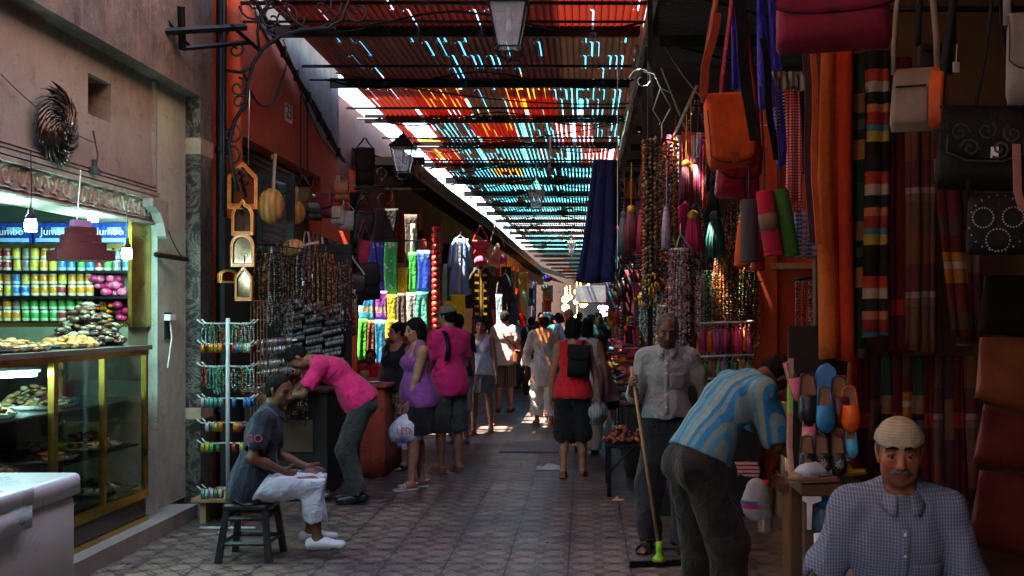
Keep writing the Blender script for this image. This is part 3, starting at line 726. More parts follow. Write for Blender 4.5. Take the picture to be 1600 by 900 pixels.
build('mirror_chip', mb, mat('mirror', (.8, .75, .6), .08, 1), t)

# chest freezer
fz = thing('chest_freezer', 'white chest freezer with rounded lid in front of the pastry cabinet', 'freezer', (-3.0, 4.7, .0))
def rbox(mb, x0, x1, y0, y1, z0, z1, r=.04, n=4):
    """box with rounded vertical edges and a softened top"""
    def ring(rad, ins):
        o = []
        for cx, cy, a0 in ((x1 - r, y1 - r, 0), (x0 + r, y1 - r, 90), (x0 + r, y0 + r, 180), (x1 - r, y0 + r, 270)):
            for i in range(n + 1):
                a = R(a0 + 90 * i / n); o.append((cx + math.cos(a) * (r - ins), cy + math.sin(a) * (r - ins)))
        return o
    prof = [(z0, 0), (z1 - r * .6, 0), (z1 - r * .25, r * .1), (z1 - r * .05, r * .35), (z1, r * .7)]; vs = []; N = 4 * (n + 1)
    for z, ins in prof: vs += [(x, y, z) for x, y in ring(r, ins)]
    fs = [(i * N + k, i * N + (k + 1) % N, (i + 1) * N + (k + 1) % N, (i + 1) * N + k) for i in range(len(prof) - 1) for k in range(N)]
    mb.add(vs, fs + [tuple(range(N))[::-1], tuple(range((len(prof) - 1) * N, len(prof) * N))])
M_fz = mat('freezer_enamel', (.60, .60, .62), .28, scale=2, var=.08, bump=.05)
mb = MB(); rbox(mb, -3.36, -2.72, 3.9, 5.50, .05, .745, .05); build('body', mb, M_fz, fz, True)
mb = MB(); rbox(mb, -3.37, -2.70, 3.88, 5.53, .752, .86, .05); build('lid', mb, M_fz, fz, True)
mb = MB(); mb.bb(-3.33, -2.75, 3.95, 5.45, 0, .05); build('plinth', mb, M_dark, fz)
mb = MB(); rbox(mb, -2.86, -2.66, 4.55, 4.98, .80, .875, .03); mb.bb(-2.72, -2.665, 4.6, 4.95, .68, .80); build('handle', mb, M_fz, fz, True)
mb = MB(); mb.box((-2.76, 4.78, .877), (.05, .1, .006)); build('badge', mb, M_steel, fz); mb = MB(); mb.lathe((-2.663, 4.85, .72), [(.012, 0), (.012, .01)], 8, Matrix.Rotation(R(90), 3, 'Y')); build('lock', mb, M_steel, fz)

M_ochre = plaster('pale_ochre_plaster', (.66, .46, .36), (.56, .38, .28), (.3, .2, .14), 1.2, .3)
bb_ = thing('rear_building', 'plain brown building closing the street behind the viewer', 'building', (0, -8, 0))  # unseen building added to cut flat light from behind the camera
wallbox('wall', bb_, M_brownpl, (-6.3, 6, -8.4, -8.1, 0, 8)); wallbox('side_wall', bb_, M_brownpl, (4.8, 5.0, -8.1, 5.5, 0, 6))
wallbox('upper_storey', rb, M_ochre, (1.6, 2.0, -8, 9.5, 5.32, 12.5))  # unseen sunlit wall, added to bounce warm light down into the street

# ================================================================== PEOPLE: implicit surfaces turned into one mesh
def _ev(X, Y, Z, p):
    k = p[0]
    if k == 'c':
        _, a, b, ra, rb, fl = p[:6]
        ab = b - a; L2 = float(ab @ ab) + 1e-12
        dx, dy, dz = X - a[0], Y - a[1], Z - a[2]
        t = np.clip((dx * ab[0] + dy * ab[1] + dz * ab[2]) / L2, 0, 1)
        dx = dx - t * ab[0]; dy = dy - t * ab[1]; dz = dz - t * ab[2]
        if fl is not None:
            n, f = fl; q = (dx * n[0] + dy * n[1] + dz * n[2]) * (1 / f - 1)
            dx = dx + q * n[0]; dy = dy + q * n[1]; dz = dz + q * n[2]
        return np.sqrt(dx * dx + dy * dy + dz * dz) - (ra + (rb - ra) * t)
    if k == 'e':
        _, c, Rm, r = p[:4]
        dx, dy, dz = X - c[0], Y - c[1], Z - c[2]
        q = [dx * Rm[0, i] + dy * Rm[1, i] + dz * Rm[2, i] for i in range(3)]
        k0 = np.sqrt(sum((q[i] / r[i]) ** 2 for i in range(3))); k1 = np.sqrt(sum((q[i] / r[i] ** 2) ** 2 for i in range(3))) + 1e-9
        return k0 * (k0 - 1) / k1
    if k == 'p':      # half space: d = (p-o).n
        _, o, n = p[:3]; return (X - o[0]) * n[0] + (Y - o[1]) * n[1] + (Z - o[2]) * n[2]
def V(*a): return np.array(a if len(a) > 1 else a[0], dtype=float)
def unit(v): v = V(v); return v / (np.linalg.norm(v) + 1e-12)
class Sdf:
    def __init__(s, h): s.h = h; s.ops = []
    def cap(s, a, b, ra, rb=None, k=.02, flat=None, op='u'):
        s.ops.append((op, k, ('c', V(a), V(b), ra, ra if rb is None else rb, flat))); return s
    def ell(s, c, r, Rm=None, k=.02, op='u'):
        s.ops.append((op, k, ('e', V(c), np.eye(3) if Rm is None else Rm, V(r)))); return s
    def cut(s, o, n, k=.004): s.ops.append(('i', k, ('p', V(o), unit(n)))); return s
    def mesh(s, wr=0.0, wf=22, seed=0, keep=None):
        h = s.h; lo = V(9e9, 9e9, 9e9); hi = -lo; bbs = []
        for op, k, p in s.ops:
            if p[0] == 'c': r = max(p[3], p[4]); a = np.minimum(p[1], p[2]) - r; b = np.maximum(p[1], p[2]) + r
            elif p[0] == 'e': r = max(p[3]); ext = np.sqrt(sum((p[2][:, i] * p[3][i]) ** 2 for i in range(3))); a = p[1] - ext; b = p[1] + ext
            else: bbs.append(None); continue
            bbs.append((a - k - 3 * h - .01, b + k + 3 * h + .01))
            if op == 'u': lo = np.minimum(lo, a); hi = np.maximum(hi, b)
        lo = lo - 4 * h - wr; hi = hi + 4 * h + wr; n = np.ceil((hi - lo) / h).astype(int) + 1
        ax = [(lo[i] + h * np.arange(n[i])).astype(np.float32) for i in range(3)]
        F = np.full(n, 1.0, np.float32)
        for (op, k, p), bb in zip(s.ops, bbs):
            if bb is None: i0, i1 = [0] * 3, list(n)
            else:
                i0 = np.clip(np.floor((bb[0] - lo) / h), 0, n).astype(int); i1 = np.clip(np.ceil((bb[1] - lo) / h) + 1, 0, n).astype(int)
                if (i1 <= i0).any(): continue
            sl = tuple(slice(a, b) for a, b in zip(i0, i1))
            X, Y, Z = ax[0][sl[0]][:, None, None], ax[1][sl[1]][None, :, None], ax[2][sl[2]][None, None, :]
            d = _ev(X, Y, Z, p).astype(np.float32); f = F[sl]
            if op == 'u': q = np.clip(.5 + .5 * (f - d) / k, 0, 1); F[sl] = f * (1 - q) + d * q - k * q * (1 - q)
            elif op == 's': d = -d; q = np.clip(.5 - .5 * (f - d) / k, 0, 1); F[sl] = f * (1 - q) + d * q + k * q * (1 - q)
            else: F[sl] = np.maximum(f, d)
        if wr:
            X, Y, Z = ax[0][:, None, None], ax[1][None, :, None], ax[2][None, None, :]; r = np.random.RandomState(seed)
            W = 0
            for i in range(5):
                kx, ky, kz = r.normal(0, 1, 3) * wf * (1, 1, .45)
                W = W + np.sin(kx * X + ky * Y + kz * Z + r.uniform(0, 6) + 1.3 * np.sin(9 * Z + 7 * X + i))
            F = F + (np.abs(W) / 3 - .5).astype(np.float32) * wr
        return surfnets(F, lo, h)
def surfnets(F, lo, h):
    S = F < 0; nx, ny, nz = F.shape
    cs = [(i, j, k) for i in (0, 1) for j in (0, 1) for k in (0, 1)]
    sub = lambda A, c: A[c[0]:nx - 1 + c[0], c[1]:ny - 1 + c[1], c[2]:nz - 1 + c[2]]
    cnt = sum(sub(S, c).astype(np.int8) for c in cs); M = (cnt > 0) & (cnt < 8)
    I, J, K = np.nonzero(M); acc = np.zeros((len(I), 3)); num = np.zeros(len(I))
    for c in cs:
        for a in range(3):
            if c[a]: continue
            d = list(c); d[a] = 1
            fa = F[I + c[0], J + c[1], K + c[2]]; fb = F[I + d[0], J + d[1], K + d[2]]; m = (fa < 0) != (fb < 0)
            t = np.where(m, fa / np.where(m, fa - fb, 1), 0); q = np.array(c, float)[None].repeat(len(I), 0); q[:, a] = t
            acc += q * m[:, None]; num += m
    vs = (acc / num[:, None] + np.stack([I, J, K], 1)) * h + lo
    idx = np.full(M.shape, -1, np.int64); idx[I, J, K] = np.arange(len(I)); fs = []
    for a in range(3):
        b, c = (a + 1) % 3, (a + 2) % 3
        s0 = [slice(1, -1)] * 3; s0[a] = slice(0, -1); s1 = list(s0); s1[a] = slice(1, None)
        A, B = S[tuple(s0)], S[tuple(s1)]; E = np.argwhere(A != B); E[:, b] += 1; E[:, c] += 1
        if not len(E): continue
        flip = S[E[:, 0], E[:, 1], E[:, 2]]
        g = []
        for ob, oc in ((-1, -1), (0, -1), (0, 0), (-1, 0)):
            e = E.copy(); e[:, b] += ob; e[:, c] += oc; g.append(idx[e[:, 0], e[:, 1], e[:, 2]])
        q = np.stack(g, 1); q[~flip] = q[~flip][:, ::-1]; fs.append(q)
    return vs, np.concatenate(fs)
def np_obj(name, vs, fs, m, parent=None, I=None, col=None, rest=None):
    me = bpy.data.meshes.new(name); nv, nf = len(vs), len(fs)
    me.vertices.add(nv); me.vertices.foreach_set('co', vs.astype(np.float32).ravel())
    me.loops.add(nf * 4); me.loops.foreach_set('vertex_index', fs.astype(np.int32).ravel())
    me.polygons.add(nf); me.polygons.foreach_set('loop_start', np.arange(0, nf * 4, 4, dtype=np.int32)); me.polygons.foreach_set('loop_total', np.full(nf, 4, np.int32))
    me.update(calc_edges=True); me.validate(); me.polygons.foreach_set('use_smooth', [True] * len(me.polygons))
    if col is not None: a = me.color_attributes.new('Col', 'FLOAT_COLOR', 'POINT'); a.data.foreach_set('color', np.concatenate([col, np.ones((nv, 1))], 1).astype(np.float32).ravel())
    if rest is not None: a = me.attributes.new('rest', 'FLOAT_VECTOR', 'POINT'); a.data.foreach_set('vector', rest.astype(np.float32).ravel())
    me.materials.append(m); o = bpy.data.objects.new(name, me); COL.objects.link(o)
    if parent is not None: o.parent = parent
    return o
def rx(a): c, s = math.cos(R(a)), math.sin(R(a)); return np.array([[1, 0, 0], [0, c, -s], [0, s, c]])
def ry(a): c, s = math.cos(R(a)), math.sin(R(a)); return np.array([[c, 0, s], [0, 1, 0], [-s, 0, c]])
def rz_(a): c, s = math.cos(R(a)), math.sin(R(a)); return np.array([[c, -s, 0], [s, c, 0], [0, 0, 1]])
def skin_mat():
    t = NT('skin'); a = t.n('Attribute'); a.attribute_name = 'Col'
    c = t.mix(t.ramp(t.noise(26, 5, rough=.75), [(.32, 0), (.68, 1)]), a.outputs['Color'], t.mix(1, a.outputs['Color'], (.66, .52, .48), 'MULTIPLY'))
    t.bump(t.noise(110, 4), .35, .003)
    return t.fin(c, .48, 0, **{'Subsurface Weight': .0, 'Specular IOR Level': .4})
M_skin = skin_mat(); M_hair = mat('dark_hair', (.008, .006, .005), .85, scale=30, bump=.8, bd=.01, bscale=90, spec=.15)
M_grey_hair = mat('grey_hair', (.10, .09, .085), .85, scale=40, var=.6, bump=.9, bd=.01, bscale=90, spec=.15)
M_eye = mat('eye_white', (.30, .26, .24), .2); M_iris = mat('iris', (.02, .012, .008), .1)
M_leather_b = mat('black_leather', (.015, .014, .014), .4, scale=10, bump=.4)

def human(label, pos, face, H=1.70, h=.011, lean=2, twist=0, side=0, fem=False, fat=1.0, arms=None, legs=None, head=(0, 0), seat=None,
          skin=(.30, .16, .10), cloth_=None, hair=('short', M_hair), detail=False, seed=0, feet='shoe', feetm=None, hands=(.35, .35), wrist=None):
    """arms/legs: {'R':(dir1,dir2),'L':...} in the body frame (x right, y forward, z up)"""
    k = H / 1.75; cloth_ = cloth_ or {}
    arms = arms or {}; legs = legs or {}
    A = {s: arms.get(s, ((.12 * q, .02, -1), (.05 * q, .12, -1))) for s, q in (('R', 1), ('L', -1))}
    G = {s: legs.get(s, ((.04 * q, .03, -1), (.0, -.05, -1))) for s, q in (('R', 1), ('L', -1))}
    J = {}; Rp = rx(-lean * .55) @ ry(side); Rm = rx(-lean * .85) @ ry(side) @ rz_(twist * .5); Rc = rx(-lean * 1.2) @ ry(side) @ rz_(twist)
    w = .96 if fem else 1.0
    J['pel'] = V(0, 0, 0); J['waist'] = J['pel'] + Rp @ V(0, 0, .17 * k); J['chest'] = J['waist'] + Rm @ V(0, 0, .20 * k)
    J['sh'] = J['chest'] + Rc @ V(0, -.01, .15 * k); J['neck'] = J['sh'] + Rc @ V(0, .005, .055 * k)
    Rh = rz_(head[1]) @ rx(-lean * .6 - head[0]) if abs(lean) < 40 else Rc @ rz_(head[1]) @ rx(-head[0])
    Rn = Rc @ rx(-8); J['head'] = J['neck'] + (unit(Rn @ V(0, 0, 1) + Rh @ V(0, .12, 1)) * .135 * k)
    for s, q in (('R', 1), ('L', -1)):
        J['shd' + s] = J['sh'] + Rc @ V(q * (.166 if not fem else .155) * k * (1 + (fat - 1) * .5), 0, -.025 * k)
        J['elb' + s] = J['shd' + s] + unit(A[s][0]) * .295 * k; J['wri' + s] = J['elb' + s] + unit(A[s][1]) * .255 * k
        J['hip' + s] = J['pel'] + Rp @ V(q * .088 * k, 0, -.03 * k)
        J['kne' + s] = J['hip' + s] + unit(G[s][0]) * .43 * k; J['ank' + s] = J['kne' + s] + unit(G[s][1]) * .415 * k
    low = min(J['ankR'][2], J['ankL'][2]) - .075 * k
    off = V(0, 0, -low) if seat is None else V(0, 0, seat + .10 * k)
    mid = (J['ankR'] + J['ankL']) / 2 if seat is None else V(0, 0, 0)
    off = off - V(mid[0], mid[1], 0)
    for a in J: J[a] = J[a] + off
    loc = Vector((pos[0], pos[1], 0)); rz = R(face)
    B = Sdf(h); mr = .8 * h
    def torso(S, o=0.0, low=True):
        f = fat
        S.ell(J['pel'], V(.158 * (1.08 if fem else 1) * f, .112 * f, .135) * k + o, Rp, .05)
        for q in (1, -1): S.ell(J['pel'] + Rp @ V(q * .07 * k, -.05 * k, -.04 * k), V(.075, .075, .085) * k * f + o, Rp, .04)
        S.ell(J['waist'] + Rm @ V(0, (.0 + (f - 1) * .12) * k, -.02 * k), V((.125 if fem else .138) * f, .098 * f * (1 + (f - 1)), .17) * k + o, Rm, .06)
        S.ell(J['chest'] + Rc @ V(0, .0, .01), V(.148 if fem else .165, .105 if fem else .118, .17) * k * (1 + (f - 1) * .6) + o, Rc, .06)
        if fem:
            for q in (1, -1): S.ell(J['chest'] + Rc @ V(q * .07 * k, .085 * k, .0), V(.062, .06, .06) * k * f + o, Rc, .03)
        S.cap(J['shdL'], J['shdR'], .052 * k + o, k=.05)
        for s in 'RL': S.cap(J['neck'] - Rc @ V(0, .0, .02 * k), J['shd' + s] + Rc @ V(0, 0, .012), .05 * k + o, .038 * k + o, k=.04)
    torso(B)
    fr = 1 + (fat - 1) * .7
    B.cap(J['neck'] - Rc @ V(0, .01, .04 * k), J['head'] + Rh @ V(0, -.02, -.03) * k, .058 * k * (.88 if fem else 1), .052 * k * (.88 if fem else 1), k=.03)
    for s, q in (('R', 1), ('L', -1)):
        B.cap(J['shd' + s], J['elb' + s], .050 * k * fr, .037 * k * fr, k=.03)
        B.cap(J['elb' + s], J['elb' + s] * .55 + J['wri' + s] * .45, .037 * k * fr, .036 * k * fr, k=.02)
        B.cap(J['elb' + s] * .6 + J['wri' + s] * .4, J['wri' + s], .037 * k * fr, .024 * k, k=.02)
        B.cap(J['hip' + s], J['kne' + s], .088 * k * fr, .052 * k * fr, k=.04)
        kn, an = J['kne' + s], J['ank' + s]; sd = unit(an - kn); back = unit(np.cross(sd, V(1, 0, 0)))
        if back[1] > 0: back = -back
        B.cap(kn, an, .05 * k * fr, .034 * k, k=.03)
        B.cap(kn + sd * .06 * k + back * .018 * k, kn + sd * .2 * k + back * .015 * k, .042 * k * fr, .038 * k * fr, k=.04)
        # foot
        yw = G[s][2] if len(G[s]) > 2 else q * -8
        f = rz_(yw) @ V(0, 1, 0); pt = G[s][3] if len(G[s]) > 3 else 0
        f3 = unit(f - V(0, 0, math.tan(R(pt)))); up = V(0, 0, 1) if pt == 0 else unit(np.cross(np.cross(f3, V(0, 0, 1)), f3))
        J['foot' + s] = (an, f3, up)
        B.cap(an - f3 * .035 * k - up * .035 * k, an + f3 * .05 * k - up * .03 * k, .034 * k, .035 * k, k=.02)
        B.cap(an, an + f3 * .12 * k - up * .05 * k, .032 * k, .026 * k, k=.03, flat=(up, .8))
        sd_ = np.cross(f3, up)
        for i in range(5):
            e = an + f3 * (.185 - .012 * i) * k + sd_ * (-q) * (.026 - .0145 * i) * k - up * .062 * k
            B.cap(an + f3 * .10 * k + sd_ * (-q) * (.02 - .01 * i) * k - up * .055 * k, e, max(.014 * k, mr), max((.0125 if i == 0 else .0095) * k, mr), k=.008)
        # hand
        d = unit(J['wri' + s] - J['elb' + s]) if not (wrist and s in wrist) else unit(wrist[s][0])
        nrm = V(-q, 0, 0) if not (wrist and s in wrist) else V(wrist[s][1]); nrm = unit(nrm - d * (nrm @ d)); u = np.cross(d, nrm) * q
        if not (wrist and s in wrist) and u[1] < 0: u = -u
        cu = hands[0 if s == 'R' else 1]; W = J['wri' + s]; hk = k
        B.cap(W, W + d * .075 * hk, .024 * hk, .036 * hk, k=.012, flat=(nrm, .5))
        for i, (o_, L_) in enumerate(((.027, .92), (.009, 1.0), (-.009, .94), (-.026, .74))):
            b = W + d * .082 * hk + u * o_ * hk; dd = unit(d + u * o_ * 3.5); r0 = max(.0092 * hk, mr)
            a_ = 0; pt_ = b
            for sg, ln in enumerate((.036, .026, .02)):
                a_ += cu * (38 if sg else 30) * (1 + .08 * i); di = dd * math.cos(R(a_)) + nrm * math.sin(R(a_)); nx_ = pt_ + di * ln * L_ * hk
                B.cap(pt_, nx_, r0 * (1 - .08 * sg), r0 * (.92 - .08 * sg), k=.005); pt_ = nx_
        tb = W + d * .03 * hk + u * .028 * hk; td = unit(d * .75 + u * .6 + nrm * (.25 + .5 * cu))
        B.cap(W + d * .015 * hk + u * .012 * hk, tb, .017 * hk, .015 * hk, k=.012); B.cap(tb, tb + td * .042 * hk, max(.0125 * hk, mr), max(.0105 * hk, mr), k=.006)
        td2 = unit(td + d * .6 + nrm * .4 * cu); B.cap(tb + td * .042 * hk, tb + td * .042 * hk + td2 * .028 * hk, max(.0105 * hk, mr), max(.0095 * hk, mr), k=.005)
        J['grip' + s] = W + d * .09 * hk + nrm * .025 * hk; J['palm' + s] = (W, d, nrm, u)
    # head
    hc = J['head']; T = lambda x, y, z: hc + Rh @ (V(x, y, z) * k)
    hm = Sdf(h) if False else B
    B.ell(T(0, -.012, .034), V(.076, .096, .086) * k, Rh, .02)
    B.ell(T(0, .022, -.035), V(.060, .068, .078) * k, Rh, .03)
    B.ell(T(0, .055, -.088), V(.028, .026, .022) * k, Rh, .025)
    for q in (1, -1):
        B.ell(T(q * .04, .02, -.062), V(.022, .045, .03) * k, Rh, .025)
        B.cap(T(q * .014, .082, .026), T(q * .048, .066, .022), .011 * k, .009 * k, k=.012)
        B.ell(T(q * .042, .058, -.022), V(.022, .02, .02) * k, Rh, .02)
        B.ell(T(q * .032, .098, .004), V(.017, .016, .012) * k, Rh, .012, 's')
        B.ell(T(q * .031, .072, .004), V(.0145, .0145, .0125) * k, Rh, .003)
        B.cap(T(q * .078, -.008, .012), T(q * .074, .002, -.03), max(.017 * k, mr), max(.010 * k, mr), k=.008, flat=(Rh @ V(1, 0, 0), .5 if h < .01 else .7))
        B.ell(T(q * .012, .098, -.036), V(.009, .010, .008) * k, Rh, .006)
    B.cap(T(0, .084, .012), T(0, .112, -.03), .010 * k, .0135 * k, k=.012)
    B.cap(T(-.019, .083, -.058), T(.019, .083, -.058), .0075 * k, k=.008); B.cap(T(0, .088, -.058), T(0, .088, -.058), .009 * k, k=.01)
    B.cap(T(-.016, .083, -.070), T(.016, .083, -.070), .0085 * k, k=.006)
    B.cap(T(-.022, .098, -.0635), T(.022, .098, -.0635), .0025 * k, k=.005, op='s')
    if detail:
        for q in (1, -1):
            B.cap(T(q * .020, .094, -.034), T(q * .036, .078, -.062), .0022 * k, .0016 * k, k=.007, op='s')
            B.ell(T(q * .032, .083, -.014), V(.014, .008, .006) * k, Rh, .008); B.cap(T(q * .02, .089, -.021), T(q * .045, .074, -.016), .0012 * k, k=.005, op='s')
            B.cap(T(q * .055, .062, .006), T(q * .066, .045, .012), .0012 * k, k=.004, op='s')
        for z in (.046, .056, .066): B.cap(T(-.035, .079, z), T(.035, .079, z), .0012 * k, k=.005, op='s')
        B.cap(T(-.004, .094, .024), T(-.005, .088, .038), .0014 * k, k=.004, op='s')
    vs, fs = B.mesh()
    # colours of the skin in the head frame
    q = (vs - hc) @ Rh / k; c = np.tile(V(skin), (len(vs), 1))
    near = np.linalg.norm(q, axis=1) < .16; front = near & (q[:, 1] > .03)
    c[near] *= V(1.06, 1.0, .96)
    lip = front & (abs(q[:, 2] + .064) < .012) & (abs(q[:, 0]) < .024) & (q[:, 1] > .07); c[lip] = V(skin) * V(.95, .55, .55)
    ck = front & (abs(abs(q[:, 0]) - .045) < .022) & (abs(q[:, 2] + .02) < .02); c[ck] *= V(1.1, .9, .88)
    brow = front & (abs(q[:, 2] - .027) < .006 + h * .25) & (abs(q[:, 0]) > .012) & (abs(q[:, 0]) < .052); c[brow] = c[brow] * .25
    if not detail:
        ew = front & (abs(q[:, 2] - .004) < .0095) & (abs(abs(q[:, 0]) - .031) < .017); c[ew] = c[ew] * .22
    if not fem:
        st = front & (q[:, 2] < -.035) & ~lip & (q[:, 2] < -.02 - .5 * (.075 - abs(q[:, 0])) * 0); c[st] *= V(.74, .74, .80); un = front & (abs(q[:, 2] + .012) < .007) & (abs(abs(q[:, 0]) - .032) < .016); c[un] *= V(.75, .7, .75)
    kn_ = np.zeros(len(vs), bool)
    body = np_obj('person', vs, fs, M_skin, None, col=c); body.location = loc; body.rotation_euler = (0, 0, rz)
    tag(body, label, 'person')
    def part(name, S, m, wr=0.0, wf=22, rest=True):
        v_, f_ = S.mesh(wr, wf, seed)
        if len(f_) < 4: return None
        return np_obj(name, v_, f_, m, body, rest=((v_ - J['chest']) @ Rc) if rest else None)
    if detail:
        for s, q_ in (('R', 1), ('L', -1)):
            S = MB(); S.ball(tuple(T(q_ * .031, .0755, .004)), .0125 * k, 12, 8); e = build('eye', S, M_eye, None, True); e.parent = body
            S = MB(); gz = Rh @ V(0, 1, -.15); S.ball(tuple(T(q_ * .031, .0755, .004) + gz * .0078 * k), .0078 * k, 10, 6); e2 = build('iris', S, M_iris, None, True); e2.parent = e
            S = Sdf(.003); a1 = T(q_ * .013, .093, .0315); b1 = T(q_ * .03, .089, .035); c1 = T(q_ * .052, .072, .028)
            S.cap(a1, b1, .0048 * k, .0045 * k, k=.003); S.cap(b1, c1, .0045 * k, .002 * k, k=.003); part('eyebrow', S, M_hair if detail != 'old' else M_grey_hair, .003, 300, False)
            S = Sdf(.003); S.cap(T(q_ * .018, .083, .009), T(q_ * .031, .0895, .0115), .0048 * k, k=.003); S.cap(T(q_ * .031, .0895, .0115), T(q_ * .046, .078, .006), .0048 * k, k=.003)
            S.cap(T(q_ * .018, .080, -.003), T(q_ * .031, .085, -.0085), .003 * k, k=.003); S.cap(T(q_ * .031, .085, -.0085), T(q_ * .045, .076, .0), .003 * k, k=.003)
            v_, f_ = S.mesh(); np_obj('eyelid', v_, f_, M_skin, body, col=np.tile(V(skin) * .7, (len(v_), 1)))
    # hair
    hk_, hmm = hair if hair else (None, None)
    if hk_:
        S = Sdf(min(h, .009))
        if hk_ == 'short':
            S.ell(T(0, -.018, .040), V(.0815, .100, .089) * k, Rh, .02); S.ell(T(0, -.035, -.005), V(.077, .078, .073) * k, Rh, .02)
            S.cut(T(0, .045, .06), Rh @ V(0, .86, -.5)); S.cut(T(0, -.05, -.06), Rh @ V(0, .25, -.95))
            S.ell(T(0, .12, .0), V(.12, .09, .075) * k, Rh, .01, 's')
        elif hk_ == 'bun':
            S.ell(T(0, -.020, .040), V(.088, .106, .094) * k, Rh, .02); S.ell(T(0, -.10, .03), V(.05, .045, .05) * k, Rh, .02)
            S.ell(T(0, .12, -.01), V(.11, .095, .075) * k, Rh, .01, 's'); S.cut(T(0, -.05, -.07), Rh @ V(0, .2, -1))
        elif hk_ == 'bob':
            S.ell(T(0, -.020, .040), V(.092, .108, .096) * k, Rh, .02); S.ell(T(0, -.04, -.04), V(.092, .085, .085) * k, Rh, .02)
            S.ell(T(0, .12, -.03), V(.066, .10, .10) * k, Rh, .02, 's'); S.cut(T(0, -.05, -.10), Rh @ V(0, .2, -1))
        elif hk_ == 'scarf':
            S.ell(T(0, -.018, .035), V(.095, .11, .10) * k, Rh, .02); S.ell(T(0, -.02, -.09), V(.085, .09, .08) * k, Rh, .04); S.ell(T(0, .13, -.01), V(.06, .09, .08) * k, Rh, .01, 's')
        elif hk_ == 'bald':
            S.ell(T(0, -.02, .0), V(.082, .098, .06) * k, Rh, .02); S.cut(T(0, .0, .02), Rh @ V(0, .5, -1)); S.cut(T(0, 0, .035), Rh @ V(0, 0, 1)); S.ell(T(0, .1, .0), V(.12, .11, .1) * k, Rh, .01, 's')
        part('hair', S, hmm, .010, 60, False)
    for nm, d_ in cloth_.items():
        kind = nm.split(':')[0]; o = d_.get('o', .012); m = d_['m']; S = Sdf(h); wr = d_.get('wr', .012)
        if kind in ('shirt', 'tank'):
            torso(S, o); f_ = d_.get('hem', .02)
            S.ell(J['waist'] * .5 + J['pel'] * .5 + Rp @ V(0, (.01 + (fat - 1) * .1) * k, .0), V(.165 * fat, .125 * fat, .19) * k + o + .006, Rp, .06)
            if f_ > 0: S.ell(J['pel'] + Rp @ V(0, -.01, -.02) * k, V(.178 * (1.06 if fem else 1) * fat, .15 * fat, .18) * k + o + .006, Rp, .05)
            if kind == 'shirt':
                sl = d_.get('sleeve', .6)
                for s in 'RL':
                    a, b, c_ = J['shd' + s], J['elb' + s], J['wri' + s]
                    if sl <= 1: e = a + (b - a) * sl; S2 = e; S.cap(a, e, (.053) * k * fr + o, .050 * k * fr + o + d_.get('flare', .008), k=.03)
                    else:
                        e = b + (c_ - b) * (sl - 1); S.cap(a, b, .055 * k * fr + o, .046 * k * fr + o, k=.03); S.cap(b, e, .045 * k * fr + o, .036 * k * fr + o, k=.02)
                for s in 'RL':     # square sleeve ends and the bare arm cut back out
                    a, b, c_ = J['shd' + s], J['elb' + s], J['wri' + s]
                    if sl <= 1: e = a + (b - a) * sl; dr = unit(b - a)
                    else: e = b + (c_ - b) * (sl - 1); dr = unit(c_ - b)
                    S.cap(e + dr * .045 * k, e + dr * .11 * k, .066 * k, .066 * k, k=.004, op='s')
                S.ell(J['neck'] + Rc @ V(0, .03, .03) * k, V(.062, .085, .045) * k, Rc, .01, 's')
            else:
                S.ell(J['neck'] + Rc @ V(0, d_.get('scoop', .07), -.0) * k, V(.085, .13, .10) * k, Rc, .01, 's')
                for s, q_ in (('R', 1), ('L', -1)): S.ell(J['shd' + s] + Rc @ V(q_ * .03, 0, -.02) * k, V(.062, .11, .10) * k, Rc, .01, 's')
            S.cut(J['pel'] + Rp @ V(0, 0, -f_ * k), Rp @ V(0, 0, -1))
            p_ = part('shirt' if kind == 'shirt' else 'top', S, m, wr, d_.get('wf', 22))
            if d_.get('collar'):
                cn = J['neck'] + Rc @ V(0, .014, .0) * k; mb = MB()
                def cf(u, v):
                    th = (u * 2 - 1) * 2.82; f = abs(th) / math.pi; r_ = .064 + .026 * v + .022 * v * max(0, f - .55) * 2
                    return tuple(cn + Rc @ (V(math.sin(th) * r_, -math.cos(th) * r_ * (1.0 + .18 * f) + .01, .040 - .050 * f - v * (.030 + .045 * f * f * f)) * k))
                mb.slab(cf, 26, 3, .005); cl_ = build('collar', mb, m, None, True); cl_.parent = body
                a_ = cl_.data.attributes.new('rest', 'FLOAT_VECTOR', 'POINT'); vv = np.array([q.co for q in cl_.data.vertices]); a_.data.foreach_set('vector', ((vv - J['chest']) @ Rc).astype(np.float32).ravel())
        elif kind in ('trousers', 'shorts', 'capris'):
            cutl = {'trousers': .96, 'capris': .62, 'shorts': .0}[kind] if 'len' not in d_ else d_['len']
            S.ell(J['pel'], V(.162 * (1.08 if fem else 1) * fat, .118 * fat, .135) * k + o, Rp, .05)
            for q_ in (1, -1): S.ell(J['pel'] + Rp @ V(q_ * .07 * k, -.05 * k, -.04 * k), V(.078, .078, .088) * k * fat + o, Rp, .04)
            S.ell(J['pel'] + Rp @ V(0, .0, .09) * k, V(.145 * fat, .105 * fat, .08) * k + o, Rp, .04)
            lo_ = d_.get('loose', .0)
            for s in 'RL':
                hp, kn, an = J['hip' + s], J['kne' + s], J['ank' + s]
                S.cap(hp, kn, .095 * k * fr + o, .062 * k * fr + o + lo_, k=.04)
                if cutl > 0: e = kn + (an - kn) * cutl; S.cap(kn, e, .060 * k * fr + o + lo_, .050 * k + o + lo_, k=.03); dr = unit(an - kn)
                else: e = hp + (kn - hp) * (1 + cutl); dr = unit(kn - hp)
                if cutl <= 0: e = kn
                S.cap(e + dr * .06 * k, e + dr * .15 * k, .09 * k, .09 * k, k=.004, op='s')
            S.cut(J['pel'] + Rp @ V(0, 0, .11 * k), Rp @ V(0, 0, 1))
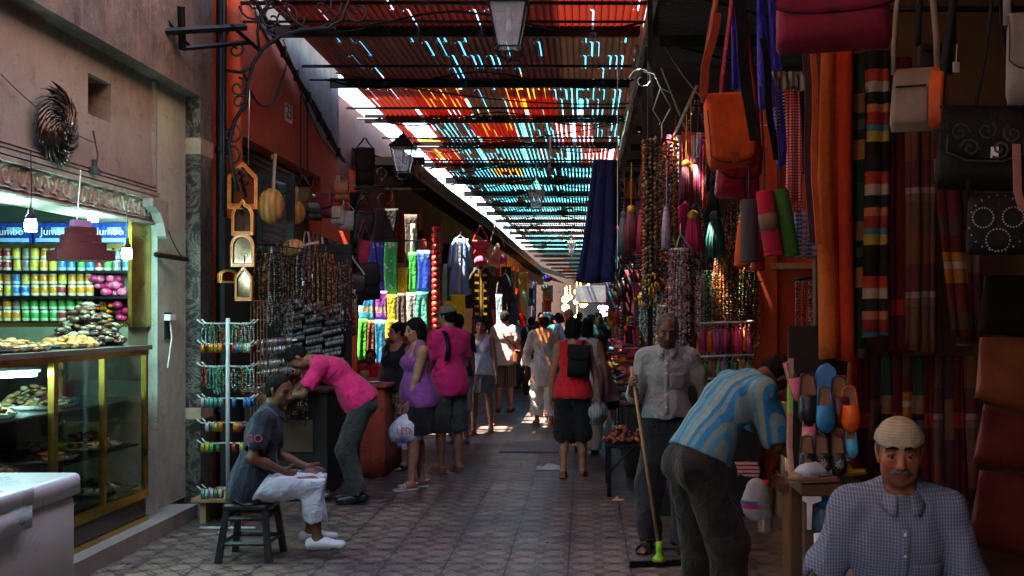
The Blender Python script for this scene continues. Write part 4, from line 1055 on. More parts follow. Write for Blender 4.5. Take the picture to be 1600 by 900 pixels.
            part('trousers' if kind == 'trousers' else kind, S, m, wr, d_.get('wf', 16))
            if d_.get('belt'):
                S = Sdf(h); S.ell(J['pel'] + Rp @ V(0, .0, .09) * k, V(.150 * fat, .112 * fat, .10) * k + o + .004, Rp, .04); S.cut(J['pel'] + Rp @ V(0, 0, .112 * k), Rp @ V(0, 0, 1)); S.cut(J['pel'] + Rp @ V(0, 0, .075 * k), Rp @ V(0, 0, -1)); part('belt', S, M_leather_b)
        elif kind in ('skirt', 'robe'):
            ln = d_.get('len', .5); wd = d_.get('w', .2); dp = d_.get('d', .15)
            foot_mid = (J['kneR'] + J['kneL']) / 2; top = J['pel'] + V(0, 0, .09 * k); 
            kmid = (J['kneR'] + J['kneL']) / 2; amid = (J['ankR'] + J['ankL']) / 2
            if kind == 'robe':
                torso(S, o + .01); sl = d_.get('sleeve', 1.9)
                for s in 'RL':
                    b, c_ = J['elb' + s], J['wri' + s]; e = b + (c_ - b) * (sl - 1)
                    S.cap(J['shd' + s], b, .06 * k + o, .06 * k + o, k=.03); S.cap(b, e, .06 * k + o, .07 * k + o, k=.02); dr = unit(c_ - b); S.cap(e + dr * .06 * k, e + dr * .1 * k, .08 * k, k=.004, op='s')
            n = 6; tgt = kmid if ln <= .5 else amid; end = top + (tgt - top) * (1 if ln > .5 else ln / .5 * .98)
            end[2] = top[2] - ln * k if kind == 'skirt' else d_.get('hemz', .1)
            for i in range(n):
                a = top + (end - top) * (i / n); b = top + (end - top) * ((i + 1) / n); ra = .155 * fat * k + (wd - .155) * i / n + o; rb = .155 * fat * k + (wd - .155) * (i + 1) / n + o
                S.cap(a, b, ra, rb, k=.04, flat=(V(0, 1, 0), dp / .2))
            for q_ in (1, -1): S.ell(J['pel'] + Rp @ V(q_ * .07 * k, -.05 * k, -.04 * k), V(.082, .082, .10) * k * fat + o, Rp, .05)
            S.cut(end, V(0, 0, -1)); 
            if kind == 'skirt': S.cut(J['pel'] + Rp @ V(0, 0, .12 * k), Rp @ V(0, 0, 1))
            else: S.ell(J['neck'] + Rc @ V(0, .03, .035) * k, V(.062, .085, .045) * k, Rc, .01, 's')
            part(kind, S, m, wr, d_.get('wf', 26))
        elif kind == 'skullcap':
            S = Sdf(min(h, .007)); S.ell(T(0, -.016, .044), V(.0865, .104, .0895) * k, Rh, .01); S.cut(T(0, .0, .052), Rh @ V(0, -.28, -1)); part('skullcap', S, m, .004, 60)
            S = Sdf(min(h, .005)); S.ell(T(0, -.016, .044), V(.0895, .107, .092) * k, Rh, .01); S.cut(T(0, .0, .050), Rh @ V(0, -.28, -1)); S.cut(T(0, .0, .074), Rh @ V(0, .28, 1)); part('cap_band', S, m, .002, 90)
        elif kind == 'cap':
            S = Sdf(min(h, .009)); S.ell(T(0, -.014, .048), V(.088, .106, .092) * k, Rh, .01); S.cut(T(0, 0, .045), Rh @ V(0, 0, -1)); S.cap(T(-.03, .11, .052), T(.03, .11, .052), .06 * k, k=.02, flat=(Rh @ V(0, .25, 1), .14)); part('cap', S, m, 0)
    # footwear
    for s, q_ in (('R', 1), ('L', -1)):
        an, f3, up = J['foot' + s]; sd_ = np.cross(f3, up); fm = feetm or M_leather_b
        if feet == 'shoe':
            S = Sdf(min(h, .01)); S.cap(an - f3 * .045 * k - up * .03 * k, an + f3 * .05 * k - up * .03 * k, .046 * k, .047 * k, k=.02); S.cap(an + f3 * .04 * k - up * .032 * k, an + f3 * .17 * k - up * .045 * k, .045 * k, .040 * k, k=.03, flat=(up, .85))
            S.cut(an - up * .076 * k, -up); S.cap(an + up * .03 * k, an + up * .10 * k, .045 * k, k=.006, op='s'); part('shoe', S, fm, 0)
        elif feet == 'sandal':
            mb = MB(); c0 = an - up * .079 * k; pts = [(-.075, .0), (-.07, .028), (0, .034), (.10, .046), (.17, .04), (.20, .01), (.19, -.02), (.15, -.045), (.08, -.045), (0, -.033), (-.07, -.028)]
            mb.prism([(x * k, y * k) for x, y in pts], tuple(c0), tuple(f3), tuple(sd_), (-.018 if np.dot(np.cross(f3, sd_), up) > 0 else .018) * -1)
            for x, w_ in ((.09, .048), (.125, .047)):
                mb.tube([tuple(c0 + f3 * x * k + (sd_ * math.cos(a) * w_ + up * (math.sin(a) * .052 + .012)) * k) for a in np.linspace(0, math.pi, 9)], .011 * k, 6, True, (.5, 1.2))
            mb.tube([tuple(c0 + (f3 * -.03 + sd_ * math.cos(a) * .045 - f3 * math.sin(a) * .05 + up * .07) * k) for a in np.linspace(0, math.pi, 9)], .007 * k, 5)
            p_ = build('sandal', mb, fm, None, False); p_.parent = body
    Mw = Matrix.Translation(loc) @ Matrix.Rotation(rz, 4, 'Z')
    W = {a: (Mw @ Vector(v) if not isinstance(v, tuple) else v) for a, v in J.items()}
    W['T'] = lambda x, y, z: Mw @ Vector(T(x, y, z)); W['C'] = lambda x, y, z: Mw @ Vector(J['chest'] + Rc @ (V(x, y, z) * k)); W['L'] = lambda v: Mw @ Vector(v)
    W['Pl'] = lambda x, y, z: Mw @ Vector(J['pel'] + Rp @ (V(x, y, z) * k)); W['k'] = k; W['o'] = body; W['part'] = part; W['Tl'] = T; W['J'] = J; W['Rh'] = Rh; W['Rc'] = Rc
    return W

# ------------------------------------------------------------------ the people of the photograph
c_ = cloth
fabric = lambda n, c, **k: cloth(n, c, **k)
SK_D, SK_M, SK_L = (.21, .095, .052), (.30, .135, .075), (.47, .22, .13)
white_tr = fabric('white_cotton', (.62, .64, .68)); navy = fabric('navy_cotton', (.018, .022, .04)); pink = fabric('hot_pink_cotton', (.78, .02, .16)); grey_tr = fabric('charcoal_cotton', (.045, .048, .045))
black_c = fabric('black_cotton', (.014, .013, .015)); purple = fabric('purple_cotton', (.26, .055, .24)); olive = fabric('olive_cotton', (.07, .065, .05)); grey_c = fabric('grey_skirt_cotton', (.16, .15, .15))
robe_m = fabric('white_robe_cloth', (.60, .60, .57)); red_c = fabric('red_cotton', (.75, .02, .03)); lightgrey = fabric('grey_shirt_cloth', (.30, .30, .31)); dkgrey = fabric('dark_trouser_cloth', (.025, .025, .035)); brown_tr = fabric('brown_black_trousers', (.028, .022, .020))
pinkwhite = fabric('pinkish_white_cotton', (.62, .50, .50)); whitep = fabric('white_top', (.70, .70, .80)); sky_c = fabric('sky_blue_cotton', (.25, .45, .75)); peach = fabric('peach_cotton', (.75, .45, .35))
M_tanfoot = mat('tan_leather', (.28, .14, .07), .6); M_whiteshoe = mat('white_leather', (.60, .58, .55), .5)
if PEOPLE:
    # A seated boy
    A_ = human('young man in a navy shirt and white trousers sitting on a black stool', (PX(400, 7.25), 7.2), -78, H=1.66, h=.009, lean=16, twist=-6, head=(2, -32), seat=.43,
      arms={'R': ((.36, -.28, -1), (-.45, .80, -.44)), 'L': ((-.16, .05, -.95), (.1, .85, -.37))}, legs={'R': ((.1, 1, .08), (.0, .10, -1), -6), 'L': ((-.16, 1, .08), (.0, -.05, -1), 5)},
      skin=SK_D, cloth_={'shirt': dict(m=navy, sleeve=.72, hem=.12, o=.014, collar=1), 'capris': dict(m=white_tr, len=.66, loose=.018, o=.014)}, feet='shoe', feetm=M_whiteshoe, hands=(.8, .5), seed=1)
    # B bending man in pink
    B_ = human('man in a bright pink T-shirt bending over the bracelet stall', (PX(558, 9.35), 9.35), 100, H=1.74, h=.010, lean=55, head=(12, 10), skin=SK_D,
      arms={'R': ((.1, .75, -.75), (-.1, .55, -.6)), 'L': ((-.1, .5, -.85), (.1, .9, -.1))}, legs={'R': ((.03, .30, -1), (0, -.16, -1)), 'L': ((-.06, .34, -1), (0, -.28, -1))},
      cloth_={'shirt': dict(m=pink, sleeve=.7, hem=.03), 'trousers': dict(m=grey_tr, o=.012, loose=.016)}, seed=2)
    C_ = human('woman in a black tank top and white capri trousers with a striped shoulder bag', (PX(622, 11.4), 11.4), 150, H=1.60, h=.010, fem=True, fat=1.22, head=(-4, -35), skin=SK_L, lean=0,
      arms={'R': ((.25, .05, -1), (.05, .2, -1)), 'L': ((-.2, .0, -1), (-.3, .1, -1))}, hair=('bun', M_hair), cloth_={'tank': dict(m=black_c, o=.010, hem=.06), 'capris': dict(m=white_tr, len=.55, loose=.01)}, feet='sandal', seed=3)
    D_ = human('woman in a purple sleeveless top and black skirt carrying a plastic bag', (PX(652, 10.15), 10.1), 118, H=1.65, h=.009, fem=True, fat=1.16, head=(6, 10), skin=SK_L, lean=3,
      arms={'R': ((-.1, .2, -1), (-.2, .25, -1)), 'L': ((.05, .25, -1), (.18, .25, -1))}, legs={'R': ((.04, -.05, -1), (.0, -.10, -1)), 'L': ((-.04, .24, -1), (0, .05, -1))},
      hair=('bob', M_hair), cloth_={'tank': dict(m=purple, o=.010, hem=.08), 'skirt': dict(m=black_c, len=.46, w=.17, d=.15)}, feet='sandal', feetm=mat('silver_strap', (.5, .45, .42), .35), seed=4)
    E_ = human('tall man in a hot pink T-shirt and olive cap seen from behind', (PX(703, 11.1), 11.1), 38, H=1.78, h=.010, head=(8, 32), skin=SK_L, lean=2,
      arms={'R': ((.2, .15, -1), (-.35, .75, -.3)), 'L': ((-.15, .25, -1), (.2, .8, -.2))}, cloth_={'shirt': dict(m=pink, sleeve=.68, hem=.12, o=.02), 'shorts': dict(m=olive, len=0, loose=.03, o=.014), 'cap': dict(m=fabric('khaki_cap_cloth', (.20, .17, .11)))}, feet='sandal', feetm=M_tanfoot, seed=5)
    F_ = human('man in a black T-shirt standing behind the pink capped man', (PX(716, 13.6), 13.6), 20, H=1.70, h=.013, skin=SK_M, cloth_={'shirt': dict(m=black_c), 'shorts': dict(m=lightgrey, loose=.02)}, feetm=grey_c, seed=6)
    G_ = human('woman in a white tank top and grey skirt walking towards the viewer', (PX(754, 14.9), 14.9), 172, H=1.66, h=.011, fem=True, skin=SK_L, head=(0, 8),
      arms={'R': ((.2, -.12, -1), (.15, -.05, -1)), 'L': ((-.22, .18, -1), (-.2, .3, -1))}, legs={'R': ((.0, .22, -1), (0, .05, -1)), 'L': ((-.03, -.22, -1), (0, -.32, -1), 6, 25)},
      hair=('bob', M_hair), cloth_={'tank': dict(m=whitep, o=.008, hem=.04), 'skirt': dict(m=grey_c, len=.40, w=.205, d=.16)}, feet='sandal', feetm=M_tanfoot, seed=7)
    plaid = stripes('brown_plaid', [(0, (.10, .07, .05)), (.35, (.28, .22, .17)), (.5, (.05, .04, .035)), (.7, (.20, .14, .10))], .07, 0)
    H_ = human('man in a pale T-shirt and brown plaid shorts with a shoulder bag', (PX(788, 18.2), 18.2), -8, H=1.76, h=.013, skin=SK_L, arms={'R': ((.35, .0, -1), (.1, .3, -1)), 'L': ((-.35, .1, -1), (.1, .3, -1))},
      cloth_={'shirt': dict(m=pinkwhite, hem=.12, o=.02), 'shorts': dict(m=plaid, loose=.035)}, feetm=M_tanfoot, seed=8)
    I_ = human('man in a long white robe and skullcap walking away', (PX(850, 15.9), 15.9), 4, H=1.70, h=.011, skin=SK_D, arms={'R': ((.35, .0, -1), (.1, .35, -1)), 'L': ((-.35, .0, -1), (-.1, .35, -1))}, legs={'R': ((.06, -.12, -1), (0, -.2, -1)), 'L': ((-.05, .1, -1), (0, .02, -1))},
      cloth_={'robe': dict(m=robe_m, w=.215, d=.15, hemz=.62, sleeve=1.7, wr=.02), 'trousers': dict(m=robe_m, len=.75, loose=.03, o=.02), 'skullcap': dict(m=robe_m)}, hair=('short', M_hair), feet='sandal', feetm=M_tanfoot, seed=9)
    J_ = human('man in a white shirt walking ahead of the robed man', (PX(873, 21), 21), 5, H=1.74, h=.015, skin=SK_D, cloth_={'shirt': dict(m=robe_m, sleeve=.9, hem=.14), 'trousers': dict(m=navy)}, seed=10)
    K_ = human('bald man with glasses coming forward behind the red top woman', (PX(889, 17.0), 17), 165, H=1.80, h=.012, head=(3, 25), skin=SK_L, hair=('bald', M_grey_hair), cloth_={'shirt': dict(m=sky_c, o=.02), 'shorts': dict(m=olive)}, seed=11)
    L_ = human('woman in a red sleeveless top and black cropped trousers seen from behind', (PX(895, 10.75), 10.8), -6, H=1.65, h=.009, fem=True, fat=1.08, skin=SK_L, lean=1,
      arms={'R': ((.32, -.05, -1), (.15, .05, -1)), 'L': ((-.25, -.0, -1), (-.08, .15, -1))}, legs={'R': ((.03, .10, -1), (0, .0, -1)), 'L': ((-.02, -.05, -1), (0, -.22, -1), 4, 10)},
      hair=('bob', M_hair), head=(4, -12), cloth_={'tank': dict(m=red_c, o=.012, hem=.06, scoop=.03), 'capris': dict(m=black_c, len=.14, loose=.03, o=.02)}, feet='sandal', feetm=M_tanfoot, seed=12)
    Mm = human('woman in a white sleeveless top and white trousers walking ahead of the red top woman', (PX(917, 12.7), 12.7), 0, H=1.62, h=.012, fem=True, fat=1.05, skin=SK_L, hair=('bob', M_hair),
      arms={'R': ((.3, 0, -1), (.1, .2, -1)), 'L': ((-.2, 0, -1), (.1, .2, -1))}, cloth_={'tank': dict(m=whitep, o=.012, hem=.05), 'trousers': dict(m=robe_m, loose=.03, o=.016)}, seed=13)
    N_ = human('seated vendor in a peach shirt at the belt stall', (PX(950, 13.6), 13.6), 100, H=1.66, h=.013, seat=.5, lean=18, skin=SK_M, legs={'R': ((.1, 1, 0), (0, .1, -1)), 'L': ((-.1, 1, 0), (0, .1, -1))}, cloth_={'shirt': dict(m=peach, o=.02), 'trousers': dict(m=navy)}, seed=14)
    O_ = human('elderly man with grey hair and moustache leaning on a floor squeegee', (PX(1040, 7.42), 7.42), 172, H=1.69, h=.0075, lean=3, head=(14, 6), skin=SK_D, detail='old', hair=('short', M_grey_hair),
      arms={'R': ((.30, .12, -1), (-.02, .78, .30)), 'L': ((-.42, -.12, -1), (.12, .12, -1))}, legs={'R': ((.10, .02, -1), (.04, -.02, -1), -14), 'L': ((-.07, .08, -1), (.0, -.0, -1), 10)},
      wrist={'R': ((.05, .9, .35), (-1, 0, 0))}, cloth_={'shirt': dict(m=lightgrey, sleeve=1.25, hem=-.06, o=.013, collar=1, wr=.016, wf=18), 'trousers': dict(m=dkgrey, o=.014, loose=.03, wr=.018, belt=1)}, feet='sandal', hands=(1.0, .4), seed=15)
    P_ = human('man in a blue and green striped shirt bending over the slipper rack', (PX(1122, 5.6), 5.6), -66, H=1.74, h=.0075, lean=48, twist=4, head=(26, 6), skin=SK_D, hair=('short', M_hair),
      arms={'R': ((.10, .28, -1), (.05, .95, -.50)), 'L': ((.1, .7, -.8), (.1, .9, -.4))}, legs={'R': ((.05, .36, -1), (0, .12, -1)), 'L': ((-.12, .30, -1), (-.04, .02, -1))},
      cloth_={'shirt': dict(m=stripes('blue_green_stripes', [(0, (.04, .32, .62)), (.2, (.26, .42, .42)), (.36, (.10, .42, .66)), (.46, (.32, .46, .40)), (.7, (.03, .28, .60)), (.84, (.24, .42, .48))], .14, 0, attr='rest', bump=.5), sleeve=.82, hem=-.04, o=.022, collar=1, wr=.018, wf=16),
              'trousers': dict(m=brown_tr, o=.016, loose=.035, wr=.02, belt=1)}, hands=(.6, .4), seed=16)
    ging = NT('blue_gingham'); a = ging.n('Attribute'); a.attribute_name = 'rest'; s3 = ging.sep(a.outputs['Vector'])
    fx = ging.math('LESS_THAN', ging.math('FRACT', ging.math('DIVIDE', s3[0], .0105)), .34); fz_ = ging.math('LESS_THAN', ging.math('FRACT', ging.math('DIVIDE', s3[2], .0125)), .22)
    g_ = ging.math('MULTIPLY', ging.math('ADD', fx, fz_), .5); gc = ging.mix(g_, (.085, .125, .23), (.30, .345, .41))
    ging.bump(ging.noise(14, 3, dist=1), .5, .02); ging.fin(gc, .85); ging.m.name = 'blue_gingham'
    Q_ = human('man in a blue checked shirt and cream skullcap seated on a white chair', (PX(1408, 3.72), 3.78), 174, H=1.74, h=.0062, lean=5, head=(-1, -7), seat=.40, skin=(.36, .15, .08), detail=True, hair=('short', M_grey_hair),
      arms={'R': ((.42, -.08, -1), (.1, .6, -.6)), 'L': ((-.30, .1, -1), (.3, .9, -.1))}, legs={'R': ((.15, 1, 0), (0, .1, -1)), 'L': ((-.15, 1, 0), (0, .1, -1))}, fat=.98,
      cloth_={'shirt': dict(m=ging.m, sleeve=.85, hem=.04, o=.020, collar=1, wr=.014, wf=20, flare=.008), 'trousers': dict(m=dkgrey), 'skullcap': dict(m=stripes('cream_knit', [(0, (.52, .47, .36)), (.5, (.44, .39, .28))], .010, 2))}, seed=17)
    # face hair
    for W, mh, w_ in ((Q_, M_grey_hair, 1.0), (O_, M_grey_hair, .9)):
        S = Sdf(.003); T = W['Tl']
        for q in (1, -1):
            S.cap(T(0, .101, -.049), T(q * .018, .097, -.051), .0085, .0085, k=.004); S.cap(T(q * .018, .097, -.051), T(q * .034, .084, -.060), .0085, .0055, k=.004)
        W['part']('moustache', S, mh, .005, 260, False)
    # shirt buttons and plackets, pockets
    def bits(W, ys, col, pocket=(-.075, .0), depth=.14):
        Rc, J, k = W['Rc'], W['J'], W['k']
        mb = MB()
        shirt = [c for c in W['o'].children if c.name.startswith('shirt')][0]
        vsq = np.array([v.co for v in shirt.data.vertices]); q = (vsq - J['chest']) @ Rc
        def surf(x, z):
            m = (abs(q[:, 0] - x) < .012) & (abs(q[:, 2] - z) < .012); return (q[m, 1].max() if m.any() else depth)
        for i, z in enumerate(ys):
            y = surf(0, z); mb = MB(); mb.ball(tuple(J['chest'] + Rc @ V(0, y + .002, z)), .0065, 8, 4, (1, .5, 1)); b = build('button', mb, M_white, None, True); b.parent = W['o']
        mb = MB(); zs = np.linspace(ys[0] + .02, ys[-1] - .05, 14)
        def fn(u, v): z = zs[0] + (zs[-1] - zs[0]) * u; return tuple(J['chest'] + Rc @ V(-.016 + .032 * v, surf(0, z) + .001, z))
        mb.slab(fn, 13, 2, .003); b = build('placket', mb, shirt.data.materials[0], None, True); b.parent = W['o']
        mb = MB(); px_ = pocket[0]
        def fn(u, v): x = px_ - .055 + .11 * u; z = pocket[1] - .12 + .12 * v + (.018 * abs(u - .5) * 2 if v == 0 else 0); return tuple(J['chest'] + Rc @ V(x, surf(x, z) + .002, z))
        mb.slab(fn, 7, 7, .003); b = build('pocket', mb, shirt.data.materials[0], None, True); b.parent = W['o']
        for o in W['o'].children:
            if o.name.startswith(('placket', 'pocket')):
                a = o.data.attributes.new('rest', 'FLOAT_VECTOR', 'POINT'); vv = np.array([v.co for v in o.data.vertices]); a.data.foreach_set('vector', (((vv - J['chest']) @ Rc) + V(.004, 0, .004)).astype(np.float32).ravel())
    bits(Q_, [.075, .0, -.085, -.17], None, (-.085, -.03)); bits(O_, [.10, .03, -.05, -.13, -.21], None, (-.08, .03))

# ================================================================== STOCK BUILDERS
def spin(n, r, turns, c, ux, uy, flip=1, a0=0.0):
    """spiral scroll points, from outside inwards"""
    c, ux, uy = Vector(c), Vector(ux), Vector(uy)
    return [c + ux * (r * (1 - .85 * i / n) * math.cos(a0 + flip * 6.283 * turns * i / n)) + uy * (r * (1 - .85 * i / n) * math.sin(a0 + flip * 6.283 * turns * i / n)) for i in range(n + 1)]
def drape_mb(c, w, h, rz=0, folds=3, amp=.02, th=.012, seed=0, wb=None, sway=0.0, nz=10):
    """hanging cloth: c = top centre"""
    r = random.Random(seed); ph = r.uniform(0, 6); ca, sa = math.cos(rz), math.sin(rz); wb = wb or w; f2 = folds * r.uniform(1.6, 2.3); k1 = r.uniform(-.6, .6)
    mb = MB()
    def fn(u, v):
        ww = w + (wb - w) * v; x = (u - .5) * ww + sway * v + .06 * w * math.sin(v * 4 + ph)
        d = amp * (.35 + .65 * v) * (math.sin(6.283 * folds * u + ph + k1 * v * 3) + .35 * math.sin(6.283 * f2 * u + v * 2))
        z = -h * v - .008 * math.sin(6.283 * folds * u * .5 + ph) * (v > .9)
        return (c[0] + x * ca - d * sa, c[1] + x * sa + d * ca, c[2] + z)
    mb.slab(fn, max(8, int(folds * 7)), nz, th); return mb
def drape(name, label, cat, c, w, h, m, group=None, parts=None, **kw):
    return single(name, label, cat, drape_mb(c, w, h, **kw), m, c, group, True)
def strand_mb(a, b, r, cols, seed=0, gap=1.9, bulge=.0, loop=0.0):
    """string of beads from a down to b (optionally out and back as a loop of width loop)"""
    rr = random.Random(seed); mb = MB(); a, b = Vector(a), Vector(b); L = (b - a).length
    def put(p, q, s):
        n = max(2, int((q - p).length / (r * gap)))
        for i in range(n):
            t = i / n; pt = p.lerp(q, t) + Vector((s * loop * .5 * math.sin(min(1, t * 2.2 if t < .5 else 1) * 1.57) * (1 - max(0, t - .8) * 5) + rr.uniform(-.2, .2) * r, rr.uniform(-.3, .3) * r, 0))
            mb.cur = rr.choice(cols); k = r * rr.choice((.7, .85, 1, 1, 1.3)); mb.octa(pt, k, k * rr.uniform(.8, 1.3))
    if loop: put(a, b, 1); put(a, b, -1)
    else: put(a, b, 0)
    mb.cur = (.03, .03, .03); mb.tube([a, b], .0015, 3) if not loop else None
    return mb
M_bead = vcol('bead_glass', .22)
M_beadm = vcol('bead_metal', .3, .8)
CB = {'amber': [(.55, .20, .02), (.35, .10, .02), (.6, .35, .08), (.2, .05, .02)], 'dark': [(.03, .03, .03), (.09, .06, .05), (.02, .02, .03), (.25, .2, .18)], 'white': [(.6, .58, .55), (.45, .4, .4), (.7, .68, .66), (.1, .09, .09)],
      'coral': [(.55, .05, .03), (.4, .03, .03), (.6, .2, .1), (.1, .02, .02)], 'turquoise': [(.05, .40, .42), (.1, .5, .5), (.03, .2, .3), (.5, .5, .45)], 'mixed': [(.5, .05, .2), (.1, .2, .5), (.55, .5, .45), (.05, .05, .06), (.4, .3, .1)],
      'silver': [(.6, .6, .6), (.4, .4, .4), (.2, .2, .2)], 'brown': [(.16, .08, .04), (.25, .15, .08), (.08, .04, .03)], 'green': [(.04, .22, .06), (.10, .3, .15), (.02, .08, .04)], 'rose': [(.5, .12, .2), (.3, .05, .1), (.6, .35, .38)]}
def strand(c, L, col, label, group, r=.008, loop=.05, seed=0, pend=None, cat='necklace'):
    mb = strand_mb(c, Vector(c) - Vector((0, 0, L)), r, CB[col], seed, loop=loop)
    if pend:
        mb.cur = pend; b = Vector(c) - Vector((0, 0, L)); mb.ball(b - Vector((0, 0, .02)), .018, 8, 5, (1, .4, 1.3))
    return single('bead_necklace', label, cat, mb, M_bead, c, group)
def torus(mb, c, R_, r, ax=(0, 1, 0), n=12, m=5):
    ax = Vector(ax).normalized(); u = ax.cross(Vector((0, 0, 1)));
    if u.length < .1: u = ax.cross(Vector((1, 0, 0)))
    u.normalize(); v = ax.cross(u); c = Vector(c); vs = []
    for i in range(n):
        a = 6.283 * i / n; d = u * math.cos(a) + v * math.sin(a)
        for j in range(m):
            b = 6.283 * j / m; vs.append(c + d * (R_ + r * math.cos(b)) + ax * r * math.sin(b))
    mb.add(vs, [(i * m + j, i * m + (j + 1) % m, ((i + 1) % n) * m + (j + 1) % m, ((i + 1) % n) * m + j) for i in range(n) for j in range(m)])
def tassel(c, L, w, m, label, group=None, top=.25, cap=None, cord=.12, seed=0):
    t = thing('tassel', label, 'tassel', c, 0, group); x, y, z = c; r = random.Random(seed)
    mb = MB(); n = 16
    for k in range(n):
        a = 6.283 * k / n; e = (math.cos(a), math.sin(a)); q = r.uniform(.9, 1.08)
        mb.tube([(x + e[0] * w * .22, y + e[1] * w * .22, z), (x + e[0] * w * .42 * q, y + e[1] * w * .42 * q, z - L * .5), (x + e[0] * w * .45 * q, y + e[1] * w * .45 * q, z - L * r.uniform(.96, 1.03))], w * .13, 4)
    mb.lathe((x, y, z - L * .97), [(w * .38, 0), (w * .36, L * .5), (w * .22, L * .95)], 8)
    build('fringe', mb, m, t, True)
    mb = MB(); mb.ball((x, y, z + w * .25), w * .36, 8, 6); mb.lathe((x, y, z - w * .12), [(w * .3, 0), (w * .3, w * .12)], 10); build('head', mb, cap or m, t, True)
    mb = MB(); mb.tube([(x, y, z + w * .5), (x + .004, y, z + w * .5 + cord)], .003, 4); build('cord', mb, cap or m, t); return t
def strap_mb(pts, w, th=.004, ax=(1, 0, 0)):
    """flat band through pts; ax = width direction"""
    mb = MB(); ax = Vector(ax).normalized(); vs = []; n = len(pts)
    for i, p in enumerate(pts):
        p = Vector(p); tg = (Vector(pts[min(i + 1, n - 1)]) - Vector(pts[max(i - 1, 0)])).normalized(); nn = tg.cross(ax).normalized() * th / 2; a = ax * w / 2
        vs += [p - a - nn, p + a - nn, p + a + nn, p - a + nn]
    mb.add(vs, [(i * 4 + k, i * 4 + (k + 1) % 4, (i + 1) * 4 + (k + 1) % 4, (i + 1) * 4 + k) for i in range(n - 1) for k in range(4)] + [(3, 2, 1, 0), tuple(range(n * 4 - 4, n * 4))]); return mb
def bag_mb(w, h, d, bulge=.15, r=.25, n=10, m=8, seed=0, topn=.9):
    """soft rounded bag body about the origin (x width, y depth, z height)"""
    rr = random.Random(seed); mb = MB(); vs = []; N = 4 * n
    for i in range(m + 1):
        v = i / m; z = (v - .5) * h; e = 1 - bulge * 0 - (1 - topn) * v; edge = min(1, math.sqrt(max(0, 1 - abs(2 * v - 1) ** 6)) * 1.0 + .03)
        for k in range(N):
            a = 6.283 * k / N; ca, sa = math.cos(a), math.sin(a); x = abs(ca) ** .35 * (1 if ca > 0 else -1); y = abs(sa) ** .6 * (1 if sa > 0 else -1)
            bl = 1 + bulge * math.sin(math.pi * v) ; q = 1 + rr.uniform(-.008, .008)
            vs.append((x * w / 2 * e * (.93 + .07 * edge) * q, y * d / 2 * bl * edge * q, z))
    mb.add(vs, [(i * N + k, i * N + (k + 1) % N, (i + 1) * N + (k + 1) % N, (i + 1) * N + k) for i in range(m) for k in range(N)] + [tuple(range(N))[::-1], tuple(range(m * N, (m + 1) * N))]); return mb
def xf(mb, c, rz=0, tilt=0, pitch=0):
    M = Matrix.Translation(Vector(c)) @ Matrix.Rotation(rz, 4, 'Z') @ Matrix.Rotation(tilt, 4, 'Y') @ Matrix.Rotation(pitch, 4, 'X'); mb.v = [tuple(M @ Vector(v)) for v in mb.v]; return mb
def leather(name, c, rough=.45, var=.3):
    return mat(name, c, rough, 0, var=var, scale=9, bump=.6, bd=.006, bscale=40)
def bag(label, c, w, h, d, m, rz=0, tilt=0, flap=True, strap=None, strap_to=None, sw=.025, strapm=None, seed=0, tagm=False, group=None, cat='bag', name='shoulder_bag', buckle=False, pocket=False, topn=.92, extra=None):
    """c = bag centre; strap_to = height the strap hangs from"""
    t = thing(name, label, cat, c, 0, group); RT = lambda mb: xf(mb, c, rz, tilt)
    build('body', RT(bag_mb(w, h, d, seed=seed, topn=topn)), m, t, True)
    if flap:
        mb = MB(); fh = h * (.62 if flap is True else flap)
        def fn(u, v):
            x = (u - .5) * w * .98; s = v * (fh + d * .6)
            rnd_ = .10 * h * (abs(u - .5) * 2) ** 3 * v
            if s < d * .6: return (x, d * .25 - s * 1.25, h / 2 + .008 - .004 * (s / (d * .6)))
            return (x, -d / 2 * (1.12) - .006 - .02 * math.sin(3.14 * (s - d * .6) / fh) * .5, h / 2 - (s - d * .6) + rnd_)
        mb.slab(fn, 10, 12, .006); f = build('flap', RT(mb), m, t, True); mb = MB(); mb.tube([fn(0, v / 8) for v in range(3, 9)] + [fn(u / 10, 1) for u in range(1, 10)] + [fn(1, v / 8) for v in range(8, 2, -1)], .0035, 4); build('piping', RT(mb), M_iron, f)
        if buckle:
            mb = MB(); mb.box((0, -d / 2 * 1.15 - .016, h / 2 - fh + .02), (.035, .008, .05)); build('buckle', RT(mb), leather('buckle_leather', (.30, .05, .02)) if buckle is True else buckle, t)
    if pocket:
        mb = bag_mb(w * .78, h * .58, d * .3, seed=seed + 1); mb.v = [(x, y - d * .55, z - h * .12) for x, y, z in mb.v]; build('pocket', RT(mb), m, t, True)
        mb = MB(); mb.tube([(-w * .33, -d * .72, h * .17), (w * .33, -d * .72, h * .17)], .004, 5); build('zip', RT(mb), M_iron, t)
    if strap_to is not None:
        z1 = strap_to; sm = strapm or m; M = Matrix.Rotation(rz, 3, 'Z'); ux = M @ Vector((1, 0, 0))
        for s in (-1, 1):
            p0 = Vector(c) + Matrix.Rotation(rz, 3, 'Z') @ (Matrix.Rotation(tilt, 3, 'Y') @ Vector((s * w * .48, 0, h * .42))); p1 = Vector((c[0] + s * .015, c[1], z1))
            pts = [p0.lerp(p1, i / 6) + ux * s * .01 * math.sin(i) for i in range(7)]
            mb = strap_mb(pts, sw, .005, (math.cos(rz + .5 * s), math.sin(rz + .5 * s), 0)); build('strap', mb, sm, t, True)
    if tagm:
        mb = MB(); mb.box((w * .1, -d * .7, -h * .05), (.03, .002, .045)); build('price_tag', RT(mb), M_white, t)
        mb = MB(); mb.tube([(w * .1, -d * .7, -h * .03), (w * .02, -d * .66, h * .2)], .0012, 3); build('tag_string', RT(mb), M_white, t)
    return t
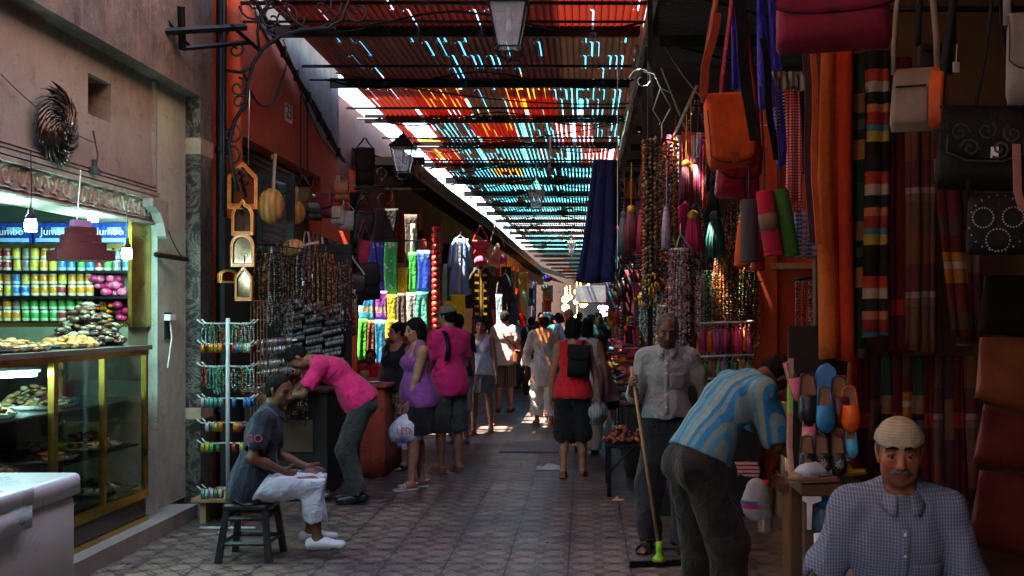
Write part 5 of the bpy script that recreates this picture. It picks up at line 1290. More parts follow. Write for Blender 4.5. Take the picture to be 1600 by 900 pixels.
def price_tag(c, label):
    mb = MB(); mb.box(c, (.028, .003, .04), R(12)); mb.tube([Vector(c) + Vector((0, 0, .02)), Vector(c) + Vector((.004, 0, .09))], .0015, 3)
    return single('price_tag', label, 'tag', mb, M_white, c)

# ================================================================== LANTERNS
def lantern(c, s, label, chain=None, gm=None, m=None, group=None):
    """four sided tapered street lantern; c = centre of glass, s = top width"""
    t = thing('street_lantern', label, 'lantern', c); c = Vector(c); m = m or M_iron; h = s * 1.15; b = s * .56
    def sq(z, w): return [c + Vector((x * w / 2, y * w / 2, z)) for x, y in ((-1, -1), (1, -1), (1, 1), (-1, 1))]
    top, bot = sq(h / 2, s), sq(-h / 2, b); mb = MB()
    for i in range(4):
        mb.tube([top[i], bot[i]], s * .028, 5); mb.tube([top[i], top[(i + 1) % 4]], s * .035, 5); mb.tube([bot[i], bot[(i + 1) % 4]], s * .03, 5)
    build('frame', mb, m, t)
    mb = MB(); mb.lathe(c + Vector((0, 0, h / 2)), [(s * .80, 0), (s * .76, s * .05), (s * .42, s * .34), (s * .26, s * .40), (s * .24, s * .52), (s * .08, s * .60), (s * .03, s * .75)], 4, Matrix.Rotation(R(45), 3, 'Z')); build('roof', mb, m, t)
    for i in range(4):
        mb = MB(); a, b_, d, e = [c + (q - c) * .97 for q in (top[i], top[(i + 1) % 4], bot[(i + 1) % 4], bot[i])]; nn = ((b_ - a).cross(d - a)).normalized() * .003
        vs = [a, b_, d, e, a + nn, b_ + nn, d + nn, e + nn]; mb.add(vs, [(0, 1, 2, 3), (7, 6, 5, 4), (0, 4, 5, 1), (1, 5, 6, 2), (2, 6, 7, 3), (3, 7, 4, 0)]); build('pane', mb, gm or M_lglass, t)
    mb = MB(); mb.ball(c + Vector((0, 0, s * .05)), s * .09, 10, 8, (1, 1, 2.1)); mb.lathe(c + Vector((0, 0, s * .22)), [(s * .06, 0), (s * .06, s * .3)], 8); build('bulb', mb, M_plastic, t, True)
    mb = MB()
    for i in range(4):
        e = (bot[i] - c); e.z = 0; e.normalize(); q = c + Vector((0, 0, -h / 2))
        mb.tube([q + e * b * .7, q + e * b * .85 - Vector((0, 0, s * .12)), q + e * b * .55 - Vector((0, 0, s * .27)), q + e * .06 * s - Vector((0, 0, s * .30))], s * .022, 5)
        mb.tube(spin(8, s * .10, 1.1, q + e * b * .72 - Vector((0, 0, s * .12)), e, (0, 0, 1), 1), s * .015, 4)
    mb.ball(c + Vector((0, 0, -h / 2 - s * .34)), s * .06, 8, 6); build('scrollwork', mb, m, t)
    if chain: mb = MB(); mb.tube([c + Vector((0, 0, h / 2 + s * .7)), (c.x, c.y, chain)], .012, 5); build('chain', mb, m, t)
    return t
_g = NT('frosted_glass'); _g.fin((.75, .76, .78), .25); _x = _g.n('MixShader'); _x.inputs[0].default_value = .72; _y = _g.n('BsdfTransparent'); _z = _g.n('BsdfTranslucent'); _z.inputs[0].default_value = (.9, .9, .95, 1); _w = _g.n('MixShader'); _w.inputs[0].default_value = .5; _g.l(_g.b.outputs[0], _w.inputs[1]); _g.l(_z.outputs[0], _w.inputs[2]); _g.l(_w.outputs[0], _x.inputs[1]); _g.l(_y.outputs[0], _x.inputs[2]); _g.l(_x.outputs[0], _g.out.inputs[0]); M_lglass = _g.m; t_ = mat('grey_lantern_paint', (.22, .22, .20), .45)
lantern(P(795, 42, 8.66), .315, 'largest glass lantern hanging under the red roof, near end', 4.78)
lantern(P(838, 312, 19.5), .30, 'grey lantern with a brass knob hanging mid street', 4.7, m=t_)
lantern(P(893, 388, 36), .30, 'farthest and smallest hanging lantern of the street', 4.6, m=t_)
lantern(P(630, 250, 14), .30, 'dark lantern on a scroll arm from the left shop wall', None)
mb = MB(); y = 14.0; zb = PZ(291, y)
mb.tube([(PX(540, y), y, zb), (PX(640, y), y, zb)], .016, 6); mb.tube([(PX(630, y), y, zb), (PX(630, y), y, PZ(284, y))], .014, 6)
mb.tube(spin(12, .16, 1.2, P(600, 308, y), (1, 0, 0), (0, 0, 1), -1, 1.5), .010, 5); mb.tube(spin(12, .13, 1.2, P(570, 305, y), (1, 0, 0), (0, 0, 1), 1, 1.5), .010, 5); mb.tube(spin(12, .10, 1.2, P(595, 270, y), (1, 0, 0), (0, 0, 1), 1, -1.5), .010, 5); mb.tube([P(548, 330, y), P(580, 296, y)], .01, 5)
single('lantern_arm', 'black scrolled iron arm carrying the dark wall lantern', 'bracket', mb, M_iron, (PX(540, y), y, zb), smooth=True)

# big wrought iron bracket, left
y = 8.75; mb = MB(); X, Z = (1, 0, 0), (0, 0, 1)
def Q(a, b): return P(a, b, y)
sc = y / 1600
mb.tube([Q(350, 330), Q(350, 0), Q(350, -120)], .022, 7)
mb.tube([Q(372, 300), Q(362, 260), Q(358, 225), Q(366, 190), Q(385, 160), Q(388, 130), Q(396, 100), Q(412, 75), Q(440, 55), Q(475, 46), Q(512, 44), Q(535, 30), Q(545, 0), Q(548, -60)], .018, 7)
mb.tube([Q(406, 82), Q(402, 50), Q(408, 20), Q(428, 0), Q(450, -12)], .014, 6)
mb.tube([Q(352, 110), Q(375, 113), Q(392, 105), Q(402, 88)], .015, 6)
for a, b, r, fl, a0, tn in ((425, 30, 22, 1, 0, 1.35), (445, 28, 24, -1, 2.0, 1.35), (503, 10, 20, -1, 2.5, 1.3), (400, 8, 26, 1, 3.2, 1.3), (372, 137, 16, -1, 1.5, 1.3), (374, 160, 15, 1, -1.5, 1.3), (362, 210, 17, -1, 1.5, 1.3), (360, 240, 17, 1, -1.5, 1.3), (560, 18, 20, 1, 2.5, 1.3), (368, 78, 14, -1, 1.5, 1.2), (372, 275, 13, 1, 0, 1.1)):
    mb.tube(spin(18, r * sc, tn, Q(a, b), X, Z, fl, a0), .010, 5)
for a, b, r in ((440, 20, 38), (490, 0, 44)): mb.tube([Q(a + math.cos(t) * r, b + math.sin(t) * r) for t in np.linspace(.1, 3.0, 12)], .010, 5)
single('iron_bracket', 'large black wrought iron bracket of curling scrolls above the mirrors', 'bracket', mb, M_iron, Q(350, 300), smooth=True)
mb = MB(); xw = -3.34
mb.tube([P(252, 50, 8.2), P(385, 42, 8.6)], .03, 4); mb.tube([P(285, 76, 8.4), P(392, 66, 8.8)], .02, 4); mb.tube([P(362, 40, 8.5), P(405, 78, 8.9)], .022, 4); mb.tube([P(285, 78, 8.4), P(283, 10, 8.3)], .03, 4); mb.tube([P(250, 20, 8.2), P(300, 76, 8.5)], .018, 4)
single('bar_frame', 'flat black iron bar frame bolted to the grimy beam', 'bracket', mb, M_iron, P(300, 50, 8.4))

# ================================================================== RED SHOP STOCK (left)
def rod(name, label, a, b, r=.01, m=None, cat='rod'):
    mb = MB(); mb.tube([a, b], r, 6); return single(name, label, cat, mb, m or M_steel, Vector(a), smooth=True)
rod('hanging_rod', 'pale slanting metal rod under the shutter holding the lutes', (-3.2, 9.5, 3.06), (-3.12, 12.0, 3.1), .014)
# mirrors with painted orange frames
M_of = mat('orange_lacquer', (.68, .10, .012), .3, scale=14, var=.4); M_yf = mat('brass_edge', (.70, .48, .12), .35, .6)
def M_mirrorf():
    t = NT('mirror_glass'); return t.fin((.22, .11, .08), .12, 1)
M_mir = M_mirrorf()
def arch_poly(w, h, kind):
    if kind == 'point': return [(-w / 2, -h / 2), (w / 2, -h / 2), (w / 2, h * .18), (0, h / 2), (-w / 2, h * .18)]
    if kind == 'round': return [(-w / 2, -h / 2), (w / 2, -h / 2)] + [(w / 2 * math.cos(a), h * .12 + (h * .38) * math.sin(a)) for a in np.linspace(0, math.pi, 9)]
    return [(-w / 2, -h / 2), (w / 2, -h / 2), (w / 2, h * .1), (w * .36, h * .30), (w * .12, h * .38), (0, h / 2), (-w * .12, h * .38), (-w * .36, h * .30), (-w / 2, h * .1)]
def mirror(px, py, wpx, hpx, Y, kind, label, rz=0):
    c = P(px, py, Y); w, h = wpx * Y / 1600, hpx * Y / 1600; t = thing('wall_mirror', label, 'mirror', c)
    ux = Vector((math.cos(rz), math.sin(rz), 0)); uz = Vector((0, 0, 1)); nn = ux.cross(uz)   # towards -y
    o = arch_poly(w, h, kind); k = .80; i_ = [(x * k, z * k) for x, z in o]; n = len(o)
    mb = MB(); O = [c + ux * x + uz * z for x, z in o]; I = [c + ux * x + uz * z for x, z in i_]; f = nn * .03
    mb.add(O + I + [p + f for p in O] + [p + f for p in I], [(2 * n + a, 2 * n + (a + 1) % n, 3 * n + (a + 1) % n, 3 * n + a) for a in range(n)] + [(a, (a + 1) % n, 2 * n + (a + 1) % n, 2 * n + a) for a in range(n)] + [(n + a, 3 * n + a, 3 * n + (a + 1) % n, n + (a + 1) % n) for a in range(n)])
    build('frame', mb, M_of, t)
    mb = MB(); 
    for q in (1.0, .80):
        pts = [c + ux * x * q + uz * z * q + nn * .033 for x, z in o]; mb.tube(pts + pts[:1], .0035, 4)
    build('edge_trim', mb, M_yf, t)
    mb = MB(); mb.prism(i_, c + nn * .001, ux, uz, .012); build('glass', mb, M_mir, t)
    mb = MB(); mb.tube([c + uz * h * .5, c + uz * (h * .5 + .09)], .003, 4); build('hook', mb, M_iron, t); return t
mirror(380, 290, 44, 74, 8.95, 'point', 'topmost and widest pointed mirror in an orange frame', .15)
mirror(381, 340, 34, 56, 8.93, 'ogee', 'second orange framed mirror from the top of the hanging column', -.1)
mirror(380, 391, 36, 52, 8.91, 'round', 'third orange mirror of the column, with a rounded top', .05)
mirror(382, 443, 26, 54, 8.89, 'point', 'lowest and narrowest mirror of the hanging column', 0)
mirror(354, 432, 34, 20, 9.0, 'round', 'small orange framed mirror seen edge on beside the lowest mirror', 1.0)
cable('mirror_wire', 'pale wire from the iron bracket down to the topmost mirror', [P(390, 130, 8.8), P(388, 258, 8.93)], .005, M_steel)
# lutes
M_lute = stripes('lute_ribs', [(0, (.45, .18, .05)), (.5, (.60, .32, .10))], .05, 0, rough=.35)
def lute(px, py, Y, L, label, rz=0, tilt=0, neck=1.0):
    c = P(px, py, Y); t = thing('lute', label, 'lute', c); mb = MB(); mb.ball((0, 0, 0), L, 14, 10, (.75, .62, 1)); build('bowl', xf(mb, c, rz, tilt), M_lute, t, True)
    mb = MB(); mb.lathe((0, -L * .12, 0), [(L * .70, 0), (L * .70, .01)], 16, Matrix.Rotation(R(90), 3, 'X'), 1, 1.25)
    mb.tube([(0, -L * .2, L * .7), (0, -L * .2, L * (.9 + neck * 1.7))], .016, 6); mb.box((0, -L * .2 + .03, L * (1.0 + neck * 1.75)), (.03, .09, .05)); build('neck', xf(mb, c, rz, tilt), M_lwood, t)
    mb = MB()
    for k in (-1, 0, 1): mb.tube([(k * .006, -L * .32, -L * .5), (k * .006, -L * .2 - .018, L * (.9 + neck * 1.6))], .0015, 3)
    build('string', xf(mb, c, rz, tilt), M_steel, t); return t
lute(424, 322, 9.7, .17, 'long necked wooden lute hanging beside the mirrors', .6, .05)
lute(463, 332, 10.3, .12, 'striped wooden lute half hidden by the black display frame', .4, 0, .5)
lute(458, 387, 9.9, .11, 'small round striped lute below the display frame', .2, 1.35, .6)
# black display frame
mb = MB(); Y = 9.95
def pbar(a, b, c_, d, Y, th=.03): p, q = P(a, b, Y), P(c_, d, Y); mb.bb(p.x, q.x, Y - th / 2, Y + th / 2, q.z, p.z)
pbar(402, 272, 410, 392, Y); pbar(448, 272, 460, 392, Y + .002); pbar(410.2, 272, 447.8, 282, Y); pbar(410.2, 384, 447.8, 392, Y); 
single('black_frame', 'empty black wooden display frame hanging behind the lutes', 'frame', mb, M_iron, P(430, 390, Y))
# belts
Mb_ = [leather('black_belt', (.02, .018, .018)), leather('brown_belt', (.09, .035, .02)), leather('grey_belt', (.25, .24, .25)), leather('pale_belt', (.42, .38, .36)), leather('oxblood_belt', (.12, .02, .02))]
bn = ['black', 'brown', 'grey', 'pale', 'oxblood']; rr = random.Random(12)
rod('belt_rail', 'dark rail carrying the looped leather belts', P(476, 362, 10.0), P(560, 392, 11.6), .014, M_iron, 'rail')
for i in range(22):
    f = i / 21; a = P(478, 364, 10.0).lerp(P(552, 394, 11.5), f) + Vector((rr.uniform(-.02, .04), 0, 0)); L = rr.uniform(.38, .62); k = rr.choice([0, 0, 0, 1, 1, 2, 3, 4]); w = .035
    pts = [a + Vector((.035, 0, -L)), a + Vector((.03, 0, -L * .5)), a + Vector((.026, 0, -.05)), a + Vector((.015, 0, .012)), a + Vector((-.01, 0, .012)), a + Vector((-.024, 0, -.05)), a + Vector((-.03, 0, -L * .5)), a + Vector((-.03, 0, -L * rr.uniform(.8, 1.1)))]
    t = thing('leather_belt', f'{bn[k]} leather belt looped over the dark rail in the red shop', 'belt', a, 0, f'{bn[k]} belts on the rail'); build('band', strap_mb(pts, w, .005, (.35, 1, 0)), Mb_[k], t, True)
    mb = MB(); mb.box(pts[-1] + Vector((0, -.0, -.02)), (.012, .04, .05)); build('buckle', mb, M_steel, t)
# black bags hanging at the red jamb
bk = leather('black_bag_leather', (.018, .016, .018)); 
bag('black shoulder bag with white straps hanging lowest by the red jamb', P(548, 452, 10.9), .30, .32, .10, bk, .3, .1, strap_to=2.35, sw=.02, strapm=mat('white_strap', (.5, .48, .5), .5), tagm=True)
bag('slouchy black bag hanging behind the belts', P(575, 440, 11.6), .26, .42, .10, bk, .5, -.1, strap_to=2.9, sw=.02)
bag('small black bag with a steel ring, above the slouchy bag', P(566, 360, 11.9), .22, .40, .09, bk, .4, .15, strap_to=3.2)
bag('flat pink purse hanging at the jamb', P(567, 395, 11.7), .16, .30, .05, leather('pink_leather', (.65, .05, .13)), .6, .2, flap=False, strap_to=2.8, sw=.01)
bag('white fluffy bag at the jamb above the pink purse', P(541, 345, 12.4), .20, .24, .10, mat('white_fluff', (.6, .5, .52), .9, bump=1, bd=.02, bscale=50), .2, 0, flap=False, strap_to=3.1, sw=.012)
bag('black rucksack hanging beneath the lantern arm', P(570, 262, 13.2), .24, .50, .12, bk, .3, 0, strap_to=4.0)
bag('small grey purse with a white tag on the lowest black bag', P(548, 478, 10.6), .13, .15, .03, leather('grey_purse', (.35, .33, .36)), .1, 0, flap=False, strap_to=2.0, sw=.008)
# jewellery board, ring trays, bracelet rolls
mb = MB(); mb.bb(-3.25, -2.32, 10.22, 10.26, .55, 2.42); mb.bb(-3.3, -3.26, 9.3, 10.26, .0, 2.6)
single('jewellery_board', 'tall black felt board behind the hanging jewellery', 'board', mb, mat('black_felt', (.012, .011, .012), .95), (-2.8, 10.24, .55))
def tray(px, py, Y, w, label, seed, sl=.5, rows=2, n=12):
    c = P(px, py, Y); r = random.Random(seed); t = thing('ring_tray', label, 'tray', c, 0, 'ring trays on the black board')
    rot = Matrix.Rotation(-R(12), 3, 'Y') @ Matrix.Rotation(R(50), 3, 'X'); mb = MB(); mb.box(c, (w, .11, .012), rot); build('pad', mb, M_dark, t)
    mb = MB()
    for j in range(rows):
        for i in range(n):
            q = rot @ Vector(((i + .5) / n * w - w / 2, (j - (rows - 1) / 2) * .055, .014)); mb.cur = r.choice([(.7, .7, .72), (.5, .5, .52), (.35, .30, .28), (.7, .7, .72), (.10, .25, .5) if r.random() < .2 else (.6, .6, .6)])
            mb.box(c + q, (w / n * .62, .034, .016), rot @ Matrix.Rotation(r.uniform(-.3, .3), 3, 'Z'))
    build('rings', mb, vcol('ring_metal', .3, .35), t); return t
k = 0
for j, py in enumerate((478, 494, 510, 527, 545, 563, 581)):
    for i, px in enumerate((458, 489, 519)):
        if i == 2 and j > 5: continue
        tray(px + (j % 2) * 4, py + i * 3, 10.08, .185, f"silver ring tray, {['top','second','third','fourth','fifth','sixth','bottom'][j]} row, {['left','middle','right'][i]} of the black board", k); k += 1
for j, py in enumerate((476, 487, 503, 519)):
    tray(541 + j * 1.5, py, 10.9, .15, f"narrow tray of silver rings beyond the board, {['top','second','third','lowest'][j]} of four", 60 + j)
def roll(px, py, Y, w, cols, label, seed, Rr=.033):
    c = P(px, py, Y); r = random.Random(seed); t = thing('bracelet_roll', label, 'bracelets', c); mb = MB(); n = int(w / .016)
    for i in range(n): mb.cur = r.choice(cols); torus(mb, (c.x - w / 2 + (i + .5) * .016, c.y + (i / n) * .1, c.z + (i / n) * .03), Rr * r.uniform(.9, 1.05), .0075, (1, .3, 0), 12, 5)
    build('bracelets', mb, M_beadm, t, True); mb = MB(); mb.tube([(c.x - w / 2 - .03, c.y, c.z), (c.x + w / 2 + .03, c.y + .1, c.z + .03)], .008, 5); build('bar', mb, M_steel, t); return t
SV = [(.6, .58, .56), (.35, .32, .30), (.5, .42, .32), (.12, .1, .1), (.62, .6, .6)]
for j, (px, py, w, cc, lb) in enumerate(((428, 537, .30, SV + [(.1, .2, .5), (.5, .1, .1)], 'roll of silver and coloured bangles, upper of the three rolls'), (430, 549, .28, SV, 'roll of silver bangles just under the coloured roll'), (428, 570, .30, SV, 'roll of silver bangles midway down the board'), (430, 583, .28, SV + [(.55, .4, .2)] * 2, 'roll of gold toned bangles under the silver ones'), (425, 606, .22, SV, 'short roll of bangles behind the seated young man'))):
    roll(px, py, 9.3, w, cc, lb, j)
# necklaces in front of the board
rr = random.Random(21); ks = ['dark', 'brown', 'silver', 'dark', 'coral', 'brown', 'dark', 'amber']
for i in range(34):
    px = 402 + i * 4.4 + rr.uniform(-2, 2); Y = 9.75 + rr.uniform(-.15, .3); py0 = 384 + rr.uniform(-10, 14) + max(0, i - 16) * 1.6; k = rr.choice(ks); L = rr.uniform(.45, .72)
    strand(P(px, py0, Y), L, k, f'{k} bead necklace hanging in the curtain above the ring trays', f'{k} necklaces above the ring trays', rr.choice((.007, .009, .011)), .05, i, (.5, .45, .4) if rr.random() < .3 else None)
rod('necklace_rail', 'thin rail above the curtain of dark necklaces', P(398, 381, 9.8), P(560, 398, 9.8), .008, M_iron, 'rail')
for i in range(12):
    px = 406 + i * 5.2; k = rr.choice(ks); strand(P(px, 462 + rr.uniform(-6, 8), 9.55), rr.uniform(.28, .42), k, f'short {k} bead string in the lower curtain beside the stand', f'short {k} strings beside the stand', .010, .04, 70 + i)
for i in range(26):
    px = 404 + i * 2.9; k = rr.choice(ks); strand(P(px, 600 + rr.uniform(-60, 20), 9.5), rr.uniform(.3, .5), k, f'{k} bead string in front of the dark stall cabinet', f'{k} strings before the dark stall cabinet', .010, .04, 130 + i)
for i, (px, py, w, h, nm, c3) in enumerate(((474, 312, .20, .24, 'brown woven', (.12, .06, .03)), (492, 330, .16, .2, 'black fringed', (.02, .02, .02)), (508, 322, .18, .26, 'wine red', (.16, .02, .03)), (528, 338, .15, .2, 'cream coloured', (.45, .38, .3)), (445, 300, .14, .2, 'dark green', (.03, .07, .04)), (534, 300, .16, .22, 'rust coloured', (.3, .09, .03)))):
    bag(nm + ' small bag hung high under the steel shutter', P(px, py, 10.9), w, h, .07, leather('hb_' + nm.split()[0], c3), rr.uniform(-.4, .4), 0, strap_to=3.2, sw=.012)
# tiered jewellery stand with bracelets
xs, ys = PX(356, 8.15), 8.15; st = thing('jewellery_stand', 'white metal tiered stand with curling arms beside the marble pier', 'display stand', (xs, ys, .12))
mb = MB(); mb.tube([(xs, ys, .1), (xs, ys, PZ(497, ys))], .018, 8); mb.tube([(xs - .22, ys, .012), (xs + .22, ys, .012)], .014, 6); mb.tube([(xs, ys - .2, .013), (xs, ys + .2, .013)], .014, 6); mb.tube([(xs, ys, .0), (xs, ys, .12)], .016, 6); M_sg = mat('aged_grey_enamel', (.34, .36, .36), .5); build('pole', mb, M_sg, st, True)
tiers = [(505, 1), (537, 1), (572, 1), (622, 1), (660, 1), (692, 1), (764, 1)]; rr = random.Random(5)
pal = {'orange': (.75, .30, .02), 'blue': (.02, .25, .6), 'green': (.1, .4, .1), 'red': (.5, .03, .04), 'white': (.6, .6, .58), 'black': (.03, .03, .03), 'yellow': (.6, .5, .05), 'teal': (.1, .45, .42)}
for j, (py, _) in enumerate(tiers):
    z = PZ(py, ys)
    for s in (-1, 1):
        for q in (0, 1):
            a = Vector((xs, ys, z)); e = Vector((s * .215, -.05 + .10 * q, .0)); mb = MB(); mb.tube([a, a + e * .5 + Vector((0, 0, -.004)), a + e * .9, a + e + Vector((s * .012, 0, .03))], .006, 5); build('arm', mb, M_sg, st, True)
            for i in range(5):
                if rr.random() < .18: continue
                c = a + e * (.22 + .15 * i) + Vector((0, 0, -.0)); nm = rr.choice(['white', 'green', 'black', 'teal', 'red', 'white', 'black'])
                if j in (1,) and s < 0: nm = 'orange'
                if j == 3 and s > 0: nm = 'blue'
                if j == 4 and i < 2: nm = 'orange'
                if j == 5: nm = rr.choice(['yellow', 'red', 'green'])
                if j in (0, 2): strand(c, rr.uniform(.16, .24), rr.choice(['turquoise', 'green', 'white', 'coral', 'dark']), f'short bead string on the {["top","second","third","fourth","fifth","sixth","lowest"][j]} tier of the white stand', f'bead strings on tier {j} of the stand', .0075, .03, j * 9 + i, cat='bracelet')
                else:
                    mb = MB(); 
                    for l in range(2): mb.cur = tuple(x * rr.uniform(.3, .75) for x in pal[nm]); torus(mb, c + Vector((l * .012 * s, 0, -.034)), .033, .009, (1, .25, 0), 12, 5)
                    single('bangle', f'{nm} bangle pair on the {["top","second","third","fourth","fifth","sixth","lowest"][j]} tier of the white stand', 'bangle', mb, M_bead, c, f'{nm} bangles on tier {j} of the stand', True)
# wire grille racks beside it
mb = MB()
for x in range(6): mb.tube([P(392 + x * 5, 470, 9.0), P(392 + x * 5, 660, 9.0)], .004, 4)
for p in (470, 500, 600, 655): mb.tube([P(390, p, 9.0), P(419, p, 9.0)], .004, 4)
single('wire_rack', 'narrow copper wire rack between the white stand and the board', 'rack', mb, mat('copper_wire', (.35, .18, .10), .4, .7), P(405, 660, 9.0))
# dark stall table under the bangles
tb = thing('stall_table', 'dark wooden stall cabinet piled with metal bowls at its foot', 'table', (-2.75, 9.9, 0))
wallbox('cabinet', tb, M_dark, (-3.2, -2.42, 9.66, 10.2, 0, .98)); wallbox('panel', tb, M_wood, (-2.95, -2.55, 9.64, 9.658, .42, .72)); mb = MB(); mb.bb(-3.22, -2.4, 9.62, 10.2, .985, 1.01); build('top', mb, M_wood, tb)
for i in range(7):
    mb = MB(); c = (PX(455 + i * 9, 9.4), 9.4 + (i % 2) * .1, PZ(722 - (i % 3) * 7, 9.4) - .12 + .03); c = (c[0], c[1], .03 + .06 * (i % 3 == 1)); mb.lathe(c, [(.02, 0), (.05, .012), (.07, .05), (.066, .05), (.045, .016)], 12); single('metal_bowl', 'small dull metal bowl on the floor at the foot of the dark stall', 'bowl', mb, mat('pewter', (.35, .30, .28), .35, .9), c, 'bowls at the foot of the stall', True)
mb = MB(); mb.bb(-3.2, -2.75, 8.35, 8.95, .18, .21); mb.bb(-3.15, -3.1, 8.4, 8.9, 0, .18); mb.bb(-2.85, -2.8, 8.4, 8.9, 0, .18)
single('low_bench', 'low weathered plank bench behind the plastic stool', 'bench', mb, M_lwood, (-3, 8.6, 0))
# red clothed table
tc = thing('clothed_table', 'table covered in pleated orange red cloth beside the women', 'table', (-2.28, 11.4, 0))
mb = MB()
def fn(u, v):
    per = u * 3.6; x0, x1, y0, y1 = -2.62, -2.10, 10.75, 12.0; P_ = [(x1, y1), (x1, y0), (x0, y0), (x0, y1)]; segs = [1.25, .52, 1.25]; s = u * sum(segs); i = 0
    while i < 2 and s > segs[i]: s -= segs[i]; i += 1
    f = s / segs[i]; a, b = P_[i], P_[i + 1]; d = .018 * math.sin(u * 130) * (1 - v * .7); nx, ny = (a[1] - b[1]) / segs[i], (b[0] - a[0]) / segs[i]
    return (a[0] + (b[0] - a[0]) * f - nx * d * -1, a[1] + (b[1] - a[1]) * f - ny * d * -1, .01 + .94 * v)
mb.slab(fn, 150, 4, .01); build('skirt_cloth', mb, cloth('orange_red_cloth', (.42, .07, .03)), tc, True)
mb = MB(); mb.bb(-2.66, -2.06, 10.71, 12.04, .952, .98); build('top', mb, cloth('orange_red_cloth', (.42, .07, .03)), tc)
for i, (x, y, m, nm) in enumerate(((-2.25, 10.95, M_white, 'white plate'), (-2.4, 11.2, M_lwood, 'brown box'), (-2.2, 11.5, mat('jar', (.5, .3, .1), .3), 'amber jar'))):
    mb = MB(); mb.lathe((x, y, .981), [(.05, 0), (.09 if i == 0 else .05, .02 if i == 0 else .1), (.05, .02 if i == 0 else .12)], 14); single(['plate', 'box', 'jar'][i], nm + ' standing on the orange red table cloth', ['plate', 'box', 'jar'][i], mb, m, (x, y, .98), smooth=True)
if PEOPLE:
    human('child in a red shirt behind the orange red clothed table', (PX(583, 12.4), 12.35), 160, H=1.28, h=.012, head=(18, 10), skin=SK_M, cloth_={'shirt': dict(m=red_c), 'trousers': dict(m=navy)}, seed=31)
# plastic stool for the young man
sx, sy = PX(392, 7.2), 7.22; so_ = thing('plastic_stool', 'black plastic stool under the young man', 'stool', (sx, sy, 0)); M_bp = mat('black_plastic', (.012, .012, .014), .38)
mb = MB(); rbox(mb, sx - .16, sx + .16, sy - .16, sy + .16, .36, .40, .03); build('seat', mb, M_bp, so_, True)
for a, b in ((-1, -1), (1, -1), (1, 1), (-1, 1)):
    mb = MB(); mb.tube([(sx + a * .13, sy + b * .13, .37), (sx + a * .175, sy + b * .175, .0)], [.026, .03], 4, True); build('leg', mb, M_bp, so_)
mb = MB()
for z, e in ((.13, .158), (.30, .138)):
    for a, b, c, d in ((-1, -1, 1, -1), (1, -1, 1, 1), (1, 1, -1, 1), (-1, 1, -1, -1)): mb.tube([(sx + a * e, sy + b * e, z), (sx + c * e, sy + d * e, z)], .016, 4)
build('stretcher', mb, M_bp, so_)

# ================================================================== CLOTH SHOPS (left, farther)
def flowered(name, c1, c2, sc=14, band=None):
    if name in _M: return _M[name]
    t = NT(name); co = t.co(); vo = t.n('TexVoronoi'); vo.inputs['Scale'].default_value = sc; t.l(co, vo.inputs['Vector'])
    f = t.math('MULTIPLY', t.math('LESS_THAN', vo.outputs['Distance'], .32), t.math('GREATER_THAN', t.noise(5, 2, co), .5))
    if band is not None: s = t.sep(co)[2]; f = t.math('MAXIMUM', t.math('MULTIPLY', t.math('LESS_THAN', t.math('ABSOLUTE', t.math('SUBTRACT', s, band)), .045), t.math('GREATER_THAN', t.noise(60, 2, co), .45)), 0.0)
    t.bump(t.noise(8, 3, co, dist=1), .5, .02); _M[name] = t.fin(t.mix(f, c1, c2), .5); return _M[name]
def shawl(px0, px1, py0, py1, Y, m, label, cat='scarf', **kw):
    a, b = P(px0, py0, Y), P(px1, py1, Y); kw.setdefault('folds', 1.3); kw.setdefault('amp', .005)
    return drape('shawl' if cat == 'scarf' else 'garment', label, cat, ((a.x + b.x) / 2, Y, a.z), abs(b.x - a.x), a.z - b.z, m, seed=int(px0 + py0), **kw)
Yc = 14.9
shawl(574, 599, 378, 456, Yc, flowered('deep_blue_print', (.015, .05, .42), (.25, .3, .55)), 'deep blue flowered shawl at the left end of the upper row')
shawl(601, 621, 378, 460, Yc, flowered('green_print', (.02, .5, .12), (.5, .7, .45)), 'green shawl with white flowers beside the deep blue one')
shawl(622, 637, 418, 459, Yc + .02, cloth('mustard', (.6, .42, .03)), 'mustard shawl between the two green ones')
shawl(639, 652, 394, 456, Yc, cloth('leaf_green', (.03, .55, .08)), 'plain leaf green shawl in the upper row')
shawl(652, 673, 391, 456, Yc, flowered('royal_blue_print', (.02, .08, .65), (.15, .4, .8), 8), 'royal blue shawl beside the red garland, upper row')
shawl(562, 585, 454, 500, Yc - .1, flowered('azure_gold', (.03, .4, .85), (.65, .55, .2), 14, -.27), 'azure shawl with a gold band in the middle row')
shawl(586, 605, 455, 499, Yc - .1, flowered('purple_gold', (.4, .08, .6), (.6, .5, .3), 14, -.27), 'purple shawl with a gold band')
shawl(605, 620, 460, 520, Yc - .1, cloth('olive_yellow', (.5, .48, .03)), 'olive yellow shawl hanging lower than its row')
shawl(621, 633, 458, 512, Yc - .1, cloth('taupe', (.10, .08, .07)), 'dark taupe shawl beside the olive yellow one')
shawl(634, 650, 457, 510, Yc - .1, cloth('silver_white', (.5, .52, .5)), 'silver white shawl of the middle row')
shawl(650, 669, 456, 511, Yc - .1, cloth('sea_green', (.08, .55, .42)), 'sea green shawl of the middle row')
shawl(560, 573, 498, 562, Yc - .2, cloth('bright_green', (.04, .5, .04)), 'bright green shawl in the bottom row behind the child')
shawl(573, 585, 500, 560, Yc - .2, cloth('rust_brown', (.22, .07, .03)), 'rust brown shawl in the bottom row')
shawl(586, 603, 500, 572, Yc - .2, flowered('teal_blue', (.01, .20, .42), (.1, .4, .5)), 'teal blue shawl in the bottom row')
shawl(603, 621, 500, 530, Yc - .22, cloth('olive_yellow', (.5, .48, .03)), 'short olive yellow cloth in the bottom row')
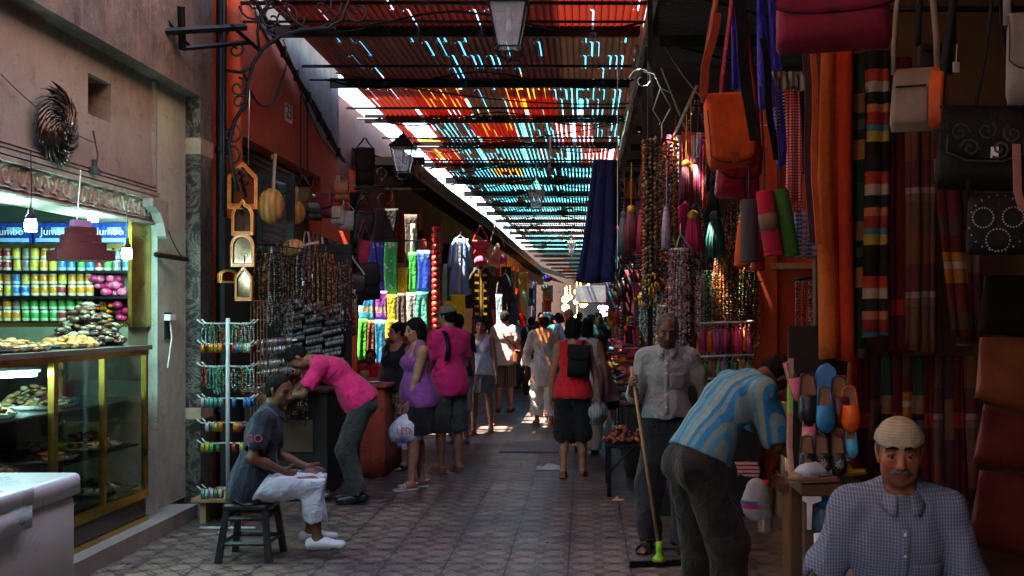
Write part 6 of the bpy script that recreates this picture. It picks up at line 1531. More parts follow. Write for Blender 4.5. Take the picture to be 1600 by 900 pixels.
shawl(583, 620, 326, 374, Yc, cloth('black_cotton_w', (.015, .015, .018)), 'square black cloth hung above the upper shawl row')
shawl(632, 652, 335, 420, Yc + .3, cloth('smoky', (.06, .05, .045)), 'smoky dark dress above the leaf green shawl')
shawl(641, 648, 350, 424, Yc + .1, cloth('silver_white', (.5, .52, .5)), 'thin silver scarf hanging over the smoky dress')
shawl(546, 560, 300, 470, 13.6, cloth('black_cotton_w', (.015, .015, .018)), 'long black cloth at the corner of the red jamb')
for i, (a, b, y0, y1) in enumerate(((560, 676, 376, 380), (560, 676, 453, 456), (556, 625, 497, 499))): rod('shawl_rail', f"{['upper','middle','lower'][i]} rail of the shawl display", P(a, y0, Yc + .03), P(b, y0, Yc + .03), .012, M_iron, 'rail')
# stacked red garland
c = P(681, 354, 15.2); t = thing('red_garland', 'long column of stacked red paper rings', 'garland', c); n = 19
for i in range(n):
    mb = MB(); mb.lathe((c.x, c.y, c.z - (i + 1) * .085), [(.052, 0), (.06, .02), (.06, .06), (.05, .078)], 12); build('ring', mb, [mat('red_lacquer', (.60, .02, .02), .25), mat('coral_lacquer', (.65, .10, .06), .25)][i % 2], t, True)
def kaftan(px, py0, py1, wpx, Y, m, label, trim=None, rz=0, sleeve=.5):
    c = P(px, py0, Y); w = wpx * Y / 1600; h = (py1 - py0) * Y / 1600; t = thing('kaftan', label, 'kaftan', c)
    build('gown', drape_mb((c.x, c.y, c.z), w * .62, h, rz=rz, folds=3, amp=.02, th=.05, wb=w * .85, seed=px), m, t, True)
    for s in (-1, 1):
        mb = MB(); mb.tube([(c.x + s * w * .22, c.y, c.z - .03), (c.x + s * w * .42, c.y, c.z - h * .15), (c.x + s * w * .5, c.y, c.z - h * sleeve)], [.05, .06, .07], 8, True, (1, .5)); build('sleeve', mb, m, t, True)
    if trim:
        mb = MB(); mb.bb(c.x - .015, c.x + .015, c.y - .075, c.y - .055, c.z - h * .98, c.z - .03); mb.tube([(c.x - .07, c.y - .05, c.z + .01), (c.x, c.y - .07, c.z - .06), (c.x + .07, c.y - .05, c.z + .01)], .012, 5)
        if trim == 'gold':
            for i in range(9): mb.bb(c.x - .10, c.x - .03, c.y - .07, c.y - .06, c.z - .15 - i * .13, c.z - .11 - i * .13); mb.bb(c.x + .03, c.x + .10, c.y - .07, c.y - .06, c.z - .15 - i * .13, c.z - .11 - i * .13)
        build('braid', mb, M_gold if trim == 'gold' else cloth('silver_white', (.5, .52, .5)), t)
    mb = MB(); mb.tube([(c.x - w * .2, c.y, c.z + .005), (c.x, c.y, c.z + .06), (c.x + w * .2, c.y, c.z + .005)], .007, 4); mb.tube([(c.x, c.y, c.z + .06), (c.x + .02, c.y, c.z + .12)], .005, 4); build('hanger', mb, M_steel, t); return t
M_gold = mat('gold_braid', (.65, .38, .04), .4, .4)
kaftan(719, 373, 462, 34, 16.5, cloth('sky_kaftan', (.22, .40, .8)), 'sky blue kaftan with pale trim', 'pale')
kaftan(752, 418, 500, 36, 17.2, cloth('black_kaftan', (.03, .02, .02)), 'black kaftan with rows of gold braid', 'gold', sleeve=.4)
kaftan(789, 432, 512, 24, 18.5, cloth('black_kaftan', (.03, .02, .02)), 'plain black gown on a hanger beyond the gold braided kaftan')
shawl(692, 699, 412, 480, 16.6, cloth('pale_teal', (.25, .5, .5)), 'pale teal scarf next to the red garland', folds=1)
shawl(699, 706, 410, 492, 16.6, cloth('dark_green', (.01, .12, .04)), 'dark green scarf left of the sky blue kaftan', folds=1)
shawl(683, 690, 412, 470, 16.7, cloth('dark_green', (.01, .12, .04)), 'dark green scarf touching the red garland', folds=1)
shawl(706, 728, 460, 498, 16.4, cloth('lemon', (.75, .66, .02)), 'lemon yellow garment under the sky blue kaftan')
shawl(694, 712, 470, 500, 16.3, cloth('golden', (.82, .6, .03)), 'golden yellow cloth left of the lemon garment')
shawl(722, 738, 482, 524, 16.2, cloth('peach_cloth', (.60, .34, .12)), 'peach coloured cloth hanging low beside the yellow garments')
shawl(738, 746, 428, 500, 17.4, cloth('crimson_cl', (.35, .02, .03)), 'crimson scarf between the blue and the gold braided kaftans', folds=1)
bag('crimson pointed bag hanging above the gold braided kaftan', P(751, 388, 17.5), .28, .26, .12, leather('crimson_leather', (.32, .02, .03)), 0, 0, strap_to=3.25, sw=.02, topn=.3)
bag('salmon pointed bag hanging under the canopy', P(774, 398, 18), .26, .42, .12, leather('salmon_leather', (.62, .22, .15)), .2, .25, strap_to=3.3, sw=.02, topn=.2, flap=False)
shawl(775, 785, 460, 512, 18.3, cloth('ice_blue', (.35, .5, .65)), 'ice blue scarf left of the plain black gown', folds=1)
shawl(798, 808, 462, 525, 19.2, cloth('petrol', (.02, .10, .14)), 'petrol blue scarf right of the plain black gown', folds=1)
shawl(811, 824, 425, 488, 20, cloth('amber_cl', (.60, .36, .03)), 'amber yellow tunic far down the cloth shops')
shawl(813, 824, 456, 490, 19.9, cloth('straw', (.55, .55, .22)), 'straw coloured cloth in front of the amber tunic')
shawl(826, 833, 450, 478, 21, cloth('black_cotton_w', (.015, .015, .018)), 'small black cloth right of the amber tunic', folds=1)
shawl(808, 814, 455, 500, 20.3, cloth('crimson_cl', (.35, .02, .03)), 'narrow crimson scarf beside the straw cloth', folds=1)
shawl(812, 822, 490, 512, 19.8, cloth('scarlet', (.65, .03, .02)), 'scarlet cloth with a white label under the straw cloth', folds=1)
shawl(832, 838, 440, 500, 22, cloth('mauve_cl', (.35, .15, .35)), 'thin mauve scarf near the ball hats', folds=1)
shawl(848, 858, 455, 468, 24, cloth('tangerine', (.75, .25, .02)), 'tangerine cloth on the far left stall', folds=1)
shawl(847, 862, 468, 488, 24, cloth('scarlet', (.65, .03, .02)), 'scarlet cloth under the tangerine one', folds=1)
shawl(850, 860, 488, 500, 23.9, cloth('ice_blue', (.35, .5, .65)), 'ice blue cloth at the bottom of the far left stall', folds=1)
shawl(858, 864, 446, 472, 24.1, cloth('pale_pink', (.6, .4, .42)), 'pale pink scarf beside the tangerine cloth', folds=1)
for px, py, Y, m, lb in ((855, 435, 24, cloth('plum', (.30, .05, .35)), 'plum coloured round hat on the far left stall'), (852, 450, 24, cloth('tan_hat', (.4, .2, .12)), 'tan round hat below the plum one'), (783, 405, 18.2, cloth('rose_hat', (.55, .05, .12)), 'rose red round hat beside the salmon bag'), (751, 408, 17.1, cloth('rose_hat', (.55, .05, .12)), 'rose red round hat on the gold braided kaftan')):
    c = P(px, py, Y); mb = MB(); mb.ball(c, .11, 12, 8, (1, 1, .8)); single('round_hat', lb, 'hat', mb, m, c, smooth=True)
# many small dark garments filling the shop fronts
rr = random.Random(77); dk = [('maroon', (.10, .015, .02)), ('black', (.015, .014, .016)), ('brown', (.12, .05, .03)), ('indigo', (.03, .04, .14)), ('rust', (.28, .07, .03)), ('cream', (.45, .40, .30)), ('orange', (.5, .15, .03))]
for i in range(46):
    f = i / 45; Y = 15.6 + f * 24 + rr.uniform(-.3, .3); x = float(fas(Y)) - rr.uniform(.25, .75); z = rr.choice((3.4, 3.0, 2.5, 1.7)); k = rr.randrange(7)
    drape('garment', f'{dk[k][0]} garment hanging in the dim shop fronts under the left canopy', 'garment', (x, Y, z), rr.uniform(.22, .4), rr.uniform(.5, 1.1), cloth('dim_' + dk[k][0], dk[k][1]), group=f'{dk[k][0]} garments under the canopy', seed=i, rz=rr.uniform(-.5, .5), folds=2.5, amp=.02, nz=5)
for i in range(9):
    Y = 16.5 + i * 1.1; x = float(fas(Y)) - .45; t = thing('clothes_table', f"{['first','second','third','fourth','fifth','sixth','seventh','eighth','last'][i]} low stall of folded cloths along the left shops, counted from the lantern", 'stall', (x, Y, 0))
    mb = MB(); mb.bb(x - .35, x + .25, Y - .35, Y + .35, 0, .78); build('table', mb, M_wood, t)
    for j in range(5): mb = MB(); mb.box((x - .1 + rr.uniform(-.05, .1), Y, .83 + j * .085), (.5 - j * .03, .55, .08), rr.uniform(-.1, .1)); build('folded_cloth', mb, cloth('dim_' + dk[(i + j) % 7][0], dk[(i + j) % 7][1]), t)

# ------------------------------------------------------------------ far end: lights, sign, people
t = thing('shop_sign', 'sunlit white hanging sign board at the far end of the street', 'sign', P(928, 460, 38)); mb = MB(); c = P(930, 459, 38); mb.box(c, (1.5, .06, .62)); build('board', mb, mat('bright_white', (.85, .85, .85), .5), t)
mb = MB(); c = P(895, 456, 38.2); mb.box(c, (1.2, .05, .05)); build('arm', mb, M_white, t)
mb = MB(); c = P(935, 472, 38); mb.box(c, (1.4, .05, .16)); build('lower_board', mb, M_lwood, t)
yb = emat('amber_lamp', (1, .55, .08), 7); pk = emat('pink_lamp', (1, .25, .8), 7); rr = random.Random(9)
for i in range(16):
    px, py = rr.uniform(878, 925), rr.uniform(455, 500); c = P(px, py, 44); mb = MB(); mb.ball(c, rr.uniform(.08, .17), 8, 6); mb.tube([c, c + Vector((0, 0, .5))], .01, 4); single('lit_lamp', 'glowing amber lamp in the cluster at the far end', 'lamp', mb, yb, c, 'amber lamps at the far end', True)
for i in range(8):
    px, py = rr.uniform(934, 950), rr.uniform(480, 492); c = P(px, py, 40); mb = MB(); mb.ball(c, rr.uniform(.07, .13), 8, 6); single('lit_lamp', 'glowing pink lamp beneath the white sign', 'lamp', mb, pk, c, 'pink lamps under the sign', True)
if PEOPLE:
    cs = [('white', robe_m), ('sky blue', sky_c), ('black', black_c), ('peach', peach), ('olive', olive), ('navy', navy), ('red', red_c)]
    far = [(940, 28, 1, 'turquoise', 'scarf'), (957, 26, 1, None, 'short'), (948, 30, 2, None, 'short'), (925, 24, 4, None, 'bob'), (934, 19, 2, None, 'bob'), (905, 26, 0, None, 'short'), (915, 32, 3, None, 'short'), (830, 22, 2, None, 'short'), (818, 25, 6, None, 'short'), (862, 27, 5, None, 'short'), (880, 33, 2, None, 'bob'), (846, 30, 4, None, 'short'), (897, 38, 0, None, 'short'), (800, 24, 1, None, 'short'), (928, 40, 5, None, 'short'), (869, 40, 6, None, 'bob')]
    words = ['under the white sign', 'nearest the belt stall', 'between the two sky blue figures', 'just past the red top woman', 'beside the belt stall', 'ahead of the bald man', 'in the middle distance', 'behind the robed man', 'walking left of the robed man', 'in front of the far left stall', 'beneath the navy cloth', 'passing the round hats', 'near the amber lamps', 'beside the cloth tables', 'at the very end of the street', 'below the last lantern']
    for i, (px, Y, k, hc_, hr) in enumerate(far):
        human(f'{cs[k][0]} clothed passer-by {words[i]}', (PX(px, Y), Y), [5, 170, -20, 30, 185, 0, 10, -8][i % 8], H=1.62 + (i * 37 % 17) / 100, h=.018, skin=[SK_D, SK_M, SK_L][i % 3], hair=(hr, M_hair if hc_ is None else cloth('turquoise_scarf', (.05, .45, .45))),
              legs={'R': ((.04, .15, -1), (0, .0, -1)), 'L': ((-.04, -.12, -1), (0, -.2, -1))}, cloth_={'shirt': dict(m=cs[k][1], o=.02), 'trousers': dict(m=[navy, olive, black_c][i % 3], loose=.02)}, seed=40 + i)

# ================================================================== RIGHT STALLS: NEAR
rug_p = {
 'red_orange_weave': ([(0, (.55, .05, .02)), (.25, (.60, .22, .03)), (.32, (.50, .02, .02)), (.6, (.58, .06, .03)), (.75, (.30, .02, .02)), (.8, (.62, .14, .03))], .62, 0),
 'green_patch_weave': ([(0, (.015, .03, .02)), (.18, (.35, .16, .05)), (.34, (.02, .02, .015)), (.42, (.05, .09, .07)), (.5, (.015, .015, .012)), (.55, (.22, .12, .06)), (.7, (.02, .045, .035))], .62, 2),
 'bright_patch_weave': ([(0, (.012, .012, .012)), (.14, (.42, .30, .05)), (.24, (.05, .22, .30)), (.3, (.30, .03, .03)), (.42, (.48, .18, .07)), (.5, (.015, .02, .02)), (.62, (.40, .35, .28)), (.72, (.40, .05, .03)), (.84, (.015, .015, .012))], .50, 2),
 'maroon_weave': ([(0, (.10, .008, .012)), (.5, (.07, .006, .01)), (.62, (.30, .02, .015)), (.7, (.09, .008, .01))], .9, 2),
 'brown_weave': ([(0, (.12, .06, .045)), (.3, (.16, .08, .06)), (.38, (.25, .2, .2)), (.44, (.10, .03, .03)), (.7, (.15, .06, .03))], .5, 2),
 'orange_white_weave': ([(0, (.12, .02, .02)), (.3, (.36, .13, .02)), (.45, (.4, .36, .34)), (.52, (.38, .15, .02)), (.62, (.10, .012, .014)), (.8, (.08, .05, .03))], .45, 2),
 'violet_weave': ([(0, (.07, .02, .04)), (.5, (.13, .07, .04)), (.75, (.06, .02, .04))], .8, 2)}
RM = {k: stripes(k, v[0], v[1], v[2], bump=.5) for k, v in rug_p.items()}
def rug(px0, px1, y0, y1, Y, m, label, **kw):
    a, b = P(px0, y0, Y), P(px1, y1, Y); kw.setdefault('folds', 1.6); kw.setdefault('amp', .022); kw.setdefault('th', .035)
    return drape('woven_rug', label, 'rug', ((a.x + b.x) / 2, Y, a.z), b.x - a.x, a.z - b.z, RM[m], seed=int(px0), nz=12, **kw)
rug(1284, 1330, 60, 562, 4.95, 'red_orange_weave', 'long red and orange striped rug at the outer end of the rug row')
rug(1316, 1349, 85, 560, 5.0, 'green_patch_weave', 'dark green folded rug with tan patches next to the red one')
rug(1351, 1386, 80, 525, 4.96, 'bright_patch_weave', 'black rug with turquoise, yellow and orange patches')
rug(1388, 1422, 90, 548, 5.0, 'maroon_weave', 'plain maroon rug with one red band')
rug(1420, 1438, 200, 545, 4.93, 'brown_weave', 'narrow brown rug left of its twin under the tan bag')
rug(1437, 1460, 200, 552, 4.95, 'brown_weave', 'second narrow brown rug under the tan bag')
rug(1455, 1490, 190, 528, 4.90, 'orange_white_weave', 'rug with orange and white blocks right of the tan bag', sway=.09)
rug(1484, 1512, 190, 538, 4.98, 'orange_white_weave', 'darker rug with orange blocks behind the studded bag', sway=.06)
rug(1500, 1532, 290, 505, 4.93, 'violet_weave', 'short violet brown rug under the studded bag')
for i, (x0, x1, y1, m) in enumerate(((1326, 1342, 755, 'red_orange_weave'), (1342, 1356, 740, 'maroon_weave'), (1356, 1372, 730, 'violet_weave'), (1374, 1390, 720, 'green_patch_weave'), (1392, 1408, 725, 'maroon_weave'), (1410, 1424, 735, 'orange_white_weave'), (1426, 1440, 690, 'green_patch_weave'), (1442, 1458, 760, 'maroon_weave'), (1460, 1472, 770, 'brown_weave'), (1474, 1488, 780, 'violet_weave'), (1490, 1506, 780, 'maroon_weave'), (1507, 1522, 775, 'brown_weave'))):
    rug(x0, x1, 556, y1, 5.12, m, f"{m.replace('_weave', '').replace('_', ' ')} cloth in the lower row behind the seated man, {['first','second','third','fourth','fifth','sixth','seventh','eighth','ninth','tenth','eleventh','twelfth'][i]} from the slippers", folds=1, th=.03)
M_cop = leather('copper_leather', (.22, .06, .025), .35); M_oxb = leather('oxblood_hide', (.12, .015, .015), .4); M_blk = mat('black_hide', (.010, .009, .009), .7, scale=9, bump=.7, bd=.006, bscale=60, spec=.2)
def hide(poly, Y, m, label, rz=0, yaw=0):
    c = P(sum(p[0] for p in poly) / len(poly), sum(p[1] for p in poly) / len(poly), Y); n = len(poly); mb = MB(); pts = []
    g = 8
    def fn(u, v):
        a = Vector(poly[0]).lerp(Vector(poly[1]), u); b = Vector(poly[3]).lerp(Vector(poly[2]), u); q = a.lerp(b, v); y = Y + .12 * (u - .3) + .02 * math.sin(5 * v + 3 * u) + .03 * v
        return P(q.x, q.y, y)
    mb.slab(fn, 10, 8, .008); return single('leather_hide', label, 'leather', mb, m, c, smooth=True)
hide([(1532, 528), (1640, 528), (1640, 655), (1524, 622)], 4.1, M_cop, 'upper shiny copper brown leather panel at the stall edge')
hide([(1538, 632), (1640, 660), (1640, 745), (1520, 722)], 4.05, M_oxb, 'middle reddish leather panel below the copper one')
hide([(1532, 735), (1640, 750), (1640, 880), (1512, 850)], 4.0, M_oxb, 'lowest dark red leather panel behind the seated man\'s shoulder')
hide([(1540, 430), (1640, 430), (1640, 530), (1528, 520)], 4.2, M_blk, 'black leather panel above the copper panel')
# bags
tan = leather('tan_suede', (.26, .18, .14), .75); orl = leather('orange_leather', (.66, .085, .01), .6)
t = bag('tan and orange camera bag with a front zip pocket', P(1428, 156, 3.8), .165, .235, .075, tan, -.55, .05, flap=False, strap_to=3.35, sw=.022, strapm=tan, pocket=True)
mb = bag_mb(.06, .225, .078); c = P(1428, 156, 3.8); mb.v = [(x + .085, y - .003, z) for x, y, z in mb.v]; build('side_gusset', xf(mb, c, -.55, .05), orl, t, True)
t = bag('black embossed flap bag with a white price tag', P(1532, 235, 3.7), .31, .29, .10, M_blk, -.15, .05, strap_to=3.4, tagm=True, buckle=M_blk)
mb = MB(); c = P(1532, 235, 3.7)
for q_, (cx, cz) in enumerate(((-.09, .05), (.0, .06), (.09, .05), (-.05, -.005), (.05, -.005))): mb.tube(spin(12, .036, 1.4, (cx, -.072, cz), (1, 0, 0), (0, 0, 1), 1 - 2 * (q_ % 2), q_), .0045, 4)
mb.tube([(-.13, -.068, .09), (-.13, -.074, -.02), (-.06, -.078, -.05), (.06, -.078, -.05), (.13, -.074, -.02), (.13, -.068, .09)], .004, 4); build('tooling', xf(mb, c, -.15, .05), mat('worn_tooling', (.05, .04, .035), .5), t, True)
t = bag('black bag studded with curls of silver rivets', P(1556, 350, 3.65), .20, .22, .06, M_blk, -.2, 0, flap=False, strap_to=2.9, sw=.012)
mb = MB(); c = P(1556, 350, 3.65)
for cx, cz, r, a0, a1 in ((-.05, .02, .035, 0, 6.2), (.05, .02, .035, 0, 6.2), (0, -.06, .04, 0, 6.2), (0, 0, .098, 3.3, 6.1), (0, .0, .098, .2, 2.9)):
    for a in np.arange(a0, a1, .28): mb.ball((cx + r * math.cos(a), -.040, cz + r * math.sin(a)), .0036, 5, 3)
build('rivet', xf(mb, c, -.2, 0), M_steel, t, True)
bag('small black zip bag behind the tan camera bag', P(1462, 92, 4.1), .14, .13, .06, M_blk, -.2, 0, flap=False, strap_to=3.4, pocket=True)
bag('grey suede shoulder bag cut by the edge of the view', P(1606, 95, 3.5), .14, .30, .08, leather('grey_suede', (.20, .17, .16), .7), -.2, 0, strap_to=3.3)
bag('large crimson holdall hanging at the top of the stall', P(1300, 28, 3.6), .40, .24, .20, leather('crimson_felt', (.22, .008, .035), .9), -.15, -.04, flap=.55, strap_to=3.5)
price_tag(P(1494, 105, 4.0), 'white price tag on the strap above the embossed bag'); price_tag(P(1399, 190, 3.9), 'white price tag beside the tan camera bag')
mb = strap_mb([P(1588, 225, 3.6), P(1590, 300, 3.6), P(1598, 330, 3.6)], .03, .005, (1, .2, 0)); single('loose_strap', 'pinkish leather strap hanging at the edge of the view', 'strap', mb, leather('pinkish_leather', (.4, .18, .14)), P(1588, 225, 3.6))
bag('bright orange leather satchel with a strap tab on its flap', P(1138, 206, 5.0), .235, .36, .09, orl, .18, -.10, flap=.93, strap_to=3.62, sw=.03, strapm=leather('dark_orange_strap', (.30, .06, .02)), buckle=True)
bag('glossy magenta satchel half hidden under the orange one', P(1152, 270, 5.25), .22, .28, .08, leather('magenta_leather', (.32, .01, .05), .25), .1, .08, strap_to=3.6)
for x0, y0, x1, y1, w, Y, m, lb in ((1150, -20, 1178, 220, .055, 4.8, M_blk, 'wide black webbing strap crossing beside the satchel'), (1120, 20, 1096, 150, .04, 4.9, leather('red_strap', (.35, .05, .02)), 'red leather strap left of the satchel'), (1270, 82, 1277, 382, .028, 4.7, leather('orange_strap_m', (.55, .10, .03)), 'long orange strap left of the red rug'), (1259, 85, 1268, 380, .035, 4.75, leather('dim_strap', (.06, .03, .04)), 'dull plum strap between the scarf and the orange strap'), (1192, 60, 1212, 250, .035, 5.0, M_blk, 'narrow black strap above the pouches')):
    a, b = P(x0, y0, Y), P(x1, y1, Y); single('strap', lb, 'strap', strap_mb([a.lerp(b, i / 6) + Vector((.008 * math.sin(i * 1.3), 0, 0)) for i in range(7)], w, .006, (1, .15, 0)), m, a)
blu = cloth('electric_blue_voile', (.05, .05, .75), .4); 
for x0, x1, y0, y1, w0, lb in ((1146, 1156, -10, 142, .02, 'electric blue scarf falling behind the satchel straps'), (1186, 1200, -10, 170, .03, 'blue violet scarf right of the wide black strap'), (1204, 1228, -10, 260, .03, 'widest electric blue scarf above the coloured pouches')):
    a, b = P(x0, y0, 5.4), P(x1, y1, 5.4); drape('blue_scarf', lb, 'scarf', a, w0, a.z - b.z, blu, folds=1.2, amp=.012, wb=.085, sway=b.x - a.x, seed=x0)
def pouch(x0, y0, x1, y1, r, Y, m, lb, band=None):
    a, b = P(x0, y0, Y), P(x1, y1, Y); L = (a - b).length; t = thing('cylinder_pouch', lb, 'pouch', a); d = (a - b).normalized(); rot = d.to_track_quat('Z', 'Y').to_matrix()
    mb = MB(); mb.lathe(b, [(r * .9, 0), (r, L * .03), (r * 1.02, L * .3), (r * .97, L * .7), (r * .92, L * .97), (r * .8, L)], 18, rot); build('body', mb, m, t, True)
    mb = MB(); mb.lathe(b, [(r * .96, -.004), (r * 1.04, .0), (r * 1.04, .012)], 18, rot); build('base', mb, m, t, True)
    if band: mb = MB(); mb.lathe(b + d * L * .38, [(r * 1.03, 0), (r * 1.04, L * .26)], 18, rot); build('band', mb, band, t, True)
    mb = MB(); mb.tube([a, a + Vector((0, 0, .15)), a + Vector((-.02, 0, .5))], .005, 4); build('cord', mb, M_rope, t)
felt = lambda n, c: mat(n, c, .95, bump=.7, bd=.004, bscale=120)
pouch(1170, 312, 1171, 408, .044, 5.0, felt('charcoal_felt', (.06, .055, .065)), 'charcoal felt cylinder pouch, leftmost of the big three')
pouch(1194, 298, 1209, 398, .045, 4.92, felt('crimson_felt2', (.42, .01, .04)), 'crimson cylinder pouch with a patterned middle band', felt('patch_band', (.18, .10, .08)))
pouch(1218, 296, 1236, 400, .043, 4.95, felt('moss_felt', (.03, .13, .02)), 'moss green felt cylinder pouch, tilted, rightmost')
pouch(1163, 350, 1158, 415, .036, 5.2, felt('orange_felt', (.55, .08, .02)), 'orange pouch behind the charcoal one')
pouch(1186, 360, 1184, 422, .034, 5.25, felt('rust_felt', (.30, .03, .015)), 'rust red pouch behind the crimson one')
kef = NT('red_keffiyeh'); co = kef.co(); s3 = kef.sep(co); ch = kef.math('MULTIPLY', kef.math('GREATER_THAN', kef.math('SINE', kef.math('MULTIPLY', s3[0], 420)), 0), kef.math('GREATER_THAN', kef.math('SINE', kef.math('MULTIPLY', s3[2], 420)), -.2)); kef.fin(kef.mix(ch, (.50, .01, .03), (.6, .5, .5)), .9)
def kscarf(x0, x1, y0, y1, Y, m, lb, wb=None):
    a, b = P(x0, y0, Y), P(x1, y1, Y); o = drape('keffiyeh', lb, 'scarf', a, .07, a.z - b.z, m, folds=1.5, amp=.014, sway=b.x - a.x, wb=wb or .075, seed=x0); r = random.Random(1); mb = MB()
    for i in range(12): x = b.x + (i / 11 - .5) * .07; mb.tube([(x, Y, b.z + .01), (x + r.uniform(-.01, .01), Y, b.z - .03)], .003, 4); mb.ball((x, Y, b.z - .035), .008, 6, 4)
    f = build('fringe', mb, m, o)
kscarf(1238, 1242, 138, 316, 5.3, kef.m, 'red and white chequered keffiyeh twisted into a hanging knot')
kscarf(1222, 1224, 138, 200, 5.4, stripes('black_white_check', [(0, (.5, .5, .5)), (.4, (.02, .02, .02))], .018, 2), 'black and white keffiyeh left of the red one')
kscarf(1250, 1254, 138, 260, 5.45, stripes('plum_check', [(0, (.12, .02, .06)), (.5, (.03, .01, .02))], .02, 2), 'dark plum scarf right of the red keffiyeh')
drape('folded_cloth', 'grey and white striped folded cloth on the rail above the keffiyehs', 'cloth', P(1232, 112, 5.2), .15, .09, stripes('grey_white_str', [(0, (.4, .4, .38)), (.5, (.12, .12, .12))], .03, 0), folds=3)
kn = [stripes('blue_knit', [(0, (.1, .3, .6)), (.33, (.5, .5, .55)), (.66, (.05, .1, .35))], .022, 2), stripes('pink_knit', [(0, (.6, .1, .3)), (.33, (.3, .5, .6)), (.66, (.6, .5, .5))], .03, 2)]
for i, (x, m) in enumerate(((1247, 0), (1256, 1), (1265, 0), (1273, 1))):
    a = P(x, 330, 5.3); drape('knit_cord', f"{['blue','pink and aqua','dark blue','rose'][i]} striped knitted cord, {['first','second','third','last'][i]} right of the green pouch", 'cord', a, .028, .24, kn[m], folds=1, amp=.004, th=.02, seed=i)
rod('display_bar', 'short black bar carrying the sequinned belts', P(1240, 437, 5.6), P(1282, 433, 5.6), .010, M_iron, 'bar')
sq = [('black', [(.02, .02, .02), (.3, .3, .3), (.04, .03, .03)]), ('crimson', [(.35, .02, .04), (.5, .1, .1), (.1, .01, .02)]), ('black and silver', [(.02, .02, .03), (.5, .5, .5), (.02, .02, .02)]), ('teal', [(.05, .3, .3), (.3, .5, .5), (.03, .1, .12)]), ('dark blue', [(.02, .05, .25), (.1, .2, .5), (.02, .02, .05)])]
for i, x in enumerate((1246, 1256, 1266, 1279, 1288)):
    nm, cc = sq[i]; r = random.Random(i); a = P(x, 440 if i < 3 else 452, 5.55); mb = MB()
    for j in range(60):
        for k in (-1, 0, 1): mb.cur = r.choice(cc); mb.octa(a + Vector((k * .008, 0, -j * .0085)), .0048)
    single('sequin_belt', f'{nm} sequinned belt hanging from the short black bar', 'belt', mb, M_bead, a)
# orange satin wrapped pole left of the rugs
# slipper rack
rk = thing('slipper_rack', 'dark wooden slipper rack with a white metal bracket', 'rack', (PX(1285, 4.9), 4.95, 0))
x0, x1, Y = PX(1243, 4.9), PX(1332, 4.9), 4.9
wallbox('board', rk, M_dark, (x0, x1, 5.06, 5.08, .85, 1.65)); zt = PZ(752, 4.75)
wallbox('shelf', rk, M_wood, (x0 - .02, x1, 4.66, 5.06, zt - .05, zt)); 
for x in (x0, x1 - .04):
    wallbox('post', rk, M_wood, (x, x + .05, 4.70, 4.75, 0, zt - .052)); wallbox('rear_post', rk, M_wood, (x, x + .05, 5.0, 5.05, 0, zt - .052))
wallbox('rung', rk, M_wood, (x0 + .05, x1 - .04, 4.705, 4.745, .36, .42)); mb = MB(); mb.prism([(0, 0), (.085, 0), (.085, -.02), (.045, -.035), (.04, -.15), (.022, -.15), (.02, -.03), (0, -.02)], (x0 - .02, 4.655, zt - .053), (1, 0, 0), (0, 0, 1), .006); build('bracket', mb, M_white, rk)
def slipper(px, py, Y, L, m, lb, up=0, rz=0, deco=None, tip=0, group=None, inner=None):
    """babouche; local: toe -y, up = tilt about x in degrees (90 = hung with the toe down)"""
    c = P(px, py, Y); t = thing('slipper', lb, 'slipper', c, 0, group); M3 = Matrix.Rotation(rz, 3, 'Z') @ Matrix.Rotation(tip, 3, 'Y') @ Matrix.Rotation(R(up), 3, 'X'); W = L * .37
    def wf(v): return W / 2 * (.62 + .38 * math.sin(min(1, v * 1.25) * 1.57)) * (1 if v < .75 else math.sqrt(max(0, 1 - ((v - .75) / .25) ** 2)) * .98 + .02)
    mb = MB(); n = 14; out = [(wf(i / n), L * (.5 - i / n)) for i in range(n + 1)]; poly = [(x, y) for x, y in out] + [(-x, y) for x, y in out[::-1][1:]]
    mb.prism(poly[::-1], (0, 0, 0), (1, 0, 0), (0, 1, 0), .010); mb.v = [tuple(Vector(c) + M3 @ Vector(v)) for v in mb.v]; build('sole', mb, M_tanfoot if inner is None else inner, t)
    mb = MB()
    def fn(u, v):
        vv = .42 + .575 * v; a = math.pi * u; h = L * .20 * math.sin(min(1, (1 - v) * 1.5 + .12) * 1.57); return (wf(vv) * 1.06 * math.cos(a), L * (.5 - vv) - .004 * math.sin(a), .010 + h * math.sin(a) ** .8)
    mb.slab(fn, 12, 8, .004); mb.v = [tuple(Vector(c) + M3 @ Vector(v)) for v in mb.v]; build('upper', mb, m, t, True)
    mb = MB()
    def fn(u, v):
        a = math.pi * (1 + u); y = L * .5 - L * .16 * (1 - abs(math.sin(a))) ; i = u * 2 - 1; s = abs(i); vv = s * .42; return (wf(vv) * 1.0 * (1 if i > 0 else -1) * (1 if s > .12 else s / .12), L * (.5 - vv), .008 + v * L * .07)
    mb.slab(fn, 16, 2, .004); mb.v = [tuple(Vector(c) + M3 @ Vector(v)) for v in mb.v]; build('heel_rim', mb, m, t, True)
    if deco:
        mb = MB(); r = random.Random(int(px))
        for k in range(9):
            a = 6.283 * k / 9
            for q in (.4, .75, 1): mb.ball((math.cos(a) * W * .26 * q, -L * .20 + math.sin(a) * W * .3 * q, .010 + L * .205 - abs(math.cos(a)) * q * L * .03 - (q * math.sin(a) < -.5) * L * .01), .0055 * (1.3 - q * .5), 5, 3)
        mb.v = [tuple(Vector(c) + M3 @ Vector(v)) for v in mb.v]; build('sequins', mb, deco, t)
    return t
SL = lambda n, c: leather('slip_' + n, c, .4)
silv, gold_ = M_steel, M_brass
